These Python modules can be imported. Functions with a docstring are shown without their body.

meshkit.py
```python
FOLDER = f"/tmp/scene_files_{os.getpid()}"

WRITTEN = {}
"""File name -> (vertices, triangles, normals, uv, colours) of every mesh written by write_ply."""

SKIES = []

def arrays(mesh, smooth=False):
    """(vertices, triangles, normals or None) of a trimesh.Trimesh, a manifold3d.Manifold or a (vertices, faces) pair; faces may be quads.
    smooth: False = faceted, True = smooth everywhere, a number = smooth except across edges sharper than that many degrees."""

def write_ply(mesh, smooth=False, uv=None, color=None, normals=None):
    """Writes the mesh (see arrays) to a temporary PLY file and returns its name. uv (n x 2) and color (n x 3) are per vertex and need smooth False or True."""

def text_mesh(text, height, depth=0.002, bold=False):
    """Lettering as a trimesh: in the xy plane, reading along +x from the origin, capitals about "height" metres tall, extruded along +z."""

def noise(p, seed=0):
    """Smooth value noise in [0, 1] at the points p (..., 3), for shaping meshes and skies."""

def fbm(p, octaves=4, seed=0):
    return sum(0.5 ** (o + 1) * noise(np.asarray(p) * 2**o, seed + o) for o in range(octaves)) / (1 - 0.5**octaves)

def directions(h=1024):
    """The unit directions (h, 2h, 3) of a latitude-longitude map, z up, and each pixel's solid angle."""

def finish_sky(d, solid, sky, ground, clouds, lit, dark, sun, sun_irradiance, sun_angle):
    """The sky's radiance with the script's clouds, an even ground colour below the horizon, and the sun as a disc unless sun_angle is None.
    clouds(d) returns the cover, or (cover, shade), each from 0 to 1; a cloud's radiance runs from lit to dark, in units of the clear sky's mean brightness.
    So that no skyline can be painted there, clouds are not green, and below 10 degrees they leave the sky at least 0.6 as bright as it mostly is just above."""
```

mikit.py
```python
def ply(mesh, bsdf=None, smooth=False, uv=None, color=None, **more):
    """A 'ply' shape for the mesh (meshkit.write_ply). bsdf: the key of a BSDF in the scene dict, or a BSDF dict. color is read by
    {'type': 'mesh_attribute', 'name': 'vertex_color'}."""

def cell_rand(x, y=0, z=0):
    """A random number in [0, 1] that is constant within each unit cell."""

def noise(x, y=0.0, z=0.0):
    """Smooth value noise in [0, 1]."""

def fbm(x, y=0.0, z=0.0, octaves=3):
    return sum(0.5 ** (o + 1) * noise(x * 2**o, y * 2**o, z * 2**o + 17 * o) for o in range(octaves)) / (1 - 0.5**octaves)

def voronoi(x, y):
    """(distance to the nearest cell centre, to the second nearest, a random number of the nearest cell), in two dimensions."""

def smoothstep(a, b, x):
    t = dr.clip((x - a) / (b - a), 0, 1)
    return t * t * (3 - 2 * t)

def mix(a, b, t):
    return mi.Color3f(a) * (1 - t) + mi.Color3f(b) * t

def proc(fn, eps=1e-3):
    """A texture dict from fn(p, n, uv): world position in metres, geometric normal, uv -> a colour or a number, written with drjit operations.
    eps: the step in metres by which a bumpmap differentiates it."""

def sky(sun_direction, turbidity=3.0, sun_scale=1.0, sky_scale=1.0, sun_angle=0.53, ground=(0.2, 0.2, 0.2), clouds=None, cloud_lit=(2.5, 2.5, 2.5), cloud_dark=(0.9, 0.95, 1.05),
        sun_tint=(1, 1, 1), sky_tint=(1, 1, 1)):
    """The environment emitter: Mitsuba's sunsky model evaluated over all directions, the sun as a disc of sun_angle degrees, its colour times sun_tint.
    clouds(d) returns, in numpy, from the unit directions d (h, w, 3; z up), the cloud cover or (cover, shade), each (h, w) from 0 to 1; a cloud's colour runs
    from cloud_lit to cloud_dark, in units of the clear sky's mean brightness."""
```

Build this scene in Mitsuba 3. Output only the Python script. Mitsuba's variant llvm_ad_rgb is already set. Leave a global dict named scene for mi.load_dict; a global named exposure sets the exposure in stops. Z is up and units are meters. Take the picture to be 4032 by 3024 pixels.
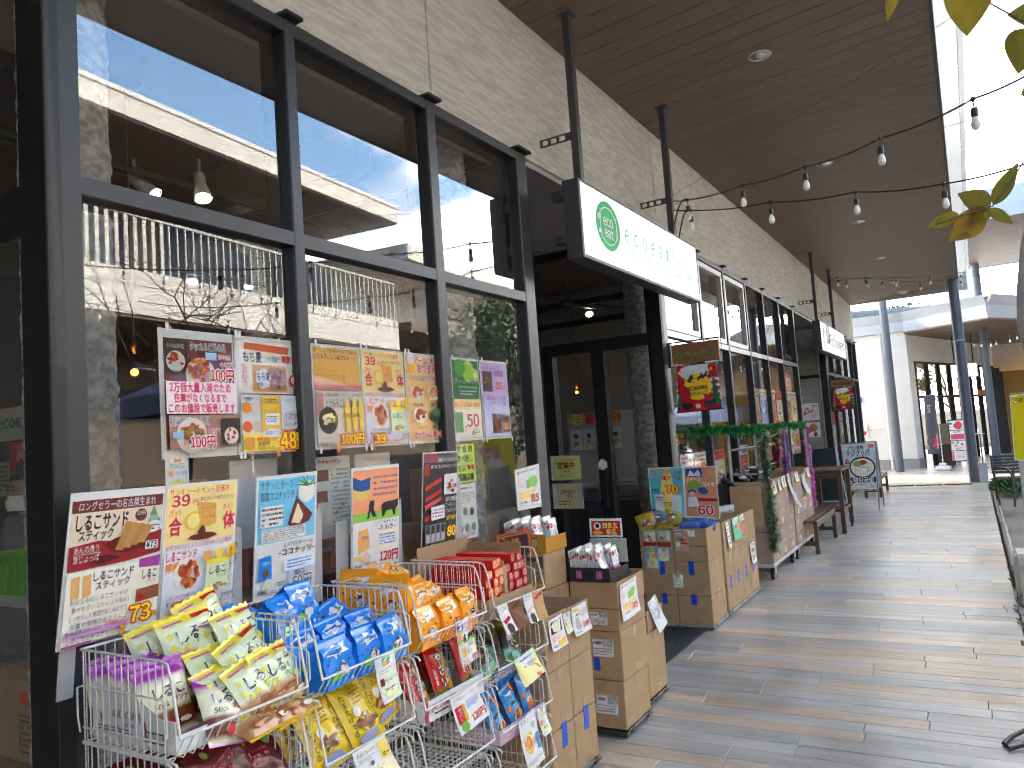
import math, random, glob, re
import numpy as np, trimesh, shapely
import drjit as dr, mitsuba as mi, mikit, meshkit
from shapely import affinity, union_all
from shapely.geometry import Polygon, Point, LineString
from mikit import proc, noise, fbm, cell_rand, smoothstep, mix, voronoi

scene, labels = {}, {}
rng = random.Random(7)
nrg = np.random.default_rng(11)

# ------------------------------------------------------------------ camera, sky, exposure
exposure = 3.6
_yaw, _pitch, _roll = (math.radians(a) for a in (-30.5925, -4.2532, -4.0161))
def _rz(a): return np.array([[math.cos(a), -math.sin(a), 0], [math.sin(a), math.cos(a), 0], [0, 0, 1.0]])
def _rx(a): return np.array([[1.0, 0, 0], [0, math.cos(a), -math.sin(a)], [0, math.sin(a), math.cos(a)]])
_M = _rz(_roll) @ _rx(_pitch) @ np.array([[1, 0, 0], [0, 0, -1], [0, 1, 0.0]]) @ _rz(_yaw)   # rows: right, down, forward
_cam = np.eye(4); _cam[:3, 0], _cam[:3, 1], _cam[:3, 2], _cam[:3, 3] = -_M[0], -_M[1], _M[2], (0, 0, 1.52)
scene['camera'] = {'type': 'perspective', 'fov_axis': 'x', 'fov': 2 * math.degrees(math.atan(2016 / 3028)), 'near_clip': 0.05, 'far_clip': 2000.0,
                   'to_world': mi.ScalarTransform4f(_cam.tolist())}

def _clouds(d):
    el = d[..., 2]
    p = d / np.maximum(el[..., None] + 0.18, 0.12)
    n = meshkit.fbm(np.stack([p[..., 0] * 1.3 + 5.1, p[..., 1] * 1.3 + 2.2, p[..., 0] * 0], -1), 5, 3)
    az = np.degrees(np.arctan2(d[..., 0], d[..., 1]))                       # 0 along the arcade, 90 across the courtyard
    ahead = 1 - np.clip((np.abs(az + 20) - 52 - 22 * (meshkit.fbm(p * 1.9, 5, 21) - 0.5) * 2) / 7, 0, 1)   # a bright bank of cloud towards the far end and the sun
    cover = np.clip((n - 0.56 - 0.05 * np.clip(d[..., 0] * 2, 0, 1) + ahead * 0.6) * 5.0, 0, 1)
    return np.maximum(cover * 0.92, ahead), np.clip(0.72 + (meshkit.fbm(p * 2.1, 4, 9) - 0.5) * 0.7 - ahead * 0.7, 0, 1)
scene['sky'] = mikit.sky((-0.80, 0.28, 0.46), turbidity=3.0, sun_scale=0.62, sky_scale=2.5, sky_tint=(1.02, 1.0, 0.99), sun_angle=2.0, clouds=_clouds,
                         cloud_lit=(3.5, 3.45, 3.35), cloud_dark=(1.0, 1.03, 1.10), sun_tint=(0.94, 0.99, 1.08))

# ------------------------------------------------------------------ materials
def rgb(r, g, b):
    return tuple(((c / 255 / 12.92) if c < 11 else ((c / 255 + 0.055) / 1.055) ** 2.4) for c in (r, g, b))
def col(v): return {'type': 'rgb', 'value': list(map(float, v))}
def mat(key, base, rough=0.6, two=True, bump=None, bscale=0.002, eps=1e-3, **kw):
    b = {'type': 'principled', 'base_color': base if isinstance(base, dict) else col(base), 'roughness': rough, **kw}
    if bump is not None: b = {'type': 'bumpmap', 'nested_texture': proc(bump, eps), 'scale': bscale, 'bsdf': b}
    scene[key] = {'type': 'twosided', 'bsdf': b} if two else b
    return key
VC = {'type': 'mesh_attribute', 'name': 'vertex_color'}
mat('m_print', VC, 0.55, specular=0.3)                                   # paper and printed card
mat('m_foil', VC, 0.24, specular=0.55, clearcoat=0.35, clearcoat_gloss=0.8)   # plastic and foil bags
mat('m_paint', VC, 0.42)                                                 # painted or plain small things
mat('m_tinsel', VC, 0.2, metallic=0.75)
mat('m_leaf', VC, 0.5)
def _card(p, n, uv):
    a = fbm(p.x * 9, p.y * 9, p.z * 14, 3)
    b = noise(p.x * 120 + p.y * 120, p.z * 15)
    return mix((0.36, 0.235, 0.125), (0.46, 0.315, 0.18), a * 0.75 + b * 0.25)
mat('m_card', proc(_card), 0.75, specular=0.25)
def _card2(p, n, uv):
    a = fbm(p.x * 7, p.y * 7, p.z * 9, 3)
    return mix((0.33, 0.215, 0.175), (0.43, 0.30, 0.25), a)
mat('m_card_pink', proc(_card2), 0.7, specular=0.3)
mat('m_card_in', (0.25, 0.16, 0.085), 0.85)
mat('m_frame', (0.062, 0.065, 0.073), 0.33, metallic=0.45, specular=0.6)
mat('m_frame_light', (0.50, 0.49, 0.47), 0.32, metallic=0.55)
mat('m_black', (0.012, 0.012, 0.013), 0.45)
mat('m_steel', (0.30, 0.30, 0.31), 0.4, metallic=0.7)
def _col(p, n, uv): return mix((0.085, 0.10, 0.13), (0.11, 0.125, 0.155), fbm(p.x * 6, p.y * 6, p.z * 2, 3))
mat('m_column', proc(_col), 0.42)
def _wire(p, n, uv): return mix((0.70, 0.68, 0.62), (0.80, 0.79, 0.75), fbm(p.x * 40, p.y * 40, p.z * 40, 2))
mat('m_wire', proc(_wire), 0.35)
def _stucco_h(p, n, uv):
    s = p.z * 62 + noise(p.y * 3.0, p.z * 5) * 1.6 + noise(p.y * 9, p.z * 14) * 0.6
    return fbm(p.y * 9.5, s, 0.0, 3) * 0.8 + fbm(p.y * 50, p.z * 130, 3.0, 2) * 0.2
def _stucco_c(p, n, uv):
    h = _stucco_h(p, n, uv)
    return mix((0.475, 0.46, 0.42), (0.60, 0.585, 0.54), smoothstep(0.3, 0.7, h)) * (0.90 + 0.2 * fbm(p.y * 0.9, p.z * 1.4, 7.0, 3))
mat('m_stucco', proc(_stucco_c), 0.85, bump=_stucco_h, bscale=0.018, eps=2e-3)
def _white_h(p, n, uv): return fbm(p.x * 22 + p.y * 4, p.z * 30, p.y * 22, 3)
def _white_c(p, n, uv): return mix((0.66, 0.635, 0.595), (0.78, 0.765, 0.735), fbm(p.x * 1.7, p.y * 1.7, p.z * 2.3, 4))
mat('m_white_wall', proc(_white_c), 0.8, bump=_white_h, bscale=0.01)
mat('m_white_paint', (0.74, 0.73, 0.70), 0.45)
def _fascia(p, n, uv): return mix((0.42, 0.44, 0.46), (0.52, 0.54, 0.55), fbm(p.x * 2, p.y * 1.3, p.z * 3, 4))
mat('m_fascia', proc(_fascia), 0.45)
def _soffit(p, n, uv):
    r = cell_rand(dr.floor(p.y / 0.2 + 0.21), 3)
    g = fbm(p.x * 2.2 + r * 31, p.y * 55, r * 9, 3)
    return mix((0.115, 0.078, 0.055), (0.180, 0.127, 0.092), g * 0.75 + r * 0.25)
mat('m_soffit', proc(_soffit), 0.5)
mat('m_groove', (0.03, 0.018, 0.012), 0.8)
def _deck(p, n, uv):
    row = dr.floor((p.y - 0.9) / 0.1285)
    fr = row * 0.618034 + 0.37 * (row - 2 * dr.floor(row / 2)); off = (fr - dr.floor(fr)) * 1.12
    idx = dr.floor((p.x + 6 - off) / 1.12)
    r, r2 = cell_rand(row, idx, 5), cell_rand(row, idx, 9)
    g = fbm(p.x * 2.4 + r * 57, p.y * 30, r2 * 13, 4)
    k = fbm(p.x * 7 + r * 17, p.y * 90, r * 3, 3)
    tan = mix((0.42, 0.335, 0.24), (0.60, 0.50, 0.385), g)
    gry = mix((0.30, 0.288, 0.265), (0.48, 0.462, 0.425), g)
    c = mix(gry, tan, smoothstep(0.38, 0.62, r + (g - 0.5) * 0.25)) * (0.85 + 0.3 * k) * (0.86 + 0.28 * r2)
    dirt = smoothstep(0.55, 0.75, fbm(p.x * 1.6, p.y * 1.1, 4.0, 3) + 0.22 * smoothstep(-0.35, 0.15, p.x))
    return mix(c, (0.10, 0.085, 0.06), dirt * 0.28)
def _deck_h(p, n, uv): return fbm(p.x * 4, p.y * 110, 1.0, 3)
mat('m_deck', proc(_deck), 0.31, bump=_deck_h, bscale=0.0012, specular=0.5)
mat('m_joint', (0.05, 0.042, 0.035), 0.9)
def _soil(p, n, uv): return mix((0.15, 0.125, 0.095), (0.28, 0.245, 0.195), fbm(p.x * 3, p.y * 3, 0.0, 4) * 0.7 + noise(p.x * 60, p.y * 60) * 0.3)
mat('m_soil', proc(_soil), 0.95, bump=lambda p, n, uv: fbm(p.x * 14, p.y * 14, 0.0, 4), bscale=0.05)
def _conc_h(p, n, uv): return fbm(p.x * 9, p.y * 9, p.z * 11, 5)
def _conc_c(p, n, uv): return mix((0.27, 0.27, 0.26), (0.50, 0.50, 0.485), smoothstep(0.30, 0.70, fbm(p.x * 30, p.y * 30, p.z * 36, 4)))
mat('m_concrete', proc(_conc_c), 0.9, bump=_conc_h, bscale=0.03)
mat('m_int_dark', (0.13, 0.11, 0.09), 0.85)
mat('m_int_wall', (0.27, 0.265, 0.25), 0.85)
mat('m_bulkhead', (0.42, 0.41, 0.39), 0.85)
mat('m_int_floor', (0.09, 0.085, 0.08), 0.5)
def _wood(p, n, uv):
    g = fbm(p.x * 30, p.y * 5, p.z * 8, 4)
    return mix((0.050, 0.026, 0.016), (0.120, 0.066, 0.042), g)
mat('m_wood', proc(_wood), 0.45)
def _wtile(p, n, uv):
    z = p.z + 0.1; w = dr.floor(z / 0.12); w = w * 0.37 - dr.floor(w * 0.37)
    r = cell_rand(dr.floor(z / 0.12), dr.floor((p.x + 2.66) / 0.31 + w), 2)
    return mix((0.16, 0.145, 0.125), (0.40, 0.38, 0.345), fbm(p.x * 5 + r * 40, p.z * 55, r, 3) * 0.7 + 0.3 * r)
mat('m_wood_tile', proc(_wtile), 0.6)
mat('m_signwood', (0.235, 0.105, 0.040), 0.55)
mat('m_mat', (0.028, 0.032, 0.036), 0.7)
mat('m_slate', (0.016, 0.019, 0.021), 0.6)
mat('m_bulb', (0.80, 0.77, 0.68), 0.12, spec_trans=0.0, clearcoat=0.6)
scene['m_glass'] = {'type': 'thindielectric', 'int_ior': 1.95}
scene['m_clear'] = {'type': 'thindielectric', 'int_ior': 1.5}

# ------------------------------------------------------------------ mesh helpers
class G:
    """A list of coloured triangles."""
    def __init__(s): s.v, s.f, s.c, s.n = [], [], [], 0
    def add(s, v, f, c=(0.5, 0.5, 0.5)):
        v = np.asarray(v, float).reshape(-1, 3); f = np.asarray(f, int).reshape(-1, np.asarray(f).shape[-1])
        if f.shape[1] == 4: f = np.vstack([f[:, [0, 1, 2]], f[:, [0, 2, 3]]])
        c = np.asarray(c, float)
        s.v.append(v); s.f.append(f + s.n); s.c.append(np.broadcast_to(c, (len(v), 3)).copy()); s.n += len(v); return s
    def box(s, x0, x1, y0, y1, z0, z1, c=(0.5, 0.5, 0.5), M=None):
        v = np.array([[x, y, z] for x in (x0, x1) for y in (y0, y1) for z in (z0, z1)], float)
        if M is not None: v = v @ M[:3, :3].T + M[:3, 3]
        q = [[0, 1, 3, 2], [4, 6, 7, 5], [0, 4, 5, 1], [2, 3, 7, 6], [0, 2, 6, 4], [1, 5, 7, 3]]
        V = np.vstack([v[k] for k in q]); return s.add(V, np.arange(24).reshape(6, 4), c)
    def quad(s, a, b, c_, d, c=(0.5, 0.5, 0.5)): return s.add([a, b, c_, d], [[0, 1, 2, 3]], c)
    def tube(s, pts, r, c=(0.5, 0.5, 0.5), sides=6, cap=True, closed=False):
        p = np.asarray(pts, float)
        if closed: p = np.vstack([p, p[:1]])
        t = np.gradient(p, axis=0)
        if closed: t[0] = t[-1] = p[1] - p[-2]
        t /= np.linalg.norm(t, axis=1, keepdims=True) + 1e-12
        up = np.array([0.21, 0.35, 0.91]) if abs(t[0] @ np.array([0.21, 0.35, 0.91])) < 0.95 else np.array([0.9, 0.3, 0.1])
        a = np.empty_like(p); a[0] = np.cross(t[0], up); a[0] /= np.linalg.norm(a[0])
        for i in range(1, len(p)):
            w = a[i - 1] - t[i] * (a[i - 1] @ t[i]); a[i] = w / (np.linalg.norm(w) + 1e-12)
        b = np.cross(t, a); an = np.arange(sides) * 2 * np.pi / sides
        r = np.broadcast_to(np.asarray(r, float), (len(p),))
        v = p[:, None] + r[:, None, None] * (np.cos(an)[None, :, None] * a[:, None] + np.sin(an)[None, :, None] * b[:, None])
        i, j = np.meshgrid(np.arange(len(p) - 1), np.arange(sides), indexing='ij')
        q = np.stack([i * sides + j, i * sides + (j + 1) % sides, (i + 1) * sides + (j + 1) % sides, (i + 1) * sides + j], -1).reshape(-1, 4)
        f = np.vstack([q[:, [0, 1, 2]], q[:, [0, 2, 3]]]); v = v.reshape(-1, 3)
        if cap and not closed:
            n = len(v); v = np.vstack([v, p[:1], p[-1:]]); k = np.arange(sides); e = (len(p) - 1) * sides
            f = np.vstack([f, np.stack([k * 0 + n, (k + 1) % sides, k], 1), np.stack([k * 0 + n + 1, e + k, e + (k + 1) % sides], 1)])
        return s.add(v, f, c)
    def lathe(s, prof, ctr, c=(0.5, 0.5, 0.5), sides=14, M=None):
        pr = np.asarray(prof, float); an = np.arange(sides) * 2 * np.pi / sides
        v = np.stack([pr[:, None, 0] * np.cos(an), pr[:, None, 0] * np.sin(an), np.broadcast_to(pr[:, None, 1], (len(pr), sides))], -1).reshape(-1, 3)
        if M is not None: v = v @ np.asarray(M)[:3, :3].T
        i, j = np.meshgrid(np.arange(len(pr) - 1), np.arange(sides), indexing='ij')
        q = np.stack([i * sides + j, i * sides + (j + 1) % sides, (i + 1) * sides + (j + 1) % sides, (i + 1) * sides + j], -1).reshape(-1, 4)
        return s.add(v + np.asarray(ctr, float), q, c)
    def prism(s, poly, d, fn, c=(0.5, 0.5, 0.5)):
        """2-D outline extruded by d; fn(x, y, z) -> world."""
        p = Polygon(poly); m = trimesh.creation.extrude_polygon(p, d, engine='earcut')
        return s.add(fn(m.vertices), m.faces, c)
    def mesh(s): return np.vstack(s.v), np.vstack(s.f), np.vstack(s.c)

# Sizes below were taken in two groups of units: the shop front is built 0.10 higher than it stands, things on the floor (and the display rack) 1/0.938 too large.
FRONT, FLOOR, WORLD = (1.0, -0.10), (0.938, 0.0), (1.0, 0.0)
XF = [FRONT]
def placed(v): return np.asarray(v, float) * XF[0][0] + (0, 0, XF[0][1])
COUNT = {}
def numbered(base):
    n = COUNT.get(base, -1) + 1; COUNT[base] = n
    return base if n == 0 else f'{base}_{n:03d}'
def crease(v, f, c, deg):
    """Splits vertices along edges sharper than deg, keeping the colours."""
    _, inv = np.unique(np.round(v, 5), axis=0, return_inverse=True); inv = inv.ravel(); m = trimesh.Trimesh(v, inv[f] * 0 + f, process=False)
    fn = np.cross(v[f[:, 1]] - v[f[:, 0]], v[f[:, 2]] - v[f[:, 0]]); fn /= np.linalg.norm(fn, axis=1, keepdims=True) + 1e-20
    w = trimesh.Trimesh(v, f, process=False); adj = w.face_adjacency; ok = (fn[adj[:, 0]] * fn[adj[:, 1]]).sum(1) > math.cos(math.radians(deg))
    g = trimesh.graph.connected_component_labels(adj[ok], node_count=len(f)); key = g[:, None].astype(np.int64) * (len(v) + 1) + f
    u, i = np.unique(key.ravel(), return_inverse=True); old = (u % (len(v) + 1)).astype(int); return v[old], i.reshape(-1, 3), c[old]
def put(key, g, m, smooth=False, **more):
    v, f, c = g.mesh() if isinstance(g, G) else g
    v = placed(v)
    if smooth is not False and smooth is not True and m not in ('m_column', 'm_fascia'): v, f, c = crease(v, f, c, smooth); smooth = True
    if smooth is False or smooth is True: scene[key] = mikit.ply((v, f), m, smooth=smooth, color=c, **more)
    else: scene[key] = mikit.ply((v, f), m, smooth=smooth, **more)
    return key
def tag(key, label, cat, group=None, kind=None):
    labels[key] = {'label': label, 'category': cat}
    if group: labels[key]['group'] = group
    if kind: labels[key]['kind'] = kind
    return key
def thing(name, label, cat, group=None): return tag(numbered(name), label, cat, group)
def solo(name, g, m, label, cat, group=None, smooth=False):
    return tag(put(numbered(name), g, m, smooth), label, cat, group)
def part(parent, name, g, m, smooth=False, label=None, kind=None, **more):
    k = put(numbered(f'{parent}__{name}'), g, m, smooth, **more)
    if label or kind: labels[k] = {**({'label': label} if label else {}), **({'kind': kind} if kind else {})}
    return k
def struct(name, g, m, smooth=False, label=None):
    k = put(numbered(name), g, m, smooth); labels[k] = {'kind': 'structure', **({'label': label} if label else {})}; return k
def lamp(parent, name, g, power, colr=(1, 0.93, 0.82)):
    v, f, c = g.mesh(); v = placed(v); k = numbered(f'{parent}__{name}' if parent else name)
    scene[k] = mikit.ply((v, f), 'm_white_paint', emitter={'type': 'area', 'radiance': col(np.array(colr) * power)}); return k
def T4(R=np.eye(3), t=(0, 0, 0)): M = np.eye(4); M[:3, :3] = R; M[:3, 3] = t; return M
def bezier(a, b, sag, n=14):
    a, b = np.array(a, float), np.array(b, float); t = np.linspace(0, 1, n)[:, None]
    p = a + (b - a) * t; p[:, 2] -= (4 * sag * t * (1 - t))[:, 0]; return p
def rbox(x0, x1, y0, y1, z0, z1, r=0.004):
    """Box with chamfered edges (24 vertices hull)."""
    pts = []
    for sx in (0, 1):
        for sy in (0, 1):
            for sz in (0, 1):
                X, Y, Z = (x0, x1)[sx], (y0, y1)[sy], (z0, z1)[sz]; dx, dy, dz = (r, -r)[sx], (r, -r)[sy], (r, -r)[sz]
                pts += [(X, Y + dy, Z + dz), (X + dx, Y, Z + dz), (X + dx, Y + dy, Z)]
    h = trimesh.convex.convex_hull(np.array(pts)); return np.array(h.vertices), np.array(h.faces)
def grb(g, *a, c=(0.5, 0.5, 0.5), r=0.004, M=None):
    v, f = rbox(*a, r=r); v2 = v[f].reshape(-1, 3)
    if M is not None: v2 = v2 @ M[:3, :3].T + M[:3, 3]
    return g.add(v2, np.arange(len(v2)).reshape(-1, 3), c)

# ------------------------------------------------------------------ lettering
from PIL import Image, ImageDraw, ImageFont
_FP = [p for p in glob.glob('/opt/blender-*/*/datafiles/fonts/*') if 'CJK' in p][0]
_FONT, _GL = {}, {}
def _font(px):
    if px not in _FONT: _FONT[px] = ImageFont.truetype(_FP, px)
    return _FONT[px]
def glyph(ch, bold, grow=0.0, px=40):
    key = (ch, bold, grow, px)
    if key in _GL: return _GL[key]
    bold = (0, 0, 1, 1, 1)[bold]; f = _font(px); adv = f.getlength(ch) / px
    pad = 12; im = Image.new('L', (int(px * 1.4) + 2 * pad, int(px * 1.5) + 2 * pad))
    ImageDraw.Draw(im).text((pad, pad + px), ch, 255, font=f, anchor='ls', stroke_width=bold)
    on = np.pad(np.asarray(im) > 120, ((0, 0), (1, 1))).astype(np.int8)
    rows, st = np.nonzero(np.diff(on, axis=1) == 1); en = np.nonzero(np.diff(on, axis=1) == -1)[1]
    if len(rows) == 0: _GL[key] = (None, None, adv); return _GL[key]
    sh = union_all(shapely.box(st, -rows - 1.0, en, -rows * 1.0)).buffer(0.55).buffer(-0.55).simplify(0.62)
    sh = affinity.affine_transform(sh, [1 / px, 0, 0, 1 / px, -pad / px, (pad + px) / px])
    if grow: sh = sh.buffer(grow, quad_segs=2).simplify(0.015)
    V, F, n = [], [], 0
    for g in getattr(sh, 'geoms', [sh]):
        if g.is_empty: continue
        v, fc = trimesh.creation.triangulate_polygon(g, engine='earcut'); V.append(v); F.append(fc + n); n += len(v)
    _GL[key] = (np.vstack(V), np.vstack(F), adv); return _GL[key]
def text2d(s, bold=1, grow=0.0, vertical=False, px=40):
    """Text in em units: capitals about 0.73 high, from the origin, y up."""
    V, F, n, x = [], [], 0, 0.0
    for ch in s:
        v, f, a = glyph(ch, bold, grow, px)
        if v is not None:
            V.append(v + ([0, -x - 0.88] if vertical else [x, 0])); F.append(f + n); n += len(v)
        x += 1.02 if vertical else a
    if not V: return np.zeros((0, 2)), np.zeros((0, 3), int), x
    return np.vstack(V), np.vstack(F), x

class Sheet:
    """A printed card: four corners in space (top left, top right, bottom right, bottom left as seen), print in u, v from 0 to 1, v down."""
    def __init__(s, tl, tr, br, bl, base=(0.78, 0.78, 0.76), thick=0.0012, back=True, surf=None, bend=0.0):
        s.P = [np.array(p, float) for p in (tl, tr, br, bl)]; s.g = G(); s.layer = 0; s.surf = surf; s.bend = bend
        s.n = np.cross(s.P[3] - s.P[0], s.P[1] - s.P[0]); s.n /= np.linalg.norm(s.n)
        s.w = np.linalg.norm(s.P[1] - s.P[0]); s.h = np.linalg.norm(s.P[3] - s.P[0]); s.a = s.w / s.h
        if base is not None:
            u = np.linspace(0, 1, 9 if bend else 2); m = len(u)
            grid = np.array([(a, b) for a in u for b in u]); i, j = np.meshgrid(np.arange(m - 1), np.arange(m - 1), indexing='ij')
            q = np.stack([i * m + j, i * m + j + 1, (i + 1) * m + j + 1, (i + 1) * m + j], -1).reshape(-1, 4)
            s.g.add(s.at(grid), q, base)
            if back: s.g.add(s.at(grid) - s.n * thick, q[:, ::-1], base)
    def at(s, uv):
        uv = np.asarray(uv, float).reshape(-1, 2); u, v = uv[:, :1], uv[:, 1:]
        if s.surf is not None: return s.surf(uv[:, 0], uv[:, 1], 0.0012 + 0.0003 * s.layer)
        p = (s.P[0] * (1 - u) + s.P[1] * u) * (1 - v) + (s.P[3] * (1 - u) + s.P[2] * u) * v
        if s.bend: p = p + s.n * (s.bend * (4 * (v - 0.35) ** 2 + 0.5 * np.sin(u * 5)))
        return p + s.n * (0.0003 * s.layer)
    def tri(s, uv, f, c): s.layer += 1; s.g.add(s.at(uv), f, c); return s
    def poly(s, pts, c):
        p = Polygon(pts)
        if not p.is_valid: p = p.buffer(0)
        for q in getattr(p, 'geoms', [p]):
            v, f = trimesh.creation.triangulate_polygon(q, engine='earcut'); s.tri(v, f, c)
        return s
    def R(s, u0, v0, u1, v1, c):
        if s.bend: return s.poly(list(LineString([(u0, v0), (u1, v0), (u1, v1), (u0, v1), (u0, v0)]).segmentize(0.15).coords), c)
        return s.tri([(u0, v0), (u1, v0), (u1, v1), (u0, v1)], [[0, 1, 2, 3]], c)
    def E(s, cu, cv, ru, c, rv=None, n=18):
        rv = rv if rv is not None else ru * s.a; t = np.arange(n) * 2 * np.pi / n
        return s.tri(np.vstack([[cu, cv], np.stack([cu + ru * np.cos(t), cv + rv * np.sin(t)], 1)]), [[0, 1 + k, 1 + (k + 1) % n] for k in range(n)], c)
    def blob(s, cu, cv, ru, c, n=15, seed=0, jag=0.25, rv=None):
        r = np.random.default_rng(seed); rv = rv if rv is not None else ru * s.a; t = np.arange(n) * 2 * np.pi / n; k = 1 - jag * r.random(n)
        return s.poly(np.stack([cu + ru * k * np.cos(t), cv + rv * k * np.sin(t)], 1), c)
    def food(s, cu, cv, ru, cols, n=26, seed=1, rv=None, size=0.28):
        r = np.random.default_rng(seed); rv = rv if rv is not None else ru * s.a
        for k in range(n):
            a, d = r.random() * 6.3, math.sqrt(r.random()) * 0.78; c = np.array(cols[k % len(cols)]) * (0.75 + 0.5 * r.random())
            s.blob(cu + ru * d * math.cos(a), cv + rv * d * math.sin(a), ru * size * (0.6 + 0.7 * r.random()), c, 7, seed * 50 + k, 0.45, rv * size * (0.6 + 0.7 * r.random()))
        return s
    def T(s, txt, u, v, h, c, w=None, out=None, outw=0.06, bold=1, vertical=False, mid=False, px=40, slant=0.0):
        """txt with its baseline at v, letters about h high (v units); w: width it is fitted to (u units)."""
        V, F, L = text2d(txt, bold, 0.0, vertical, px)
        if len(V) == 0: return s
        sc = h / 0.86; su = sc / s.a
        if w is not None: su = (w / L) if not vertical else w / 1.0
        if w is not None and vertical: sc = h / (1.02 * len(txt))
        u0 = u - (L * su / 2 if mid and not vertical else 0)
        def m(Q): return np.stack([u0 + (Q[:, 0] + slant * Q[:, 1]) * su, v - Q[:, 1] * sc], 1)
        if out is not None:
            Vo, Fo, _ = text2d(txt, bold, outw, vertical, px); s.tri(m(Vo), Fo[:, ::-1], out)
        return s.tri(m(V), F[:, ::-1], c)
    def lines(s, u0, v0, u1, v1, n, c, seed=0, fill=0.5, txt=None):
        """Small print: n lines of short marks too small to read."""
        r = np.random.default_rng(seed); dv = (v1 - v0) / n; V, F = [], []
        for k in range(n):
            u = u0; end = u1 - (u1 - u0) * 0.3 * r.random() * (k == n - 1)
            while u < end:
                wd = (0.35 + 0.9 * r.random()) * dv / s.a * 0.8; b = v0 + dv * k
                if r.random() < 0.9:
                    i = len(V); V += [(u, b + dv * (0.12 + 0.2 * r.random())), (min(u + wd, end), b + dv * 0.15), (min(u + wd, end), b + dv * (0.15 + fill)), (u, b + dv * (0.05 + fill))]; F.append([i, i + 1, i + 2, i + 3])
                u += wd + 0.22 * dv / s.a
        return s.tri(V, F, c) if V else s
    def frame(s, t, c):
        ta = t * s.a; return s.R(0, 0, 1, ta, c).R(0, 1 - ta, 1, 1, c).R(0, ta, t, 1 - ta, c).R(1 - t, ta, 1, 1 - ta, c)
def sheet(name, s, label, cat, group=None, m='m_print'): return solo(name, s.g, m, label, cat, group)
def xsheet(X, y0, y1, z0, z1, Xb=None, **k):
    """Card on a plane parallel to the shop front, seen from the walkway; Xb: x of its lower edge."""
    Xb = X if Xb is None else Xb
    return Sheet((X, y0, z1), (X, y1, z1), (Xb, y1, z0), (Xb, y0, z0), **k)
def ysheet(Y, x0, x1, z0, z1, **k): return Sheet((x0, Y, z1), (x1, Y, z1), (x1, Y, z0), (x0, Y, z0), **k)
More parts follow.
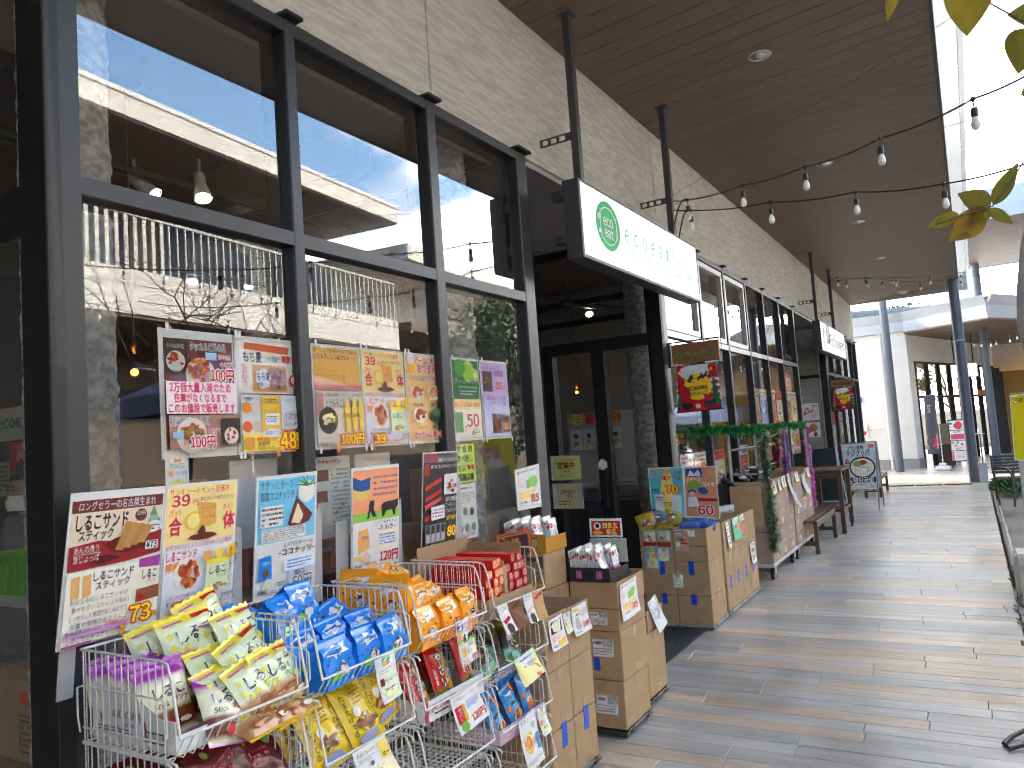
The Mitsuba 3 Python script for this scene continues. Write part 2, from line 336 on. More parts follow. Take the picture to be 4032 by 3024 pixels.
WHITE, INK, RED, PINK, YEL, ORG, BLU, GRN = (0.78, 0.78, 0.77), (0.03, 0.028, 0.028), rgb(205, 30, 40), rgb(214, 52, 100), rgb(252, 224, 40), rgb(240, 140, 50), rgb(30, 90, 190), rgb(40, 150, 80)
# ------------------------------------------------------------------ ground, deck
XF[0] = WORLD
g = G(); g.quad((-400, -400, -0.14), (400, -400, -0.14), (400, 400, -0.14), (-400, 400, -0.14)); struct('ground', g, 'm_soil', label='sandy brown soil beyond the walkway edge')
PW, DY0, DX0, DX1 = 0.1285, 0.9, -2.0, 0.155
g = G(); g.box(-12, DX1 - 0.004, -6, 40, -0.13, -0.012); g.box(DX1 - 0.004, 8, 18.38, 40, -0.13, -0.012)
struct('walkway', g, 'm_joint', label='long shaded walkway laid with wood-look planks')
def deck_row(row):
    fr = (row * 0.618034 + 0.37 * (row % 2)) % 1.0; x = -6 + fr * 1.12; out = []
    while x > DX0: x -= 1.12
    while x < DX1:
        a, b = max(x, DX0), min(x + 1.12, DX1)
        if b - a > 0.03: out.append((a, b))
        x += 1.12
    return out
far, cnt = G(), 0
for row in range(0, 136):
    y = DY0 + row * PW
    for a, b in deck_row(row):
        zt = nrg.random() * 0.0012
        if row >= 3 and cnt < 300:
            q = G(); grb(q, a + 0.0018, b - 0.0018, y + 0.0018, y + PW - 0.0018, -0.03, zt, r=0.0015); part('walkway', 'plank', q, 'm_deck'); cnt += 1
        else: far.box(a + 0.0018, b - 0.0018, y + 0.0018, y + PW - 0.0018, -0.03, zt)
for row in range(-44, 0): far.box(DX0, DX1, DY0 + row * PW + 0.002, DY0 + (row + 1) * PW - 0.002, -0.03, 0)
for row in range(136, 270): far.box(-4.2 if row > 135 else DX0, 7.9, DY0 + row * PW + 0.002, DY0 + (row + 1) * PW - 0.002, -0.03, 0.0004)
for row in range(-44, 137): far.box(-9, DX0 - 0.003, DY0 + row * PW + 0.002, DY0 + (row + 1) * PW - 0.002, -0.03, -0.004)
part('walkway', 'far_planks', far, 'm_deck', kind='stuff')
XF[0] = FLOOR
g = G()
for k in range(3):
    y0, y1 = (19.40, 19.53); x0 = -1.78 + k * 0.56
    g.add(*(lambda v, f: (v[f].reshape(-1, 3), np.arange(len(f) * 3).reshape(-1, 3)))(*rbox(x0, x0 + 0.53, y0, y1, 0.001, 0.02, 0.008)), c=(0.03, 0.035, 0.055))
solo('cable_cover', g, 'm_paint', 'dark blue floor cable cover strip laid across the far end of the walkway', 'cable cover')
g = G(); 
for a, b in ((17.6, 13.2), (13.15, 9.0)): g.tube([(0.235, a, -0.07), (0.228, (a + b) / 2, -0.062), (0.232, b, -0.07)], 0.045, (0.045, 0.047, 0.05), 10)
solo('drain_pipe', g, 'm_paint', 'grey drain pipe lying along the right edge of the walkway', 'pipe', smooth=True)
XF[0] = WORLD
g = G(); g.quad((1.7, -6, -0.136), (30, -6, -0.136), (30, 60, -0.136), (1.7, 60, -0.136), (0.085, 0.083, 0.08)); struct('added_dark_sheet', g, 'm_paint', label='dark grey sheet added beyond the soil to darken the courtyard reflection')  # added over unseen ground to darken what the shop glass mirrors
XF[0] = FLOOR
# weeds along the deck's edge
g = G()
for k in range(46):
    y = 4.4 + 5.2 * nrg.random() ** 1.3; x = 0.17 + 0.03 * nrg.random()
    for j in range(3):
        a = nrg.random() * 6.3; L = 0.03 + 0.05 * nrg.random(); d = np.array([math.cos(a) * L * 0.8, math.sin(a) * L * 0.8, 0]); b = np.array([x, y, -0.09 + 0.08 * nrg.random()])
        g.quad(b, b + d * 0.4 + (0, 0, L * .7), b + d + (0, 0, L * 0.9), b + d * 0.5 + (0.004, 0.004, L * .5), c=np.array((0.10, 0.085, 0.03)) * (0.6 + 0.8 * nrg.random()))
solo('weeds', g, 'm_leaf', 'dry weeds and leaf litter along the walkway edge', 'weeds'); labels['weeds']['kind'] = 'stuff'

# ------------------------------------------------------------------ the shop building
XF[0] = FRONT
BL = thing('shop_building', 'long low shop row with dark framed glazing under a pale brushed wall band', 'building')
XM, XB, XGL, XW = -2.15, -2.30, -2.19, -2.175
ZH, ZT0, ZT1, ZSILL = 3.28, 2.424, 2.477, 0.10
END = 19.47
def seg_wall(y0, y1, seams):
    ys = [y0] + seams + [y1]
    for a, b in zip(ys[:-1], ys[1:]):
        q = G(); grb(q, -2.42, XW, a + 0.004, b - 0.004, 3.335, 4.33, r=0.004); part(BL, 'wall_panel', q, 'm_stucco')
seg_wall(-6, END, [-3.2, -0.3, 3.08, 6.33, 9.3, 12.2, 14.9, 17.4])
q = G(); q.box(-2.40, XW - 0.01, -6, END - 0.02, 3.34, 4.32, (0.18, 0.17, 0.14)); part(BL, 'wall_backing', q, 'm_paint')
q = G(); q.box(-12, -2.05, -6, END - 0.01, 4.66, 5.1); q.box(-12, -11.8, -6, END - 0.01, 0, 4.7); q.box(-12, -2.42, END - 0.2, END, 0, 4.7); q.box(-12, -2.42, -6, -5.8, 0, 4.7); part(BL, 'outer_shell', q, 'm_white_wall')
q = G(); q.box(-2.43, XW, END - 0.13, END + 0.004, 0, 3.334); part(BL, 'end_pier', q, 'm_stucco')

def mullion(y0, y1, zb=0.0, cap=True, m='m_frame'):
    q = G(); grb(q, XB, XM - 0.013, y0 + 0.0015, y1 - 0.0015, zb, 3.331, r=0.002); part(BL, 'mullion', q, 'm_black'); q = G(); grb(q, XM - 0.0125, XM, y0, y1, zb, 3.331, r=0.003); part(BL, 'mullion_cover', q, m)
    if cap: q = G(); grb(q, XB, XM + 0.035, y0 - 0.02, y1 + 0.02, 3.334, 3.35, r=0.002); part(BL, 'mullion_cap', q, 'm_black')
def bay(y0, y1, sash=False, top=True, trans='m_frame'):
    """One window bay between two mullions: head, transom, sill, upper and lower pane."""
    q = G(); q.box(XB + 0.002, XM - 0.016, y0, y1, ZH, 3.33); part(BL, 'head_bar', q, 'm_black'); q = G(); q.box(XM - 0.0155, XM - 0.004, y0, y1, ZH, 3.33); part(BL, 'head_cover', q, 'm_frame')
    q = G(); q.box(XB + 0.002, XM - 0.016, y0, y1, ZT0 + .001, ZT1 - .001); part(BL, 'transom', q, 'm_black'); q = G(); q.box(XM - 0.0155, XM - 0.003, y0, y1, ZT0, ZT1); part(BL, 'transom_cover', q, trans)
    q = G(); q.box(XB + 0.002, XM - 0.003, y0, y1, 0.0, ZSILL); part(BL, 'sill', q, 'm_frame')
    for z0, z1 in ((ZT1, ZH), (ZSILL, ZT0)):
        q = G(); q.quad((XGL, y0, z0), (XGL, y1, z0), (XGL, y1, z1), (XGL, y0, z1)); part(BL, 'pane', q, 'm_glass')
    if sash:
        t = 0.05; a, b, z0, z1 = y0 + 0.012, y1 - 0.012, ZT1 + 0.012, ZH - 0.012; q = G()
        for bx in ((a, b, z1 - t, z1), (a, b, z0, z0 + t), (a, a + t, z0 + t, z1 - t), (b - t, b, z0 + t, z1 - t)): q.box(-2.20, -2.160, *bx)
        part(BL, 'sash', q, 'm_frame_light')
M = [(1.164, 1.264), (2.086, 2.136), (2.998, 3.066), (3.870, 3.982)]
for a, b in M: mullion(a, b)
for k in range(3): bay(M[k][1], M[k + 1][0])
MB = [(6.20, 6.30), (7.31, 7.36), (8.24, 8.29), (9.18, 9.23), (10.07, 10.12), (11.0, 11.05), (12.02, 12.1)]
for k, (a, b) in enumerate(MB): mullion(a, b)
for k in range(6): bay(MB[k][1], MB[k + 1][0], sash=k < 3, trans='m_frame_light' if k < 5 else 'm_frame')
MC = [(14.55, 14.65), (15.62, 15.67), (16.6, 16.65), (17.58, 17.63), (18.56, 18.61), (19.26, 19.34)]
for a, b in MC: mullion(a, b)
for k in range(5): bay(MC[k][1], MC[k + 1][0])
# entrance recesses: cross walls facing the camera, ceilings, back walls
def cross_wall(Y, x_in, door=True):
    q = G(); grb(q, XM - (0.11 if door else 0.072), XM - 0.0, Y - 0.05, Y - 0.002, 0, 3.30, r=0.003); part(BL, 'corner_post', q, 'm_black')
    q = G(); q.box(x_in, XM - 0.112, Y - 0.045, Y + 0.05, 2.36, 2.455); part(BL, 'transom', q, 'm_black')
    q = G(); q.box(x_in, XM - 0.112, Y - 0.045, Y + 0.05, 3.24, 3.30); part(BL, 'head_bar', q, 'm_black')
    xs = [(x_in, x_in + 0.10)] + ([(-2.815, -2.70)] if door else [])
    for a, b in xs: q = G(); q.box(a, b, Y - 0.05, Y + 0.048, 0, 2.36); part(BL, 'door_stile', q, 'm_black')
    q = G(); q.quad((x_in, Y, 2.455), (XM - 0.11, Y, 2.455), (XM - 0.11, Y, 3.24), (x_in, Y, 3.24)); part(BL, 'pane', q, 'm_clear')
    q = G(); q.quad((x_in, Y, 0.08), (XM - 0.11, Y, 0.08), (XM - 0.11, Y, 2.36), (x_in, Y, 2.36)); part(BL, 'pane', q, 'm_clear')
cross_wall(1.21, -4.2, door=False); cross_wall(6.20, -3.30)
q = G(); q.box(-2.80, -2.74, 6.10, 6.14, 1.00, 1.32); part(BL, 'door_handle', q, 'm_black')
q = G(); q.box(-2.82, -2.74, 6.142, 6.15, 1.335, 1.39); q.box(-2.80, -2.76, 6.142, 6.15, 1.32, 1.41); part(BL, 'door_lock', q, 'm_white_paint')
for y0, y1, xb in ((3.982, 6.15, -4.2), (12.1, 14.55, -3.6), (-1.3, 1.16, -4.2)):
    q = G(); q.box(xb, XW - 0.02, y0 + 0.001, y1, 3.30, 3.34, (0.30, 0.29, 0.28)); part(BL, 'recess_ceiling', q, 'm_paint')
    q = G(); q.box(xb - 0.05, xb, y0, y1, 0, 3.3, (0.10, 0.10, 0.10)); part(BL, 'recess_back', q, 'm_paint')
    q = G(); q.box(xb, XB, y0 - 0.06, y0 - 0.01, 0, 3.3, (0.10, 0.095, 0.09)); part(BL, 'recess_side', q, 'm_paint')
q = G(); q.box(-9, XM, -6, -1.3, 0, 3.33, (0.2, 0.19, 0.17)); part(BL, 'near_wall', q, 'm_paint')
# second recess: wood-look wall facing the camera, white trim
k = 0
for r in range(28):
    z = 0.0 + r * 0.12; off = 0.31 * ((r * 0.37) % 1)
    x = -2.66 - off
    while x < -2.235:
        a, b = max(x, -2.66), min(x + 0.31, -2.235); x += 0.31
        if b - a > 0.02 and z < 3.2: q = G(); q.box(a + 0.001, b - 0.001, 14.44, 14.5 - 0.004 * ((k * 7) % 3), z + 0.001, z + 0.119); part(BL, 'wall_tile', q, 'm_wood_tile'); k += 1
q = G(); q.box(-3.6, -2.235, 14.5, 14.55, 0, 3.3, (0.2, 0.19, 0.17)); part(BL, 'tile_backing', q, 'm_paint')
q = G(); q.box(-2.235, XM - 0.05, 14.42, 14.55, 0, 3.3); part(BL, 'white_trim', q, 'm_white_paint')
q = G(); q.box(-2.64, -2.1, 14.43, 14.55, 2.36, 2.42); q.box(-2.20, -2.10, 14.38, 14.55, 0, 3.3); part(BL, 'corner_post', q, 'm_black')
# interiors
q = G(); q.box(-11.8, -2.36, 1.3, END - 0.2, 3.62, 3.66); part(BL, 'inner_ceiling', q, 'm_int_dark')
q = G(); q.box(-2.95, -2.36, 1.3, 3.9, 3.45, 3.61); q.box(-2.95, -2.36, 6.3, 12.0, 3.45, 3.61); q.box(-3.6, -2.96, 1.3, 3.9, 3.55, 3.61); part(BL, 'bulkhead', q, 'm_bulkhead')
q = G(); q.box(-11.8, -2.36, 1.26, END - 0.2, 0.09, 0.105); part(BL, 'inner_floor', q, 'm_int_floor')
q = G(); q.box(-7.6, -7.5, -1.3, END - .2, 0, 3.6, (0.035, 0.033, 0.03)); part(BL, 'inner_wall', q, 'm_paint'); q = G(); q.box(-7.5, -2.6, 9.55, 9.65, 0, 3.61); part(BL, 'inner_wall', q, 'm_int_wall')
q = G(); q.box(-7.4, -3.9, 6.7, 6.75, 0, 3.6, (0.11, 0.10, 0.09)); part(BL, 'partition', q, 'm_paint')
def rough_column(x, y, r, seed):
    n, m = 56, 260; z = np.linspace(0, 3.62, m); a = np.linspace(0, 2 * np.pi, n, endpoint=False)
    A, Z = np.meshgrid(a, z); P = np.stack([np.cos(A) * 3 + seed * 5, np.sin(A) * 3, Z * 9], -1)
    R = r * (0.93 + 0.12 * meshkit.fbm(P, 3, seed) + 0.20 * (meshkit.fbm(P * 3.1, 3, seed + 1) - 0.5)); v = np.stack([x + R * np.cos(A), y + R * np.sin(A), Z], -1).reshape(-1, 3)
    i, j = np.meshgrid(np.arange(m - 1), np.arange(n), indexing='ij'); f = np.stack([i * n + j, i * n + (j + 1) % n, (i + 1) * n + (j + 1) % n, (i + 1) * n + j], -1).reshape(-1, 4)
    q = G(); q.add(v, f); part(BL, 'concrete_column', q, 'm_concrete', smooth=True)
rough_column(-2.62, 1.482, 0.140, 1); rough_column(-2.60, 3.68, 0.17, 2); rough_column(-2.53, 6.72, 0.15, 3); rough_column(-5.2, 4.7, 0.22, 4)
for y in (1.9, 3.4): q = G(); q.box(-7.4, -2.98, y, y + 0.14, 3.30, 3.60, (0.09, 0.075, 0.06)); part(BL, 'ceiling_beam', q, 'm_paint')
for x, y0, y1 in ((-3.35, 1.35, 3.8), (-4.9, 1.35, 6.6)): q = G(); q.box(x - 0.02, x + 0.02, y0, y1, 3.03, 3.06); part(BL, 'light_track', q, 'm_black')
for y in (6.9, 8.1): q = G(); q.box(-7.2, -2.5, y, y + 0.06, 2.92, 2.98); part(BL, 'light_track', q, 'm_black')
q = G(); q.tube([(-2.62, 7.9, 2.83), (-3.35, 6.75, 2.95)], 0.03); part(BL, 'pipe', q, 'm_black')

# ceiling spots inside: real lamps that are lit in the photograph
def spot(x, y, z, d, power, r=0.045, label='white ceiling track spotlight lit inside the shop window'):
    t = thing('track_spotlight', label, 'spotlight', 'lit spotlights inside the shop')
    d = np.array(d, float); d /= np.linalg.norm(d); p = np.array([x, y, z]); u = np.cross(d, (0.3, 0.2, 0.9)); u /= np.linalg.norm(u); w = np.cross(d, u)
    R = np.stack([u, w, d], 1)
    q = G(); q.lathe([(0.0, -0.16), (0.028, -0.155), (0.03, -0.09), (r, -0.03), (r + 0.004, 0.0)], p, (0.55, 0.54, 0.52), 14, R); q.tube([p - d * 0.12, p - d * 0.14 + (0, 0, 0.1), (p - d * 0.14)[:2].tolist() + [3.05]], 0.009, (0.4, 0.4, 0.4)); part(t, 'housing', q, 'm_paint', smooth=30)
    q = G(); a = np.arange(14) * 2 * np.pi / 14; v = np.vstack([[p - d * 0.004], p - d * 0.004 + r * 0.93 * (np.cos(a)[:, None] * u + np.sin(a)[:, None] * w)]); q.add(v, [[0, 1 + k, 1 + (k + 1) % 14] for k in range(14)])
    lamp(t, 'lens', q, power)
spot(-3.30, 2.575, 2.985, (0.35, -0.15, -0.9), 7.8, 0.042, 'brightest white ceiling spotlight behind the first upper window pane')
spot(-3.35, 2.335, 2.955, (0.75, 0.35, -0.7), 4.2, 0.036, 'smaller tilted ceiling spotlight left of the brightest one in the first pane')
spot(-5.05, 3.81, 3.02, (0.3, -0.25, -0.9), 4.8, 0.04, 'small lit ceiling spotlight seen behind the first lower pane, over the posters')
spot(-5.0, 4.31, 3.04, (0.3, -0.25, -0.9), 4.8, 0.04, 'small lit ceiling spotlight right of the others in the first lower pane')
spot(-3.25, 7.15, 2.86, (0.35, -0.5, -0.9), 6.0, 0.04, 'small white spotlight lit behind the pane above the shop door')
spot(-6.2, 5.55, 2.95, (0.3, -0.3, -0.9), 4.8, 0.04, 'faint far spotlight just above the two left window posters')
spot(-4.75, 1.75, 2.5, (-0.35, 0.75, -0.9), 9, 0.04, 'spotlight inside the shop behind the leftmost glass, turned up to light the person')  # power raised to light the person
# amber pendant lamps
def pendant(x, y, z, r, label, power=10):
    t = thing('pendant_lamp', label, 'pendant lamp', 'amber glass pendant lamps inside the shop'); q = G()
    pr = [(0.012, r * 1.45), (0.02, r * 1.2), (r * 0.55, r * 0.85)] + [(r * math.sin(b), r * 0.8 * math.cos(b)) for b in np.linspace(0.75, 3.1, 10)]
    q.lathe(pr, (x, y, z), (0.42, 0.17, 0.05), 20); part(t, 'shade', q, 'm_amber', smooth=True)
    q = G(); q.tube([(x, y, z + r * 1.4), (x, y, 3.6)], 0.004, (0.02, 0.02, 0.02)); part(t, 'cord', q, 'm_paint')
    q = G(); v = trimesh.creation.icosphere(1, 0.016); q.add(v.vertices + (x, y, z), v.faces); lamp(t, 'filament', q, power, (1, 0.55, 0.2))
scene['m_amber'] = {'type': 'thindielectric', 'int_ior': 1.6, 'specular_transmittance': col((0.85, 0.45, 0.16))}
pendant(-3.0, 1.965, 2.02, 0.10, 'amber glass globe lamp beside the rough column in the first window', 1.2)
pendant(-4.27, 2.2, 2.09, 0.085, 'amber glass globe lamp half hidden behind the black corner post', 1.2)
pendant(-3.87, 8.0, 2.13, 0.06, 'small glowing orange pendant in the middle of the door glass', 3)
pendant(-3.01, 8.0, 2.09, 0.05, 'small glowing orange pendant in front of the column right of the door', 2)

# ------------------------------------------------------------------ canopy
CN = thing('canopy', 'deep brown plank soffit canopy with pale metal fascia over the walkway', 'canopy')
SL = 0.078; zs = lambda x: 4.235 + SL * (x + 2.18)
k = 0; y = -6.0 + 0.158
while y < 19.5:
    b = min(y + 0.2, 19.5); q = G()
    v = np.array([[x, yy, zs(x) + dz] for x in (-2.17, 0.03) for yy in (y + 0.003, b - 0.003) for dz in (0, 0.03)]); q.box(0, 1, 0, 1, 0, 1)
    q = G(); V = v[[0, 1, 3, 2, 4, 6, 7, 5, 0, 4, 5, 1, 2, 3, 7, 6, 0, 2, 6, 4, 1, 5, 7, 3]]; q.add(V, np.arange(24).reshape(6, 4))
    part(CN, 'soffit_plank', q, 'm_soffit'); y += 0.2
q = G(); v = [(-2.18, zs(-2.18) + 0.008), (0.04, zs(0.04) + 0.008), (0.22, 4.70), (0.10, 4.80), (-2.18, 4.78)]
q.prism(v, 25.5, lambda p: np.stack([p[:, 0], p[:, 2] - 6.0, p[:, 1]], 1)); part(CN, 'core', q, 'm_groove')
ys = [-6 + 2.93 * i for i in range(9)] + [19.5]
for a, b in zip(ys[:-1], ys[1:]):
    q = G(); q.prism([(0.042, 4.405), (0.05, 4.404), (0.202, 4.672), (0.19, 4.684)], b - a - 0.006, lambda p, a=a: np.stack([p[:, 0], p[:, 2] + a + 0.003, p[:, 1]], 1)); part(CN, 'fascia_panel', q, 'm_fascia')
    q = G(); q.prism([(0.204, 4.674), (0.252, 4.735), (0.25, 4.80), (0.10, 4.81), (0.192, 4.69)], b - a - 0.004, lambda p, a=a: np.stack([p[:, 0], p[:, 2] + a + 0.002, p[:, 1]], 1)); part(CN, 'drip_edge', q, 'm_fascia')
q = G(); q.prism([(0.028, 4.392), (0.046, 4.394), (0.052, 4.41), (0.03, 4.43)], 25.5, lambda p: np.stack([p[:, 0], p[:, 2] - 6.0, p[:, 1]], 1)); part(CN, 'edge_trim', q, 'm_black')
q = G(); q.box(-2.18, 0.2, 19.5, 19.53, 4.235, 4.80); part(CN, 'end_board', q, 'm_fascia')
for i, y in enumerate((2.8, 5.729, 8.647, 11.579, 14.558, 17.5)):
    z = zs(-1.075); t = thing('downlight', ('round recessed downlight with bright reflector, nearest in the soffit', 'round recessed downlight, second from the camera in the brown soffit', 'round recessed downlight, third from the camera in the brown soffit', 'round recessed downlight, fourth along the brown soffit', 'round recessed downlight, fifth along the brown soffit', 'round recessed downlight, farthest along the brown soffit')[i], 'downlight', 'recessed downlights in the soffit')
    q = G(); q.lathe([(0.072, -0.004), (0.078, -0.008), (0.085, -0.001)], (-1.075, y, z), (0.6, 0.6, 0.58), 22); part(t, 'ring', q, 'm_paint')
    q = G(); q.lathe([(0.072, -0.004), (0.06, 0.0), (0.03, -0.002), (0.018, -0.006), (0.001, -0.007)], (-1.075, y, z), (0.9, 0.9, 0.9), 22); part(t, 'reflector', q, 'm_tinsel')
t = thing('security_camera', 'white dome camera under the far end of the canopy soffit', 'camera')
q = G(); q.lathe([(0.001, 0.0), (0.06, 0.005), (0.09, 0.04), (0.085, 0.09)], (-1.02, 18.75, zs(-1.02) - 0.09), (0.7, 0.7, 0.68), 16); part(t, 'housing', q, 'm_paint', smooth=30)
# steel columns
XF[0] = FLOOR
def column(x, y, z1, r, label, z0=0.0):
    t = thing('steel_column', label, 'column', 'round grey-blue steel columns'); q = G(); q.lathe([(r, z0), (r, z1)], (x, y, 0), (0.1, 0.1, 0.1), 28); part(t, 'shaft', q, 'm_column', smooth=30)
    q = G(); q.lathe([(r + 0.012, z0), (r + 0.012, z0 + 0.012), (r, z0 + 0.013)], (x, y, 0), (0.09, 0.1, 0.12), 28); part(t, 'base_ring', q, 'm_paint', smooth=30); return t
column(-1.87, 24.25, 5.0, 0.108, 'round grey-blue steel column left of the drooping flag, by the white wall', 0.0)
t2 = column(-0.075, 20.05, 4.58, 0.108, 'thick grey-blue steel column standing at the far right edge of the walkway')
column(0.5, 25.9, 5.9, 0.108, 'grey-blue steel column behind the others, in front of the yellow shop', 0.0)
for z in (3.18,):
    q = G(); q.lathe([(0.112, -0.022), (0.114, 0.022)], (-0.075, 20.05, z), (0.45, 0.45, 0.45), 20); q.box(-0.2, 0.06, 19.93, 19.95, z - 0.01, z + 0.01, (0.3, 0.3, 0.3)); part(t2, 'cable_clamp', q, 'm_paint')
XF[0] = FRONT
# ------------------------------------------------------------------ the building across the courtyard (seen mirrored in the glass)
OB = thing('opposite_building', 'white two storey building across the courtyard, mirrored in the shop windows', 'building')
_o0 = np.array([7.43, 0.0]); _od = np.array([0.0908, 1.0]); _od /= np.linalg.norm(_od); _on = np.array([_od[1], -_od[0]])   # along, outward away from us
def ob(a, d, z): p = _o0 + _od * a + _on * d; return (p[0], p[1], z)      # a: along, d: depth behind the facade
OBM = T4(np.array([[_on[0], _od[0], 0], [_on[1], _od[1], 0], [0, 0, 1]]), (_o0[0], _o0[1], 0))
def obox(d0, d1, a0, a1, z0, z1, m, name, c=(0.5, 0.5, 0.5), parent=None):
    q = G(); q.box(d0, d1, a0, a1, z0, z1, c, OBM); part(parent or OB, name, q, m)
A0, A1 = -6.0, 16.6
for a, b in [(A0 + 2.26 * i, A0 + 2.26 * (i + 1)) for i in range(10)]:
    obox(-0.04, 0.2, a + 0.003, b - 0.003, 4.33, 5.14, 'm_white_wall', 'balcony_front')
    obox(-0.25, 3.5, a + 0.003, b - 0.003, 7.84, 8.22, 'm_white_wall', 'roof_fascia')
obox(-0.29, 3.5, A0, A1, 8.225, 8.31, 'm_white_paint', 'roof_edge'); obox(-0.2, 3.4, A0, A1 - 0.05, 7.80, 7.838, 'm_soffit', 'roof_soffit')
obox(0.2, 3.5, A0, A1, 4.4, 4.6, 'm_int_wall', 'balcony_floor'); obox(3.0, 9, A0, A1 - .2, 0, 7.8, 'm_paint', 'upper_wall', (0.16, 0.13, 0.10))
for i, (a, w, c) in enumerate([(-3, 1.6, (0.03, 0.04, 0.06)), (1.0, 2.2, (0.30, 0.27, 0.2)), (5.2, 1.2, (0.45, 0.42, 0.33)), (9.2, 1.4, (0.03, 0.045, 0.08)), (11.4, 1.6, (0.04, 0.06, 0.10)), (13.8, 1.0, (0.5, 0.5, 0.48))]):
    obox(2.95, 2.99, a, a + w, 4.9, 7.4, 'm_paint', 'shop_window', c)
for i, a in enumerate(np.arange(A0 + 0.1, A1, 0.19)):
    q = G(); q.box(0.02, 0.05, a, a + (0.075 if a < 9 else 0.03), 5.14, 6.14, (0.60, 0.59, 0.55), OBM); part(OB, 'rail_bar', q, 'm_paint')
obox(0.0, 0.07, A0, A1, 6.14, 6.19, 'm_paint', 'hand_rail', (0.5, 0.49, 0.46))
for a in (2.1, 9.6, 12.0): obox(0.08, 0.12, a, a + 1.7, 4.9, 6.0, 'm_paint', 'rail_panel', (0.03, 0.045, 0.075))
obox(3.0, 3.05, A0, A1, 0.0, 4.33, 'm_paint', 'ground_shopfront', (0.022, 0.022, 0.024)); obox(0.0, 3.0, A0, A1, 4.27, 4.327, 'm_soffit', 'arcade_soffit')
obox(-0.04, 0.3, A0, -1.5, 0, 4.32, 'm_white_wall', 'pier'); obox(-0.04, 0.3, 5.0, 6.4, 0, 4.32, 'm_white_wall', 'pier')
OC = thing('lower_building', 'lower white building past the balcony building, mirrored in the upper panes', 'building')
for nm, a0, a1, z0, z1, m, d in (('wall', 17.0, 34, 5.2, 6.9, 'm_white_wall', 2.5), ('roof_fascia', 16.9, 34, 6.9, 7.35, 'm_white_wall', -0.3), ('soffit', 17.0, 34, 4.9, 5.16, 'm_soffit', -0.2), ('lower_wall', 17.0, 34, 0, 4.88, 'm_int_dark', 2.6)):
    obox(d, 8, a0, a1, z0, z1, m, nm, parent=OC)

XF[0] = FLOOR
# ------------------------------------------------------------------ white building at the end of the walkway
FB = thing('far_white_building', 'white rendered building with slatted roof screen closing the far end of the walkway', 'building')
FA = np.array([-1.44, 25.3]); FC = np.array([0.86, 33.6])
def fpoly(pts, z0, z1, name, m, parent=FB, c=(0.5, 0.5, 0.5)):
    q = G(); q.prism(pts, z1 - z0, lambda v: v + np.array([0, 0, z0]), c); part(parent, name, q, m)
for z0, z1 in ((0.30, 1.2), (1.205, 2.45), (2.455, 3.7), (3.705, 4.02)):
    fpoly([(-8, 25.3), (-1.9, 25.3), (-1.9, 25.9), (-8, 25.9)], z0, z1, 'wall_panel', 'm_white_wall'); fpoly([(-1.895, 25.302), (-1.44, 25.302), (-1.30, 25.85), (-1.895, 25.9)], z0, z1, 'wall_panel', 'm_white_wall')
fpoly([(-8, 25.27), (-1.42, 25.27), (-1.27, 25.86), (-8, 25.9)], 0.0, 0.295, 'plinth', 'm_paint', c=(0.26, 0.26, 0.27))
fd = (FC - FA) / np.linalg.norm(FC - FA); fn = np.array([fd[1], -fd[0]])
def fp(a, d): p = FA + fd * a + fn * d; return (p[0], p[1])
fpoly([fp(0.5, 0), fp(8.6, 0), fp(8.6, -0.3), fp(0.5, -0.3)], 3.16, 4.0, 'shop_band', 'm_white_wall')
fpoly([(0.86, 33.6), (6.0, 34.6), (6.0, 34.9), (0.8, 33.9)], 2.9, 4.4, 'shop_band', 'm_white_wall')
fpoly([fp(0.5, -4), fp(8.6, -4), fp(8.6, -4.2), fp(0.5, -4.2)], 0.0, 4.0, 'inner_wall', 'm_int_dark'); fpoly([fp(0.4, -0.25), fp(0.5, -0.25), fp(0.5, -4), fp(0.4, -4)], 0, 4, 'inner_wall', 'm_int_dark')
for i, a in enumerate((0.5, 1.55, 2.6, 3.65, 4.7, 5.75, 6.8, 7.7, 8.5)):
    fpoly([fp(a, 0.02), fp(a + 0.07, 0.02), fp(a + 0.07, -0.12), fp(a, -0.12)], 0, 3.16, 'mullion', 'm_black')
    if a < 8.4:
        nx = (1.55, 2.6, 3.65, 4.7, 5.75, 6.8, 7.7, 8.5)[i]
        for z0, z1 in ((0.1, 2.05), (2.12, 3.1)): q = G(); p, r = fp(a + 0.07, -0.03), fp(nx, -0.03); q.quad((*p, z0), (*r, z0), (*r, z1), (*p, z1)); part(FB, 'pane', q, 'm_glass')
fpoly([fp(0.5, 0.01), fp(8.5, 0.01), fp(8.5, -0.11), fp(0.5, -0.11)], 2.05, 2.12, 'transom', 'm_frame'); fpoly([fp(0.5, 0.015), fp(8.5, 0.015), fp(8.5, -0.11), fp(0.5, -0.11)], 3.1, 3.16, 'head_bar', 'm_black')
AP, AR = (0.62, 23.5), (4.6, 30.5)
fpoly([(-1.44, 24.75), AP, AR, (5.6, 34.6), (0.86, 33.58), (-1.42, 25.32)], 3.93, 3.97, 'soffit', 'm_soffit')
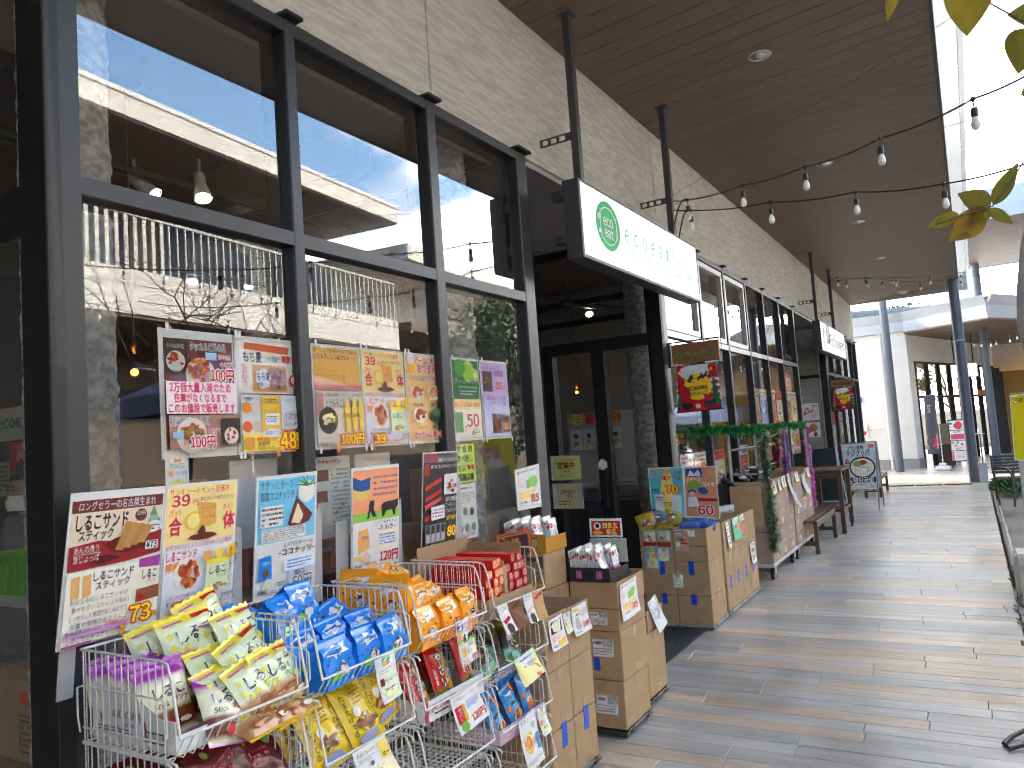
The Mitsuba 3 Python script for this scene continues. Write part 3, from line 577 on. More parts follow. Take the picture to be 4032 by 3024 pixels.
def strip(p, r, z0, z1, name, m, th=0.06, tilt=0.0):
    p, r = np.array(p), np.array(r); d = (r - p) / np.linalg.norm(r - p); n = np.array([d[1], -d[0]]); L = np.linalg.norm(r - p); k = max(1, int(L / 2.2))
    for i in range(k):
        a, b = p + d * (L * i / k + 0.004), p + d * (L * (i + 1) / k - 0.004); q = G()
        v = [(*(a + n * o), z) for z, o in ((z0, 0), (z1, tilt), (z1, tilt - th), (z0, -th))] + [(*(b + n * o), z) for z, o in ((z0, 0), (z1, tilt), (z1, tilt - th), (z0, -th))]
        V = np.array(v); q.add(V[[0, 1, 5, 4, 3, 2, 6, 7, 1, 2, 6, 5, 0, 3, 7, 4, 0, 1, 2, 3, 4, 5, 6, 7]], np.arange(24).reshape(6, 4)); part(FB, name, q, m)
for p, r in (((-8, 25.1), (-1.44, 25.05)), ((-1.44, 25.05), AP), (AP, AR)):
    strip(p, r, 3.97 if p != (-8, 25.1) else 4.02, 4.30, 'roof_fascia', 'm_fascia', tilt=0.05); strip(p, r, 4.31, 4.56, 'roof_fascia', 'm_fascia', tilt=0.16)
q = G(); q.prism([(-8, 25.2), (-1.44, 25.2), AP, AR, (5.6, 34.6), (-8, 40)], 0.02, lambda v: v + np.array([0, 0.15, 4.54])); part(FB, 'roof', q, 'm_fascia')
for i in range(86):                                                       # slatted screen on the roof, running back to the right
    t = i / 85; x, y = -4.6 + 4.35 * t, 26.3 + 2.2 * t; q = G(); q.box(x - 0.016, x + 0.016, y - 0.03, y + 0.03, 4.56, 5.12 - 0.1 * t, (0.17, 0.19, 0.20)); part(FB, 'roof_slat', q, 'm_paint')
q = G(); q.prism([(-4.6, 26.45), (-0.2, 28.62), (-0.24, 28.70), (-4.64, 26.53)], 0.5, lambda v: v + np.array([0, 0, 4.56])); part(FB, 'screen_back', q, 'm_fascia')
q = G(); q.lathe([(0.16, 4.5), (0.16, 7.2)], (0.18, 28.0, 0), (0.55, 0.55, 0.55), 20); part(FB, 'flue', q, 'm_paint', smooth=30)
q = G(); q.tube([(-2.12, 25.2, 4.5), (-2.12, 25.2, 2.2), (-2.12, 25.2, 0.0)], 0.045, (0.66, 0.63, 0.58), 14); 
for z in (0.9, 1.6, 2.3, 3.2): q.lathe([(0.05, -0.012), (0.05, 0.012)], (-2.12, 25.2, z), (0.55, 0.53, 0.5), 14)
part(FB, 'down_pipe', q, 'm_paint', smooth=30)
t = thing('hydrant_box', 'white wall box with red round lamp on the far white wall', 'fire box'); q = G(); grb(q, -2.90, -2.70, 25.2, 25.295, 1.0, 1.40, c=(0.72, 0.71, 0.69), r=0.01); part(t, 'case', q, 'm_paint')
q = G(); q.lathe([(0.06, 0), (0.05, 0.02), (0.001, 0.03)], (-2.79, 25.198, 1.13), RED, 16, np.array([[1, 0, 0], [0, 0, -1], [0, 1, 0.0]])); part(t, 'lamp', q, 'm_paint')
solo('wall_meter', G().box(-2.88, -2.78, 25.2, 25.29, 2.05, 2.2, (0.10, 0.11, 0.14)), 'm_paint', 'small dark grey box high on the far white wall by the shop corner', 'box')

# the raised canopy on the right, behind ours
RC = thing('raised_canopy', 'higher brown soffit canopy with pale fascia beyond the end of the walkway', 'canopy')
for i in range(33): q = G(); q.box(0.37, 2.6, 20.1 + i * 0.2 + 0.003, 20.1 + (i + 1) * 0.2 - 0.003, 5.80, 5.83); part(RC, 'soffit_plank', q, 'm_soffit')
q = G(); q.box(0.36, 2.62, 20.09, 26.71, 5.835, 5.9); part(RC, 'core', q, 'm_groove')
q = G(); q.box(0.30, 2.7, 20.0, 20.07, 5.80, 6.48); part(RC, 'fascia_panel', q, 'm_fascia'); q = G(); q.box(0.3, 2.7, 26.72, 26.78, 5.78, 6.3); part(RC, 'fascia_panel', q, 'm_fascia'); q = G(); q.box(0.28, 0.355, 20.08, 26.7, 5.78, 6.4); part(RC, 'fascia_panel', q, 'm_fascia')

# ------------------------------------------------------------------ far shop details
def print_simple(s, seed, cols, head=None): s.food(0.5, 0.5, 0.33, cols, 18, seed); return s
t = thing('nobori_flag', 'tall dark navy banner flag with white brush letters in front of the far shop glass', 'flag')
q = G(); q.tube([(-0.80, 24.3, 0.1), (-0.79, 24.3, 2.15)], 0.012, (0.75, 0.75, 0.75)); q.tube([(-0.79, 24.3, 2.12), (-1.06, 24.3, 2.06)], 0.007, (0.7, 0.7, 0.7)); part(t, 'pole', q, 'm_paint')
s = Sheet((-1.09, 24.28, 2.06), (-0.82, 24.28, 2.10), (-0.85, 24.28, 0.46), (-1.14, 24.30, 0.46), base=rgb(74, 74, 88), bend=0.03)
s.R(0.02, 0.66, 0.98, 0.92, rgb(205, 120, 125)).blob(0.62, 0.80, 0.36, rgb(170, 60, 70), seed=3, rv=0.09).T('かぐら', 0.18, 0.15, 0.15, WHITE, vertical=True, w=0.42, bold=0)
part(t, 'cloth', s.g, 'm_print'); q = G(); grb(q, -1.0, -0.62, 24.15, 24.45, 0, 0.12, c=(0.72, 0.72, 0.71), r=0.04); grb(q, -0.9, -0.72, 24.2, 24.4, 0.12, 0.2, c=(0.72, 0.72, 0.71), r=0.02); part(t, 'base', q, 'm_paint')
t = thing('menu_stand', 'black stand with four white and red meat menu sheets in the far shop', 'menu stand')
q = G(); q.box(-0.60, -0.14, 25.0, 25.03, 0.18, 1.36, (0.02, 0.02, 0.02))
for x in (-0.59, -0.15): q.box(x - 0.015, x + 0.015, 24.9, 25.2, 0, 0.2, (0.02, 0.02, 0.02))
part(t, 'board', q, 'm_paint')
for i in range(4):
    z = 1.33 - i * 0.285; s = ysheet(24.99, -0.575, -0.165, z - 0.265, z)
    if i == 0: s.blob(0.55, 0.5, 0.3, rgb(215, 80, 90), seed=5).blob(0.1, 0.3, 0.1, GRN, seed=6)
    elif i == 1: s.lines(0.25, 0.08, 0.75, 0.25, 1, INK, 1).R(0.05, 0.35, 0.95, 0.9, rgb(215, 90, 105))
    elif i == 2: s.R(0.02, 0.05, 0.2, 0.25, ORG).food(0.5, 0.55, 0.35, [rgb(170, 110, 110), rgb(220, 150, 150)], 10, 4)
    else: s.R(0.02, 0.05, 0.12, 0.95, rgb(230, 90, 110)).lines(0.3, 0.1, 0.9, 0.8, 5, rgb(230, 150, 160), 3)
    part(t, 'menu_sheet', s.g, 'm_print')
t = thing('sanitizer_stand', 'slim black stand holding a white pump bottle by the far column', 'sanitizer stand')
q = G(); q.lathe([(0.001, 0.93), (0.13, 0.93), (0.13, 0.945), (0.001, 0.945)], (0.14, 24.6, 0), (0.55, 0.55, 0.55), 18); q.tube([(0.14, 24.6, 0), (0.14, 24.6, 0.93)], 0.018, (0.02, 0.02, 0.02)); q.lathe([(0.14, 0), (0.14, 0.015), (0.001, 0.015)], (0.14, 24.6, 0), (0.02, 0.02, 0.02), 18); part(t, 'stand', q, 'm_paint')
q = G(); q.lathe([(0.001, 0), (0.04, 0), (0.04, 0.12), (0.012, 0.15), (0.012, 0.19), (0.02, 0.2), (0.001, 0.205)], (0.13, 24.6, 0.945), (0.74, 0.74, 0.74), 14); q.box(0.13, 0.18, 24.59, 24.61, 1.145, 1.155, (0.74, 0.74, 0.74)); part(t, 'pump_bottle', q, 'm_paint', smooth=40)
q = G(); q.box(-0.95, -0.55, 26.3, 26.35, 0.65, 1.25, (0.2, 0.17, 0.12)); q.box(-0.97, -0.53, 26.28, 26.40, 0.0, 0.63, (0.06, 0.04, 0.03)); solo('menu_easel', q, 'm_paint', 'brown wooden menu easel behind the flag and the menu stand', 'easel')
YS = thing('yellow_shop', 'yellow painted shop wall with black door frames at far right', 'shop front')
q = G(); q.box(1.0, 5.6, 33.0, 33.2, 0, 2.9, rgb(190, 140, 30)); part(YS, 'wall', q, 'm_paint'); q = G(); q.box(0.75, 1.0, 32.0, 33.1, 0, 3.0, (0.02, 0.02, 0.02)); q.box(1.0, 1.1, 32.9, 33.0, 0, 2.9, (0.02, 0.02, 0.02)); part(YS, 'door_frame', q, 'm_paint')
q = G(); q.box(1.25, 1.7, 32.9, 32.98, 1.4, 2.1, rgb(230, 200, 80)); q.box(1.7, 2.3, 32.9, 32.98, 0.2, 1.2, (0.05, 0.04, 0.03)); part(YS, 'poster', q, 'm_paint')
t = thing('far_sign_box', 'white lit sign box hung before the far shop windows, partly behind the column', 'sign')
q = G(); q.box(-0.42, 0.30, 27.2, 27.3, 2.60, 3.02, (0.75, 0.75, 0.74)); part(t, 'case', q, 'm_paint')
q = G(); q.quad((-0.40, 27.19, 2.62), (0.28, 27.19, 2.62), (0.28, 27.19, 3.0), (-0.40, 27.19, 3.0)); lamp(t, 'lit_face', q, 0.09, (1, 1, 0.97))
for x in (-0.3, 0.2): q = G(); q.tube([(x, 27.25, 3.0), (x, 27.25, 3.95)], 0.02, (0.02, 0.02, 0.02)); part(t, 'hanger_rod', q, 'm_paint')
s = ysheet(26.4, 0.22, 0.47, 2.0, 2.16, base=rgb(150, 95, 40)); part('far_white_building', 'shop_plaque', s.g, 'm_print')
XF[0] = WORLD
# marquee tents in the courtyard (mirrored in the glass)
def tent(x, y, w, z0, z1, c, label):
    t = thing('marquee_tent', label, 'tent'); q = G(); a = [(x - w, y - w), (x + w, y - w), (x + w, y + w), (x - w, y + w)]
    for i in range(4): p, r = a[i], a[(i + 1) % 4]; q.add([(*p, z0), (*r, z0), (x, y, z1)], [[0, 1, 2]], c); q.quad((*p, z0 - 0.3), (*r, z0 - 0.3), (*r, z0), (*p, z0), c)
    part(t, 'roof', q, 'm_print'); q = G()
    for p in a: q.tube([(*p, 0 - .14), (*p, z0)], 0.02, (0.7, 0.7, 0.7))
    part(t, 'frame', q, 'm_paint')
tent(5.2, 8.0, 1.2, 2.55, 3.25, rgb(40, 52, 92), 'navy marquee tent in the courtyard, mirrored in the first window'); tent(4.2, 29.0, 1.5, 2.0, 2.9, rgb(214, 222, 240), 'white marquee tent at far right beyond the yellow board')

# ------------------------------------------------------------------ trees in the courtyard
def limb(q, p, d, L, r, depth, ends, R, c):
    n = 5; pts = [np.array(p, float)]; d = np.array(d, float)
    for i in range(n): d = d + R.normal(0, 0.14, 3) + np.array([0, 0, 0.035]); d /= np.linalg.norm(d); pts.append(pts[-1] + d * L / n)
    q.tube(pts, np.linspace(r, r * 0.62, n + 1), c, 5 if depth < 3 else 3)
    if depth <= 0: ends.append(pts[-1]); ends.append(pts[-3]); return
    for k in range(2 + (R.random() < 0.55)): limb(q, pts[-1 - (k == 2) * 2], d + R.normal(0, 0.50, 3), L * (0.62 + 0.2 * R.random()), r * 0.60, depth - 1, ends, R, c)
def tree(name, label, base, h, r, leaf, seed, depth=5, leafc=None, nleaf=0, size=0.05, group=None):
    R = np.random.default_rng(seed); t = thing(name, label, 'tree', group); q = G(); ends = []; limb(q, base, (0, 0, 1), h * 0.34, r, depth, ends, R, (0.06, 0.047, 0.036)); part(t, 'trunk', q, 'm_paint', smooth=True)
    ends = np.array(ends)
    if nleaf:
        i = R.integers(0, len(ends), nleaf); P = ends[i] + R.normal(0, 0.16 * h / 5, (nleaf, 3)); a, b = R.normal(0, 1, (2, nleaf, 3)); a /= np.linalg.norm(a, axis=1, keepdims=True); b = np.cross(a, b); b /= np.linalg.norm(b, axis=1, keepdims=True)
        sc = size * (0.6 + 0.8 * R.random((nleaf, 1))); V = np.stack([P - a * sc, P + b * sc * 0.45, P + a * sc, P - b * sc * 0.45], 1).reshape(-1, 3)
        C = np.repeat(np.array(leafc) * (0.5 + 1.0 * R.random((nleaf, 1))), 4, 0); q = G(); q.add(V, np.arange(nleaf * 4).reshape(-1, 4), C); part(t, 'crown', q, 'm_leaf', kind='stuff')
tree('bare_tree', 'bare twiggy tree mirrored over the two left window posters', (4.6, 6.7, -0.14), 5.2, 0.075, None, 5, 6)
tree('leafy_tree', 'dark green leafy tree mirrored in the third window', (6.3, 16.4, -0.14), 5.2, 0.09, None, 8, 5, (0.035, 0.075, 0.022), 5200, 0.09)
tree('bare_tree', 'bare branching tree mirrored in the windows beyond the hanging banner', (3.2, 14.0, -0.14), 4.4, 0.06, None, 21, 6)
for i, (x, y, h, sd, lab) in enumerate([(-1.0, 60, 9, 31, 'broad green tree far behind the marquee tent at right'), (5.5, 41, 6, 32, 'green tree behind the yellow shop at far right'), (12, 34, 6, 33, 'green tree beyond the courtyard at right'), (14, 52, 8, 34, 'large green tree farthest to the right')]):
    tree('leafy_tree', lab, (x, y, -0.14), h, 0.12, None, sd, 5, (0.05, 0.085, 0.025), 2600, 0.22)
for i, (x, y) in enumerate([(5.5, 38.5), (7.6, 42), (9.6, 45), (7.0, 48)]): tree('leafy_tree', f'dense green courtyard tree mirrored in the far shop glass, {("first", "second", "third", "fourth")[i]} of four', (x, y, -0.14), 5.5, 0.09, None, 60 + i, 5, (0.045, 0.08, 0.025), 3000, 0.16)
tree('reddish_tree', 'tree with sparse reddish leaves right of the yellow board', (2.6, 19.6, -0.14), 3.9, 0.05, None, 44, 5, (0.22, 0.075, 0.05), 260, 0.06)
XF[0] = FLOOR
# ------------------------------------------------------------------ wire baskets of the display rack
BY, BW, BP = (1.200, 1.670, 2.143, 2.620), 0.412, 0.243
_cn = ('left', 'second', 'third', 'right'); _tn = ('top', 'second', 'third', 'lowest'); _inside = {(0, 0): 'holding the purple and lemon biscuit bags', (1, 0): 'heaped with blue bags', (2, 0): 'heaped with orange bags', (3, 0): 'holding the carton of red and orange boxes',
    (1, 1): 'holding yellow soup bags', (2, 1): 'holding red and gold seasoning bags', (3, 1): 'holding green bags', (3, 2): 'holding small blue fruit bags', (2, 2): 'standing empty', (0, 1): 'holding dark red bags'}
def basket(c, t):
    y0, y1, o = BY[c], BY[c] + BW, -BP * t; W = lambda x, y, z: (x, y, z + o)
    k = thing('wire_basket', f'white wire basket {_inside.get((c, t), "low in the stack")}, {_tn[t]} of the {_cn[c]} stack', 'basket', 'white wire display baskets')
    q = G(); r = 0.0036; wc = (0.8, 0.8, 0.78)
    for y in (y0, y1): q.tube([W(-2.11, y, 1.145), W(-1.765, y, 1.143), W(-1.742, y, 1.136), W(-1.728, y, 1.10), W(-1.702, y, 0.975), W(-1.70, y, 0.965)], r, wc, 6)
    q.tube([W(-2.11, y0, 1.145), W(-2.11, y1, 1.145)], r, wc, 6); q.tube([W(-1.70, y0 - 0.002, 0.965), W(-1.70, y1 + 0.002, 0.965)], r * 1.1, wc, 6)
    for y in (y0 - 0.004, y1 + 0.004): q.tube([W(-2.115, y, 0.93), W(-2.125, y, 0.97), W(-2.125, y, 1.045), W(-2.10, y, 1.052), W(-1.765, y, 1.052), W(-1.747, y, 1.042), W(-1.745, y, 0.965), W(-1.76, y, 0.95), W(-2.10, y, 0.945)], 0.0027, wc, 5)
    for y in (y0, y1): q.tube([W(-2.11, y, 0.905), W(-1.75, y, 0.905), W(-1.72, y, 0.90), W(-1.712, y, 0.887)], r, wc, 6)
    part(k, 'rim', q, 'm_wire', smooth=True)
    q = G()
    for i in range(13): x = -2.11 + 0.0283 * i + 0.01; q.tube([W(x, y0, 1.143), W(x, y0, 0.91), W(x, y0 + 0.005, 0.905), W(x, y1 - 0.005, 0.905), W(x, y1, 0.91), W(x, y1, 1.143)], 0.0018, wc, 4)
    for i in range(15): y = y0 + 0.0278 * i + 0.012; q.tube([W(-1.70, y, 0.965), W(-1.742, y, 0.908), W(-1.747, y, 0.902), W(-2.105, y, 0.902), W(-2.11, y, 0.91), W(-2.11, y, 1.145)], 0.0018, wc, 4)
    part(k, 'grid', q, 'm_wire', smooth=True, kind='stuff')
for c in range(4):
    for t in range(4): basket(c, t)
q = G()
for y in (1.2, 3.03):
    for x in (-2.1, -1.75): q.tube([(x, y, 0.0), (x, y, 0.18)], 0.008, (0.7, 0.7, 0.68))

# ------------------------------------------------------------------ bags
def frame(pos, yaw=0.0, tilt=0.0, roll=0.0):
    """Local right, up, out -> world: out faces +x at yaw 0 (yaw turns it towards +y), tilt leans the top back."""
    cy, sy = math.cos(yaw), math.sin(yaw); out = np.array([cy, sy, 0]); right = np.array([-sy, cy, 0]); up = np.array([0, 0, 1.0])
    o2 = out * math.cos(tilt) + up * math.sin(tilt); u2 = up * math.cos(tilt) - out * math.sin(tilt)
    r3 = right * math.cos(roll) + u2 * math.sin(roll); u3 = u2 * math.cos(roll) - right * math.sin(roll)
    return T4(np.stack([r3, u3, o2], 1), pos)
def _ap(M, v): return v @ M[:3, :3].T + M[:3, 3]
def pillow(M, w, h, t, colfn, seed=0, seal=0.07, nu=13, nv=17, back=None, wr=0.004):
    """Pillow bag, lower edge centred at the origin of M. colfn(u, v): colours, v from the top."""
    def prof(u, v):
        a = np.clip(1 - np.abs(2 * u - 1) ** 2.6, 0, 1) ** 0.55; vv = np.clip((v - seal) / (1 - 2 * seal), 0, 1); b = np.clip(1 - np.abs(2 * vv - 1) ** 4.0, 0, 1) ** 0.6
        return a * b * t / 2
    def shape(u, v, side, off):
        P = np.stack([u * 6 + seed * 3.1, v * 7, np.full_like(u, seed * 1.7 + side)], -1); n = meshkit.fbm(P, 3, seed) - 0.5
        z = side * (prof(u, v) + wr * 2.2 * n * np.clip(prof(u, v) / (t * 0.25), 0.15, 1) + 0.0006 + off)
        x = (u - 0.5) * w * (1 - 0.06 * np.sin(np.pi * v)); y = (1 - v) * h + 0.004 * np.sin(u * 40) * (v < 0.02)
        return _ap(M, np.stack([x, y, z], -1))
    u, v = np.meshgrid(np.linspace(0, 1, nu), np.concatenate([[0, seal * .5], np.linspace(seal, 1 - seal, nv - 4), [1 - seal * .5, 1]])); u, v = u.ravel(), v.ravel(); n2 = len(u) // nu
    i, j = np.meshgrid(np.arange(n2 - 1), np.arange(nu - 1), indexing='ij'); f = np.stack([i * nu + j, (i + 1) * nu + j, (i + 1) * nu + j + 1, i * nu + j + 1], -1).reshape(-1, 4)
    s = Sheet((0, 0, 1), (w, 0, 1), (w, 0, 1 - h), (0, 0, 1 - h), base=None, surf=lambda uu, vv, o: shape(uu, vv, 1, o)); s.w, s.h, s.a = w, h, w / h
    c = colfn(u, v); s.g.add(shape(u, v, 1, 0), f, c); s.g.add(shape(u, v, -1, 0), f[:, ::-1], c if back is None else back); return s
def gable(M, w, d, h, c, seed=0, lean=0.25, nv=13, fold=0.72):
    """Block-bottom foil bag pinched shut at the top."""
    def prof(hh): return np.interp(hh, [0, 0.06, 0.4, fold, 0.93, 1.0], [0.92, 1.0, 1.06, 0.93, 0.10, 0.02])
    def shape(s_, hh, off=0.0):
        # s_: 0..1 round the ring, front first (0..0.3 front, 0.3..0.5 right, 0.5..0.8 back, 0.8..1 left)
        p = prof(hh) * d / 2; s_ = s_ % 1.0; gus = np.clip((hh - fold + 0.12) / (1 - fold), 0, 1) * 0.42
        x = np.where(s_ < 0.3, (s_ / 0.3 - 0.5), np.where(s_ < 0.5, 0.5 - gus * (1 - np.abs((s_ - 0.4) / 0.1)), np.where(s_ < 0.8, 0.5 - (s_ - 0.5) / 0.3, -0.5 + gus * (1 - np.abs((s_ - 0.9) / 0.1))))) * w
        z = np.where(s_ < 0.3, p, np.where(s_ < 0.5, p * (1 - (s_ - 0.3) / 0.1), np.where(s_ < 0.8, -p, -p + (s_ - 0.8) / 0.1 * p)))
        P = np.stack([x * 28 + seed * 5.3, hh * 5 + z * 10, z * 24 + seed], -1); n = meshkit.fbm(P, 3, seed) - 0.5
        x = x * (1 + 0.10 * n + 0.03 * np.sin(np.pi * hh)); z = z * (1 + 0.5 * n * np.clip(hh * 3, 0, 1)) + lean * d * np.clip((hh - 0.7) / 0.3, 0, 1) ** 1.5 + np.where(s_ < 0.3, off, 0)
        return _ap(M, np.stack([x, hh * h * (1 - 0.02 * n), z], -1))
    ns = 36; sv = np.concatenate([np.linspace(0, 0.3, 11)[:-1], np.linspace(0.3, 0.5, 9)[:-1], np.linspace(0.5, 0.8, 11)[:-1], np.linspace(0.8, 1, 9)[:-1]]); ns = len(sv)
    hv = np.concatenate([np.linspace(0, fold, nv - 5), np.linspace(fold, 1, 6)[1:]]); S, Hh = np.meshgrid(sv, hv); i, j = np.meshgrid(np.arange(len(hv) - 1), np.arange(ns), indexing='ij')
    f = np.stack([i * ns + j, i * ns + (j + 1) % ns, (i + 1) * ns + (j + 1) % ns, (i + 1) * ns + j], -1).reshape(-1, 4)
    s = Sheet((0, 0, 1), (w, 0, 1), (w, 0, 1 - h), (0, 0, 1 - h), base=None, surf=lambda uu, vv, o: shape(np.clip(uu, 0.01, 0.99) * 0.3, 1 - vv, o)); s.w, s.h, s.a = w, h, w / h
    s.g.add(shape(S.ravel(), Hh.ravel()), f, c); return s
def cframe(ctr, h, yaw=0.0, tilt=0.0, roll=0.0):
    """As frame, but for the middle of a bag h high."""
    M = frame(ctr, yaw, tilt, roll); M[:3, 3] -= M[:3, 1] * h / 2; return M
def stripes(stops):
    """colfn from (v, colour) stops, v from the top."""
    vs, cs = [a for a, _ in stops], np.array([b for _, b in stops], float)
    return lambda u, v: np.stack([np.interp(v + 0.012 * np.sin(u * 9), vs, cs[:, k]) for k in range(3)], -1)
def bag(name, s, label, group, cat='bag', smooth=True): return solo(name, s.g, 'm_foil', label, cat, group, smooth)

CREAM, PURP, BRN, LEM = rgb(236, 232, 196), rgb(160, 52, 160), rgb(128, 62, 40), rgb(250, 226, 60)
stick_c = stripes([(0, rgb(190, 100, 190)), (0.03, rgb(196, 110, 200)), (0.05, PURP), (0.16, rgb(172, 60, 170)), (0.24, CREAM), (0.6, CREAM), (0.63, BRN), (0.9, rgb(110, 50, 34)), (0.93, CREAM), (1, PURP)])  # paler band at the top: highlight on the seal, painted into the colour
def stick_bag(M, seed, print_=True):
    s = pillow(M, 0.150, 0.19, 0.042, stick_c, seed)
    if print_:
        s.T('しるこ', 0.16, 0.44, 0.155, INK, w=0.72, bold=3, out=rgb(240, 238, 225), outw=0.04); s.T('サンド', 0.56, 0.535, 0.075, PURP, bold=2); s.T('Stick', 0.16, 0.575, 0.09, INK, bold=1, slant=0.3)
        for k in range(5): s.R(0.1 + k * 0.165, 0.66, 0.105 + k * 0.165, 0.9, rgb(70, 30, 20))
        s.blob(0.42, 0.83, 0.09, RED, seed=2, jag=0.1).E(0.72, 0.8, 0.13, rgb(225, 220, 190), 0.035)
    return s
for i in range(9):                                                       # the row standing in the white carton
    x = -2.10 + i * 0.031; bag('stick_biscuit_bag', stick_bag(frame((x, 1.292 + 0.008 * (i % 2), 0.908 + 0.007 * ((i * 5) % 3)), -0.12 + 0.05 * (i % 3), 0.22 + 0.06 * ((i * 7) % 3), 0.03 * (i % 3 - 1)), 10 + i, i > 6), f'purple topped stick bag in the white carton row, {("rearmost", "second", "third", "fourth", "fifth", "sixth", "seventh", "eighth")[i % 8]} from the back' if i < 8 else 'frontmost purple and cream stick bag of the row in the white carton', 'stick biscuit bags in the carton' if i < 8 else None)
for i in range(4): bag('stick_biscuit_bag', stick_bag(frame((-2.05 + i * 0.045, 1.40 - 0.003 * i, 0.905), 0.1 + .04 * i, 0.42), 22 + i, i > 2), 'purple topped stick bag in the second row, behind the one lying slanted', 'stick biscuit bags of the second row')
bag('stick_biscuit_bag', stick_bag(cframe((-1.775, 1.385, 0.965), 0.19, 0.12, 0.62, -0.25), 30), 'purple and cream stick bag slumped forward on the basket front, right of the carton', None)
lem_c = stripes([(0, LEM), (0.13, rgb(244, 222, 70)), (0.16, rgb(226, 238, 196)), (0.62, rgb(222, 236, 200)), (0.65, rgb(196, 140, 92)), (0.94, rgb(176, 120, 76)), (0.96, rgb(245, 200, 40)), (1, rgb(245, 200, 40))])
def lemon_bag(M, seed, back=None):
    s = pillow(M, 0.185, 0.168, 0.05, lem_c, seed, wr=0.006)
    s.R(0.08, 0.10, 0.4, 0.135, rgb(214, 120, 170)); s.poly([(0.62, 0.07), (0.96, 0.09), (0.96, 0.16), (0.58, 0.14)], RED)
    s.T('しるこ', 0.16, 0.47, 0.22, INK, w=0.72, bold=3, out=rgb(240, 244, 222), outw=0.04); s.T('サンド', 0.5, 0.61, 0.12, rgb(60, 160, 60), bold=2)
    for u, v in ((0.1, 0.5), (0.2, 0.58), (0.33, 0.56), (0.12, 0.3), (0.9, 0.3)): s.blob(u, v, 0.045, rgb(236, 222, 60), seed=3, jag=0.15)
    s.E(0.82, 0.64, 0.11, rgb(196, 206, 60), 0.07); s.food(0.45, 0.8, 0.36, [rgb(206, 150, 98), rgb(176, 116, 70), rgb(150, 92, 54)], 16, seed, 0.12, 0.4); s.E(0.8, 0.88, 0.12, rgb(230, 225, 200), 0.04); return s
LB = [(-2.04, 1.40, 1.10, -0.2, 0.3, 0.2), (-1.98, 1.44, 1.115, 0.0, 0.3, 0.12), (-2.04, 1.53, 1.145, 0.15, 0.3, 0.2), (-1.96, 1.53, 1.085, 0.2, 0.4, -0.05), (-1.92, 1.56, 1.105, 0.25, 0.4, 0.05),
      (-1.85, 1.53, 1.05, 0.15, 0.5, 0.30), (-1.88, 1.46, 1.03, 0.0, 0.5, 0.05), (-1.81, 1.43, 0.995, 0.1, 0.6, 0.1), (-1.775, 1.495, 0.995, 0.12, 0.5, 0.2), (-1.785, 1.575, 1.0, 0.25, 0.4, 0.05), (-1.75, 1.45, 0.92, 0.1, 1.35, 0.05), (-1.76, 1.55, 0.915, 0.1, 1.35, 0.1)]
_ll = ('leftmost lemon biscuit bag, half hidden at the back of the heap', 'large lemon biscuit bag showing its whole front at the top left of the heap', 'lemon biscuit bag poking up highest at the back of the heap', 'lemon biscuit bag squeezed upright behind the top right one', 'lemon biscuit bag at the top right of the heap against the wires', 'tilted lemon biscuit bag in the middle right of the heap', 'lemon biscuit bag just right of the cardboard divider', 'lemon biscuit bag standing low beside the cardboard divider', 'frontmost large lemon biscuit bag at the basket lip', 'rightmost upright lemon biscuit bag in the front', 'lemon biscuit bag lying flat under the front of the heap', 'lemon biscuit bag lying flat at the right under the heap')
for i, a in enumerate(LB): bag('lemon_biscuit_bag', lemon_bag(cframe(a[:3], .168, *a[3:]), 40 + i), _ll[i], 'lemon biscuit bags')
BLUE, ORA = rgb(20, 132, 226), rgb(250, 164, 34)
def charm_bag(M, c, seed, green=True, w=0.128, d=0.085, h=0.15):
    s = gable(M, w, d, h, c, seed)
    s.poly([(0.12, 0.26), (0.3, 0.22), (0.42, 0.16), (0.58, 0.2), (0.86, 0.16), (0.78, 0.27), (0.88, 0.36), (0.6, 0.36), (0.42, 0.45), (0.36, 0.36), (0.14, 0.36)], WHITE).T('Шарм', 0.2, 0.335, 0.11, INK, w=0.56, bold=1, slant=0.25)
    if green: s.poly([(0.12, 0.83), (0.3, 0.66), (0.5, 0.7), (0.62, 0.8), (0.4, 0.86)], rgb(110, 200, 60))
    s.blob(0.62, 0.68, 0.20, WHITE, seed=seed, jag=0.35).blob(0.6, 0.66, 0.145, rgb(96, 60, 46), seed=seed + 1, jag=0.12).blob(0.57, 0.665, 0.105, rgb(238, 226, 214), seed=seed + 2, jag=0.15)
    for k in range(4): s.blob(0.15 + 0.22 * k, 0.52 + 0.06 * ((k * 5 + seed) % 3), 0.035, rgb(120, 50, 40), seed=seed + k, jag=0.3)
    s.blob(0.82, 0.9, 0.07, WHITE, seed=5, jag=0.4); return s
def charm(pos, c, seed, rot, label, group, **k): bag('chocolate_bag', charm_bag(frame(pos, *rot), c, seed, c is BLUE, **k), label, group, smooth=34)
for i, a in enumerate([(-1.775, 1.785, .906, .05, .12, .02), (-1.775, 1.925, .908, .12, .12, -.02), (-1.775, 2.045, .912, .15, .1, .0), (-1.865, 1.75, .93, 0, .3, 0), (-1.87, 1.90, .935, .1, .35, .03), (-1.87, 2.03, .93, .0, .25, 0),
                       (-1.96, 1.80, .945, .1, .4, .05), (-1.97, 1.92, .955, -.1, .4, -.05), (-1.96, 2.03, .965, .2, .45, .15), (-2.05, 1.86, .95, 0, .2, 0), (-2.05, 2.02, .94, 0, .1, 0), (-2.06, 1.72, .925, 0, .1, 0)]):
    charm(a[:3], BLUE, 60 + i, a[3:], f'blue chocolate bag in the {("front", "second", "third", "rearmost")[i // 3]} row of the blue pile, {("left", "middle", "right")[i % 3]} one', 'blue chocolate bags')
charm((-1.93, 1.735, 1.035), BLUE, 80, (0.3, 0.25, 0.02), 'upright blue chocolate bag on top at the left rear of the blue pile', None)
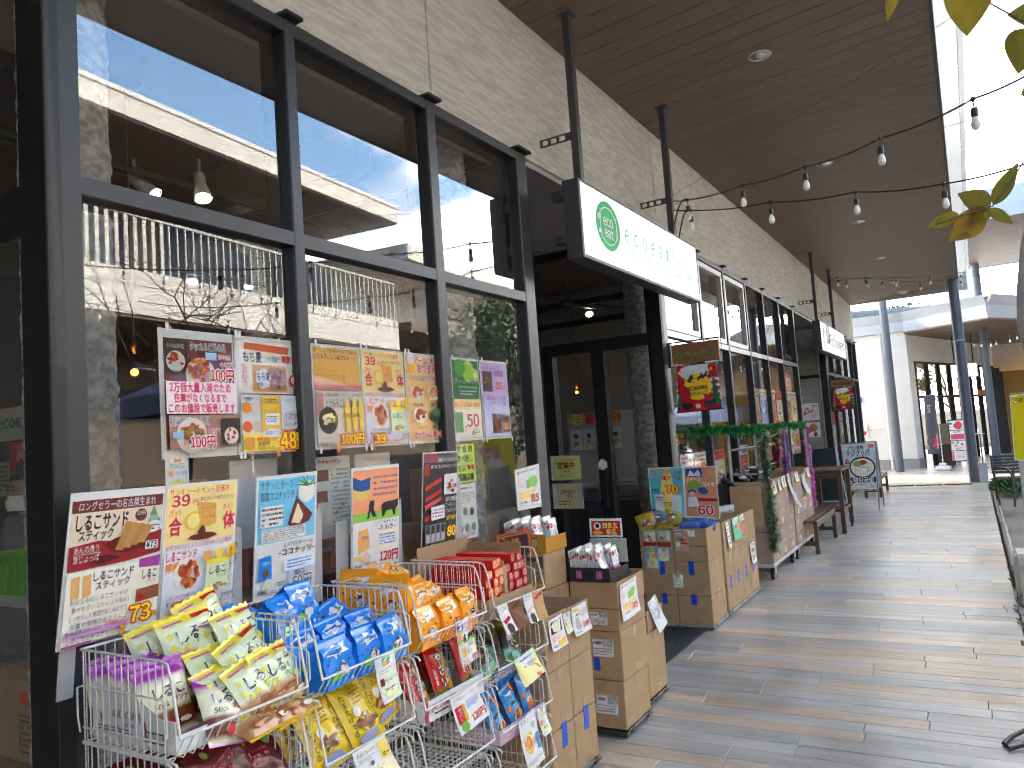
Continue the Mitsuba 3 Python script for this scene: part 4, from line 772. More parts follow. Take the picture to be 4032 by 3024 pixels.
charm((-1.98, 1.84, 1.055), BLUE, 81, (0.15, 0.1, -0.04), 'tallest upright blue chocolate bag at the back of the blue pile', None)
charm((-2.03, 1.715, 1.05), BLUE, 82, (0.2, 1.0, 0.15), 'blue chocolate bag lying flat at the rear left of the blue pile', None)
for i, a in enumerate([(-1.77, 2.235, .906, .1, .1, 0), (-1.77, 2.375, .908, .12, .1, .02), (-1.775, 2.495, .915, .2, .12, -.05), (-1.86, 2.25, .925, .05, .3, 0), (-1.87, 2.365, .955, .1, .3, .04), (-1.88, 2.47, .94, .2, .35, .15), (-1.97, 2.33, .925, 0, .2, 0), (-1.97, 2.49, .955, .2, .3, .1), (-2.05, 2.45, .93, 0, .1, 0)]):
    charm(a[:3], ORA, 90 + i, a[3:], f'orange chocolate bag in the {("front", "second", "third")[i // 3]} row of the orange pile, {("left", "middle", "right")[i % 3]} one', 'orange chocolate bags')
charm((-2.02, 2.20, 1.02), ORA, 102, (-1.3, 0.1, 0.0), 'orange chocolate bag facing the left side wires at the back of its basket', None, h=0.165, w=.15)
charm((-1.88, 2.21, 1.00), ORA, 103, (-1.25, 0.12, 0.04), 'orange chocolate bag facing the left side wires near the basket front', None, h=0.165, w=.15)
charm((-1.95, 2.36, 1.095), ORA, 104, (0.2, 1.15, 0.25), 'orange chocolate bag lying flat on top of the orange pile', None)
# white carton and brown insert in the left basket
s = G(); q = s; wc = (0.74, 0.74, 0.73)
q.box(-2.10, -1.75, 1.222, 1.225, 0.912, 0.99, wc); q.add([(-2.10, 1.2215, 0.99), (-1.93, 1.2215, 0.99), (-1.93, 1.2215, 1.045), (-2.10, 1.2215, 1.06)], [[0, 1, 2, 3]], wc); q.add([(-1.93, 1.2214, 0.99), (-1.80, 1.2214, 0.99), (-1.93, 1.2214, 1.045)], [[0, 1, 2]], wc)
q.box(-1.753, -1.75, 1.225, 1.46, 0.912, 0.955, wc); q.box(-2.10, -1.75, 1.225, 1.46, 0.909, 0.912, wc); q.box(-2.10, -1.75, 1.457, 1.46, 0.912, 0.97, wc)
p = Sheet((-2.10, 1.2212, 1.05), (-1.755, 1.2212, 1.05), (-1.755, 1.2212, 0.912), (-2.10, 1.2212, 0.912), base=None); p.T('ANCHOVIES', 0.26, 0.55, 0.17, INK, w=0.36, bold=0).lines(0.06, 0.72, 0.5, 0.9, 3, INK, 1).R(0.66, 0.68, 0.9, 0.88, (0.1, 0.1, 0.1)).R(0.68, 0.71, 0.88, 0.85, (0.5, 0.5, 0.5)).T('Extra', 0.42, 0.68, 0.1, INK, bold=0)
p2 = Sheet((-1.7493, 1.225, 0.955), (-1.7493, 1.46, 0.955), (-1.7493, 1.46, 0.912), (-1.7493, 1.225, 0.912), base=None); p2.lines(0.55, 0.3, 0.95, 0.8, 2, INK, 2); q.add(*p.g.mesh()[:2], c=p.g.mesh()[2]); q.add(*p2.g.mesh()[:2], c=p2.g.mesh()[2])
solo('white_carton', q, 'm_print', 'white printed carton tray holding the purple stick bags in the left basket', 'carton')
q = G(); q.add([(-2.08, 1.375, 0.92), (-1.79, 1.485, 0.92), (-1.80, 1.475, 1.0), (-1.93, 1.44, 1.075), (-2.08, 1.365, 1.10)], [[0, 1, 2, 3], [0, 3, 4, 4]], (0.40, 0.29, 0.2)); q.add(np.array([(-2.08, 1.375, 0.92), (-1.79, 1.485, 0.92), (-1.80, 1.475, 1.0), (-1.93, 1.44, 1.075), (-2.08, 1.365, 1.10)]) + (0.001, 0.004, 0), [[0, 1, 2, 3], [0, 3, 4, 4]], (0.40, 0.29, 0.2))
solo('card_divider', q, 'm_card', 'brown cardboard divider leaning between the stick bags and the lemon bags', 'cardboard')
# second tier goods
MISO = rgb(244, 210, 40)
def miso_bag(M, seed):
    s = pillow(M, 0.19, 0.23, 0.045, stripes([(0, rgb(236, 196, 40)), (0.12, MISO), (1, rgb(238, 200, 36))]), seed, wr=0.005)
    s.T('うまい味噌汁', 0.74, 0.10, 0.62, INK, vertical=True, w=0.17, bold=1); s.T('たまたけてる', 0.08, 0.2, 0.62, INK, vertical=True, w=0.13, bold=0)
    s.food(0.48, 0.68, 0.28, [rgb(140, 90, 60), rgb(190, 130, 90), rgb(200, 180, 110), rgb(120, 60, 44)], 22, seed, 0.13, 0.4).blob(0.42, 0.88, 0.3, rgb(150, 160, 205), seed=seed, rv=0.08).E(0.3, 0.5, 0.09, rgb(235, 232, 220)).lines(0.3, 0.16, 0.62, 0.42, 5, rgb(150, 110, 30), 4); return s
for i, a in enumerate([(-1.77, 1.78, .665, .1, .45, .05), (-1.77, 1.945, .675, .15, .5, .02), (-1.80, 2.06, .70, .2, .4, .08), (-1.9, 1.77, .70, .05, .3, .05), (-1.93, 1.93, .70, .1, .3, .05), (-2.0, 1.85, .70, 0, .2, 0)]):
    bag('soup_bag', miso_bag(frame(a[:3], *a[3:]), 120 + i), f'yellow miso soup bag, {("front left", "front middle", "front right", "second left", "second right", "rearmost")[i]} one in the basket below the blue bags', 'yellow soup bags')
def yasai_bag(M, seed):
    s = pillow(M, 0.125, 0.21, 0.03, lambda u, v: np.where((u > 0.62)[:, None], np.array(rgb(206, 160, 50)), np.where((v > 0.78)[:, None], np.array(rgb(150, 120, 60)), np.array(rgb(196, 30, 28)))), seed, wr=0.004)
    s.T('やさい', 0.33, 0.16, 0.62, WHITE, vertical=True, w=0.32, bold=3, out=INK, outw=0.07).T('天下無添', 0.7, 0.1, 0.56, INK, vertical=True, w=0.22, bold=2, out=WHITE, outw=0.06).T('二種野菜', 0.1, 0.34, 0.36, WHITE, vertical=True, w=0.12, bold=1)
    s.food(0.5, 0.88, 0.33, [rgb(150, 120, 80), rgb(190, 160, 110), rgb(90, 130, 50), rgb(210, 90, 40)], 16, seed, 0.08, 0.4); return s
for i, a in enumerate([(-1.76, 2.22, .672, .15, .35, .1), (-1.77, 2.36, .68, .05, .3, .0), (-1.76, 2.50, .69, .25, .28, .0), (-1.85, 2.40, .70, .1, .25, .0), (-1.87, 2.27, .70, .1, .25, .0), (-1.93, 2.45, .72, .1, .2, .0), (-1.95, 2.3, .72, .1, .2, 0)]):
    bag('seasoning_bag', yasai_bag(frame(a[:3], *a[3:]), 140 + i), f'red and gold seasoning bag, {("front left", "front middle", "front right", "second right", "second left", "rear right", "rear left")[i]} one below the orange bags', 'red and gold seasoning bags')
q = G(); q.box(-2.06, -1.725, 2.165, 2.54, 0.662, 0.665, wc); q.box(-1.727, -1.724, 2.165, 2.54, 0.665, 0.735, wc); q.box(-2.06, -1.727, 2.162, 2.165, 0.665, 0.74, wc); q.box(-2.06, -1.727, 2.54, 2.543, 0.665, 0.74, wc)
p = Sheet((-1.7235, 2.165, 0.735), (-1.7235, 2.54, 0.735), (-1.7235, 2.54, 0.665), (-1.7235, 2.165, 0.665), base=None); p.R(0, 0, 0.06, 1, rgb(190, 60, 110)).T('天下無添', 0.1, 0.55, 0.3, rgb(190, 60, 110), w=0.4, bold=2).lines(0.15, 0.65, 0.5, 0.85, 1, INK, 1); q.add(*p.g.mesh()[:2], c=p.g.mesh()[2])
p = Sheet((-2.06, 2.1615, 0.74), (-1.73, 2.1615, 0.74), (-1.73, 2.1615, 0.665), (-2.06, 2.1615, 0.665), base=None); p.T('天下', 0.2, 0.7, 0.5, rgb(190, 60, 110), w=0.4, bold=2); q.add(*p.g.mesh()[:2], c=p.g.mesh()[2])
solo('white_carton', q, 'm_print', 'low white carton with pink print under the red and gold seasoning bags', 'carton')
def green_bag(M, seed):
    s = pillow(M, 0.13, 0.20, 0.05, stripes([(0, rgb(60, 110, 50)), (0.2, rgb(170, 180, 60)), (0.3, rgb(60, 60, 30)), (0.7, rgb(50, 44, 28)), (0.8, rgb(110, 190, 180)), (1, rgb(160, 180, 90))]), seed, wr=0.007); s.T('ナッツの', 0.3, 0.36, 0.10, WHITE, bold=1).food(0.5, 0.6, 0.35, [rgb(90, 70, 40), rgb(40, 34, 24), rgb(130, 140, 60)], 14, seed, 0.12, 0.35).E(0.5, 0.85, 0.3, rgb(140, 200, 190), 0.07); return s
for i, a in enumerate([(-1.79, 2.70, .675, -.1, .5, .35), (-1.86, 2.80, .70, .2, .6, -.35), (-1.78, 2.86, .675, .2, .45, -.5), (-1.95, 2.72, .73, .1, .3, .2)]):
    bag('green_snack_bag', green_bag(frame(a[:3], *a[3:]), 160 + i), 'shiny green and clear snack bag in the basket below the red boxes', 'green snack bags')
def mango_bag(M, seed):
    s = pillow(M, 0.115, 0.165, 0.035, stripes([(0, rgb(40, 130, 200)), (0.6, rgb(60, 150, 215)), (1, rgb(44, 130, 200))]), seed, wr=0.005); s.T('FRUIT', 0.28, 0.3, 0.1, rgb(20, 50, 100), bold=1).R(0.3, 0.4, 0.7, 0.47, rgb(20, 40, 70)).blob(0.85, 0.12, 0.16, rgb(230, 110, 50), seed=seed).blob(0.12, 0.5, 0.12, rgb(230, 110, 50), seed=seed + 1).blob(0.5, 0.74, 0.36, rgb(220, 190, 150), seed=3, rv=0.19).food(0.5, 0.74, 0.3, [rgb(226, 140, 40), rgb(200, 100, 40)], 16, seed, 0.15, 0.35); return s
for i, a in enumerate([(-1.755, 2.70, .432, .1, .3, .3), (-1.755, 2.83, .435, .1, .35, .1), (-1.77, 2.95, .44, .2, .3, -.1), (-1.82, 2.76, .47, .1, .3, .0), (-1.83, 2.87, .475, .1, .25, -.1), (-1.85, 2.97, .48, .2, .25, .05), (-1.9, 2.72, .47, 0, .25, .1), (-1.92, 2.83, .5, 0, .2, 0), (-1.93, 2.94, .5, 0, .2, 0)]):
    bag('dried_fruit_bag', mango_bag(frame(a[:3], *a[3:]), 180 + i), f'small blue dried fruit bag, {("front", "middle", "rear")[i // 3]} row {("left", "middle", "right")[i % 3]}, in the third basket of the right stack', 'blue dried fruit bags')
q = G(); pk = rgb(220, 190, 205); q.box(-2.05, -1.728, 2.64, 3.01, 0.418, 0.421, pk); q.box(-1.731, -1.728, 2.64, 3.01, 0.421, 0.475, pk); q.box(-2.05, -1.731, 2.637, 2.64, 0.421, 0.48, pk); solo('pink_carton', q, 'm_print', 'low pale pink carton under the small blue dried fruit bags', 'carton')
def plum_bag(M, seed):
    s = pillow(M, 0.20, 0.21, 0.06, stripes([(0, rgb(90, 16, 30)), (0.15, rgb(110, 20, 34)), (1, rgb(70, 12, 24))]), seed, wr=0.008); s.blob(0.7, 0.2, 0.11, rgb(110, 190, 80), seed=seed, jag=0.1).blob(0.25, 0.15, 0.07, rgb(150, 170, 60), seed=4).R(0.1, 0.62, 0.9, 0.8, rgb(140, 110, 160)).lines(0.2, 0.3, 0.6, 0.55, 3, rgb(200, 70, 80), 3).E(0.2, 0.86, 0.2, rgb(220, 140, 60), 0.07); return s
for i, a in enumerate([(-1.80, 1.47, .70, .2, .5, .3), (-1.80, 1.33, .655, .1, .6, .2), (-1.92, 1.30, .665, 0, .5, .0), (-1.95, 1.45, .69, .1, .4, .1), (-1.78, 1.56, .665, .2, .7, -.1)]):
    bag('plum_bag', plum_bag(frame(a[:3], *a[3:]), 200 + i), f'dark red foil bag, {("topmost", "front left", "rear left", "rear right", "front right")[i]} one in the basket under the lemon biscuit bags', 'dark red foil bags')
# thin cartons of coffee capsules in an open box
ob_ = G(); c0 = (0.38, 0.26, 0.155)
def open_box(name, x0, x1, y0, y1, z0, z1, label, t=0.006, m='m_card', cat='cardboard box', group=None, flaps=(), tapes=(), tapec=(0.33, 0.235, 0.14)):
    k = thing(name, label, cat, group); q = G()
    for b in ((x0, x1, y0, y0 + t), (x0, x1, y1 - t, y1), (x0, x0 + t, y0 + t, y1 - t), (x1 - t, x1, y0 + t, y1 - t)): grb(q, *b, z0, z1, r=0.0015)
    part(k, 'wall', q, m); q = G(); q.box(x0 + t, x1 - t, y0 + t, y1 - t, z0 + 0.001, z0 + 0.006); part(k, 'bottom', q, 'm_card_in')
    return k
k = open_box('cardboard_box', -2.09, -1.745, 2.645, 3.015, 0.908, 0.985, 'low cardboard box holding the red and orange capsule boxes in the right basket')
q = G(); q.box(-2.095, -2.09, 2.64, 3.02, 0.985, 1.19, c0); q.box(-2.09, -1.80, 3.016, 3.02, 0.985, 1.165, c0); part(k, 'back_flap', q, 'm_card')
for cx in range(8):
    for r in range(7):
        if (cx == 3) or (r > 4 + (cx in (1, 2)) + (cx == 4) * 0 + (cx in (5, 6)) * 1): continue
        col_ = rgb(236, 110, 40) if cx < 3 else rgb(176, 36, 34); side = rgb(206, 40, 30)
        y, z = 2.675 + cx * 0.040 + (0.004 * ((r * 3 + cx) % 3)), 0.916 + r * 0.0365; out = 0.02 * (((cx * 7 + r * 5) % 9) == 0) - 0.012 * ((cx + r * 2) % 3 == 0)
        q = G(); q.box(-2.06, -1.762 + out, y, y + 0.037, z, z + 0.0345, side); X = -1.7615 + out
        s = Sheet((X, y, z + 0.0345), (X, y + 0.037, z + 0.0345), (X, y + 0.037, z), (X, y, z), base=col_, back=False); s.E(0.5, 0.5, 0.36, WHITE, n=10).E(0.5, 0.5, 0.27, col_, n=10).E(0.5, 0.5, 0.11, WHITE, n=6).poly([(0.42, 0.16), (0.5, 0.02), (0.58, 0.16)], WHITE); q.add(*s.g.mesh()[:2], c=s.g.mesh()[2])
        solo('capsule_box', q, 'm_print', ('long orange ended' if cx < 3 else 'long dark red ended') + ' capsule box stacked in the right top basket', 'small box', 'orange ended capsule boxes' if cx < 3 else 'dark red ended capsule boxes')
q = G(); q.box(-2.05, -1.76, 2.797, 2.803, 0.915, 1.12, (0.36, 0.25, 0.15)); q.box(-1.765, -1.761, 2.80, 2.826, 0.915, 1.10, (0.36, 0.25, 0.15)); solo('card_divider', q, 'm_card', 'cardboard strip dividing the orange boxes from the red boxes', 'cardboard')
XF[0] = FRONT
# ------------------------------------------------------------------ posters taped inside the glass (A3, laminated)
XP = -2.202
PG = 'laminated posters taped inside the window glass'
def gsheet(y0, y1, z0=1.640, z1=2.072, X=XP, **k): r = -X / 2.252 if X > -2.21 else 1.0; return xsheet(X, y0 * r, y1 * r, 1.62 + (z0 - 1.62) * r, 1.62 + (z1 - 1.62) * r, **k)
def win(s, label, tape=True):
    if tape:
        for u in (0.04, 0.96): s.R(u - 0.02, -0.03, u + 0.02, 0.025, (0.7, 0.7, 0.68)).R(u - 0.02, 0.975, u + 0.02, 1.035, (0.7, 0.7, 0.68))
    sheet('window_poster', s, label, 'poster', PG)
s = gsheet(1.560, 1.858); M_ = 0.07
s.R(.06, .07, .98, .93, rgb(120, 62, 52)).R(.06, .07, .36, .34, (0.05, 0.035, 0.03)).T('タッカルビ丼の具', .1, .145, .035, WHITE, w=.22).E(.21, .25, .12, rgb(225, 215, 205)).food(.21, .24, .11, [rgb(190, 70, 40), rgb(150, 50, 30)], 12, 1).T('タッカルビ丼の具', .38, .15, .06, INK, w=.5, bold=1, out=WHITE, outw=.08)
s.E(.52, .35, .2, rgb(230, 220, 205)).food(.5, .31, .17, [rgb(200, 90, 40), rgb(220, 130, 60), rgb(170, 60, 30)], 26, 2, .12).R(.57, .17, .72, .23, rgb(150, 190, 220)).T('参考価格', .74, .22, .04, RED, w=.18, out=WHITE).T('448円', .76, .285, .05, RED, out=WHITE)
s.T('税込', .55, .38, .05, RED, w=.07, out=WHITE).T('100円', .62, .395, .10, RED, w=.34, bold=3, out=WHITE, outw=.09).T('2025.11.5', .07, .35, .03, INK, w=.28)
s.R(.04, .41, .98, .66, rgb(240, 225, 228)).T('2万個大量入荷のため', .08, .485, .07, PINK, w=.82, bold=2).T('在庫がなくなるまで', .13, .565, .065, PINK, w=.7, bold=2).T('このお値段で販売します', .05, .645, .065, PINK, w=.9, bold=2)
s.R(.06, .67, .98, .93, rgb(170, 130, 110)).T('韓国風豚丼の具', .06, .745, .06, INK, w=.52, bold=1, out=WHITE).E(.34, .83, .2, rgb(225, 215, 200)).food(.34, .82, .17, [rgb(180, 110, 60), rgb(120, 140, 60), rgb(160, 80, 40)], 26, 3, .1).R(.72, .7, .98, .9, (0.05, .035, .03)).E(.85, .84, .1, rgb(225, 215, 205)).food(.85, .835, .09, [rgb(190, 70, 40), rgb(150, 50, 30)], 10, 4)
s.T('448円', .52, .82, .045, RED, w=.17, out=WHITE).T('100円', .28, .92, .09, RED, w=.34, bold=3, out=WHITE, outw=.09).T('税込', .2, .91, .05, RED, w=.07, out=WHITE).R(.07, .8, .2, .85, rgb(150, 190, 220)).T('2025.10.27', .66, .925, .03, INK, w=.3)
win(s, 'rice bowl poster with large pink lettering on a pale panel, leftmost in the window')
s = gsheet(1.862, 2.157)
s.R(.04, .04, .97, .98, rgb(246, 240, 224)).poly([(.16, .05), (.88, .07), (.86, .135), (.14, .11)], rgb(226, 110, 70)).T('もち麦', .12, .21, .085, INK, w=.3, bold=2).T('と十六雑穀で', .44, .205, .05, INK, w=.28).T('満腹!!', .74, .205, .06, RED, w=.2, bold=3)
s.T('もちもちむぎゅっ', .08, .24, .18, rgb(170, 60, 60), vertical=True, w=.12).R(.26, .24, .82, .47, rgb(230, 170, 70)).R(.52, .26, .8, .46, rgb(190, 130, 90)).food(.66, .36, .12, [rgb(200, 150, 120), rgb(130, 60, 60)], 20, 6, .09).blob(.41, .36, .14, WHITE, seed=1, rv=.1).T('もち麦', .3, .37, .07, INK, w=.22, bold=2).T('満腹バー', .31, .42, .03, INK, w=.2).E(.92, .37, .09, rgb(200, 40, 50)).T('80', .86, .39, .06, WHITE, w=.12, bold=2)
s.R(.04, .49, .97, .5, rgb(120, 50, 60)).R(.04, .505, .34, .88, WHITE).R(.35, .505, .66, .82, rgb(246, 206, 70)).R(.67, .505, .97, .8, rgb(232, 236, 240)).T('もち麦満腹バーって?', .06, .55, .03, INK, w=.26).T('ここがすごい!', .38, .57, .04, INK, w=.25, bold=2).T('こんなシーンに', .69, .55, .03, INK, w=.26)
s.E(.12, .61, .07, ORG).E(.26, .61, .07, rgb(220, 200, 170)).E(.12, .77, .07, rgb(226, 100, 60)).E(.26, .77, .07, rgb(210, 190, 170)).R(.4, .66, .62, .76, WHITE).lines(.42, .68, .6, .74, 3, INK, 2).poly([(.68, .66), (.96, .62), (.98, .76), (.84, .8), (.8, .85), (.78, .8), (.7, .79)], rgb(205, 205, 205)).T('1週間', .72, .715, .06, INK, w=.21, bold=1, out=WHITE).T('お試し価格', .71, .77, .035, INK, w=.24, out=WHITE)
s.R(.04, .83, .97, .98, rgb(245, 215, 80)).blob(.5, .83, .17, WHITE, seed=9, n=22, rv=.045).T('1回食べてみ?', .37, .845, .04, INK, w=.28).T('48', .62, .965, .16, YEL, w=.27, bold=4, out=rgb(220, 60, 40), outw=.08).T('円', .9, .96, .05, YEL, out=RED).T('税込', .54, .955, .08, YEL, vertical=True, w=.07, out=RED).T('参考価格160円', .24, .895, .035, RED, w=.33).T('賞味期限', .26, .93, .03, INK, w=.18).T('2025.12.31', .24, .968, .03, INK, w=.28).R(.06, .86, .2, .96, rgb(226, 160, 70))
win(s, 'cream barley bar poster with yellow 48 yen price, second from left in the window')
s = gsheet(2.238, 2.528); s.R(.03, .03, .97, .44, rgb(240, 190, 110)).T('は〜い♪今日はみんなの好きな', .04, .075, .045, INK, w=.9).T('とうもろこしご飯ですよ〜♪', .04, .135, .045, INK, w=.86)
for i in range(9):
    u, v = .1 + (i % 5) * .2, .24 + .1 * (i // 5); s.E(u, v + .01, .075, rgb(246, 200, 90), .085).lines(u - .05, v - .05, u + .05, v + .07, 5, rgb(226, 160, 60), i)
s.R(.03, .38, .97, .44, rgb(236, 140, 90)).T('コーンなにいっぱい食べられるかな〜', .04, .43, .04, BLU, w=.92).R(.03, .45, .97, .97, rgb(225, 215, 200)).T('北海道十勝産とうもろこし100%使用', .2, .5, .035, INK, w=.76).T('とうもろこしご飯の素', .2, .60, .08, INK, w=.7, bold=1).R(.04, .47, .17, .68, rgb(210, 150, 130)).E(.25, .73, .19, (0.1, .08, .07)).food(.25, .71, .16, [rgb(250, 240, 200), rgb(246, 214, 110)], 26, 8, .07)
for i in range(3): s.poly([(.56 + i * .14, .62), (.62 + i * .14, .5), (.68 + i * .14, .62), (.66 + i * .14, .84), (.58 + i * .14, .84)], rgb(240, 200, 80))
s.T('170g(2合用)', .5, .70, .04, INK, w=.38).T('100円', .44, .955, .10, YEL, w=.5, bold=3, out=RED, outw=.08).T('税込', .34, .95, .08, YEL, vertical=True, w=.08, out=RED).T('賞味期限2026.3.13', .04, .965, .03, INK, w=.3)
win(s, 'orange corn rice poster with rows of corn cobs and 100 yen price, third from left')
def lemon_poster(s):
    s.R(.02, .02, .98, .45, rgb(250, 226, 150)).T('サンキュ〜イベント開催中', .05, .085, .055, PINK, w=.82, bold=1).T('39', .08, .165, .09, PINK, w=.25, bold=4).T('円', .36, .165, .045, PINK).T('ありがとう!!ありがとう!!', .46, .145, .035, rgb(150, 60, 110), w=.48).T('ガッ!!', .06, .235, .05, PINK, w=.15).T('タイ!!', .78, .235, .05, PINK, w=.15).T('合', .06, .37, .12, PINK, w=.17, bold=2).T('体', .8, .37, .12, PINK, w=.17, bold=2)
    s.poly([(.42, .15), (.68, .17), (.7, .33), (.5, .36)], rgb(236, 176, 90)).E(.38, .29, .11, rgb(244, 200, 70)).E(.38, .29, .085, rgb(250, 232, 140))
    for i in range(8): s.E(.5 + .05 * (i % 4), .2 + .07 * (i // 4), .008, rgb(150, 90, 40))
    s.blob(.52, .415, .24, rgb(110, 50, 30), seed=4, rv=.03).blob(.5, .38, .06, rgb(110, 50, 30), seed=5, rv=.05)
    s.T('あずきのコクとレモンのきゅんとした酸味', .03, .485, .035, PINK, w=.9).R(.02, .5, .98, .98, rgb(226, 226, 236)).T('しるこサンド', .03, .565, .065, RED, w=.42, bold=2).T('檸檬', .04, .645, .065, ORG, w=.18, bold=2)
    s.E(.34, .68, .19, rgb(240, 232, 220)).food(.34, .68, .15, [rgb(206, 100, 60), rgb(224, 130, 80), rgb(170, 70, 40)], 24, 7, .11, .34).R(.56, .6, .9, .86, rgb(226, 236, 190)).R(.56, .6, .9, .64, LEM).T('しるこ', .59, .715, .055, INK, w=.26, bold=2).T('サンド', .7, .755, .035, GRN, w=.16).food(.73, .82, .14, [rgb(200, 140, 90), rgb(160, 100, 60)], 12, 3, .035).R(.5, .53, .62, .6, rgb(236, 180, 100)).E(.72, .56, .06, rgb(250, 220, 90)).blob(.9, .56, .09, rgb(246, 200, 60), seed=8).T('毎年人気!', .93, .5, .18, INK, vertical=True, w=.05).T('夏だけの限定フレーバー', .86, .53, .34, INK, vertical=True, w=.05)
    s.T('しるこサンドのほのかな甘み〜', .04, .845, .03, INK, w=.5).T('瀬戸内レモン果汁の爽やかな酸味〜', .04, .885, .03, INK, w=.5).T('39', .12, .965, .10, YEL, w=.27, bold=4, out=RED, outw=.08).T('円', .42, .965, .04, YEL, out=RED).T('税込', .05, .96, .075, YEL, vertical=True, w=.07, out=RED).T('参考価格141円', .52, .965, .03, RED, w=.25).T('2025.12.14', .74, .94, .03, INK, w=.22).T('賞味期限', .76, .905, .03, INK, w=.18)
s = gsheet(2.532, 2.825); lemon_poster(s); win(s, 'yellow lemon biscuit poster with pink lettering taped in the window, fourth from left')
s = gsheet(2.832, 3.118); s.R(.03, .03, .97, .97, rgb(248, 204, 128)).T('ビールに合う', .28, .12, .09, RED, w=.6, bold=3, out=WHITE, outw=.07).T('おつまみ', .32, .21, .10, RED, w=.54, bold=3, out=WHITE, outw=.07).T('たくさんありまっせ!!', .1, .30, .06, INK, w=.8, bold=1, out=WHITE).R(.08, .06, .24, .22, rgb(244, 190, 70)).E(.16, .06, .1, WHITE)
for u, v, t, c in ((.28, .44, '柿の種', [rgb(220, 120, 70), rgb(200, 100, 60)]), (.72, .44, '燻製チーズ', [rgb(240, 170, 100), rgb(226, 140, 90)]), (.28, .69, 'アーモンド', [rgb(170, 80, 40), rgb(190, 100, 60)])): s.E(u, v, .18, rgb(250, 236, 210)).food(u, v - .01, .15, c, 16, 5, .09, .4).T(t, u, v + .155, .04, INK, w=.28, mid=False) if False else s.E(u, v, .18, rgb(250, 236, 210), .085).food(u, v - .01, .15, c, 16, 5, .075, .4).T(t, u - .14, v + .15, .04, INK, w=.28)
s.poly([(.56, .66), (.72, .6), (.88, .66), (.88, .73), (.72, .79), (.56, .73)], rgb(40, 70, 50)).poly([(.56, .66), (.72, .6), (.88, .66), (.72, .72)], rgb(80, 120, 80)).T('韓国海苔', .58, .84, .04, INK, w=.28).T('めっちゃお買い得!!', .08, .935, .07, RED, w=.84, bold=2, out=WHITE)
win(s, 'orange beer snack poster with four round snack pictures, fifth from left')
s = gsheet(3.205, 3.465); s.R(.03, .03, .97, .5, rgb(40, 120, 70)).E(.6, .16, .22, rgb(170, 210, 70)).E(.85, .2, .13, rgb(190, 210, 90)).E(.85, .2, .06, rgb(230, 235, 190)).blob(.3, .12, .2, rgb(90, 160, 60), seed=3).T('グリーンスムージー', .1, .31, .06, WHITE, w=.8).R(.2, .34, .9, .37, rgb(120, 180, 120)).lines(.25, .39, .85, .46, 2, WHITE, 3).R(.03, .5, .97, .62, rgb(246, 206, 130)).T('新しいカラダを整える新習慣', .06, .59, .05, INK, w=.88).R(.03, .62, .97, .97, rgb(232, 232, 220)).R(.03, .66, .3, .9, rgb(60, 150, 90)).T('50', .42, .83, .17, RED, w=.46, bold=4, out=WHITE).T('円', .9, .82, .05, RED).T('税込', .33, .82, .09, RED, vertical=True, w=.09).food(.7, .9, .2, [rgb(110, 160, 60), rgb(170, 190, 90)], 12, 3, .05)
win(s, 'green smoothie poster with red 50 yen price, sixth from left')
s = gsheet(3.475, 3.758); s.R(.03, .03, .97, .45, rgb(216, 180, 226)).T('さつまいもチップス', .1, .12, .05, rgb(90, 40, 110), w=.62).R(.08, .14, .42, .4, (0.08, .05, .04)).food(.25, .29, .15, [rgb(200, 150, 70), rgb(110, 60, 50)], 14, 4, .08).R(.48, .12, .82, .2, rgb(170, 130, 190)).T('58', .52, .36, .1, RED, w=.24, bold=3, out=WHITE).T('円', .8, .36, .04, RED).R(.03, .45, .97, .6, rgb(190, 200, 235)).T('スタッフオススメ商品', .2, .57, .05, RED, w=.66, bold=1).T('金運の秋にぴったり', .1, .5, .05, PINK, w=.78).R(.03, .6, .97, .97, rgb(200, 205, 240)).R(.3, .68, .62, .93, rgb(110, 60, 50)).food(.46, .83, .14, [rgb(190, 110, 60), rgb(130, 70, 50)], 12, 7, .07).R(.64, .7, .95, .92, rgb(250, 210, 120)).T('58', .66, .88, .09, ORG, w=.22, bold=3, out=WHITE)
win(s, 'lilac sweet potato chip poster with two 58 yen prices, rightmost in the window')
s = gsheet(3.19, 3.372, 1.428, 1.622, X=-2.2025, base=rgb(206, 236, 110))
for i, tx in enumerate(('京 都 府', '食べ残し', 'ゼロ', '推進店舗')): s.T(tx, .1, .2 + .245 * i, .17, INK, w=.8 if i != 2 else .4, bold=2)
s.R(.6, .55, .72, .68, RED).R(.78, .55, .93, .68, RED); sheet('window_sticker', s, 'yellow green window sticker with black lettering above the white instruction sheet', 'sticker')
s = gsheet(3.165, 3.36, 1.143, 1.42, X=-2.203); s.lines(.06, .05, .94, .12, 1, INK, 1).lines(.3, .16, .95, .36, 5, (0.2, .2, .2), 3).R(.18, .17, .25, .22, INK).R(.1, .42, .9, .6, rgb(225, 225, 222)).blob(.45, .5, .12, rgb(120, 150, 90), seed=1).blob(.75, .52, .12, rgb(60, 60, 60), seed=2)
for u in (.2, .5, .8): s.blob(u, .8, .12, rgb(150, 150, 140), seed=int(u * 10))
s.lines(.06, .9, .94, .97, 2, (0.3, .3, .3), 4); sheet('instruction_sheet', s, 'white instruction sheet with small pictures on the glass under the green sticker', 'notice')
s = gsheet(1.57, 1.657, 1.545, 1.656, X=-2.2025); s.R(.3, .02, .7, .14, rgb(90, 190, 120)).R(.3, .15, .7, .24, ORG).E(.5, .62, .44, rgb(215, 225, 235), .3).E(.5, .86, .3, rgb(220, 236, 120), .1).T('スナック菓子', .34, .62, .1, rgb(40, 40, 110), w=.58, bold=1).R(.12, .5, .3, .66, ORG).lines(.2, .28, .8, .44, 3, GRN, 3).T('4', .46, .83, .1, RED, bold=2)
sheet('category_card', s, 'small white snack category card on the glass below the leftmost poster', 'card')
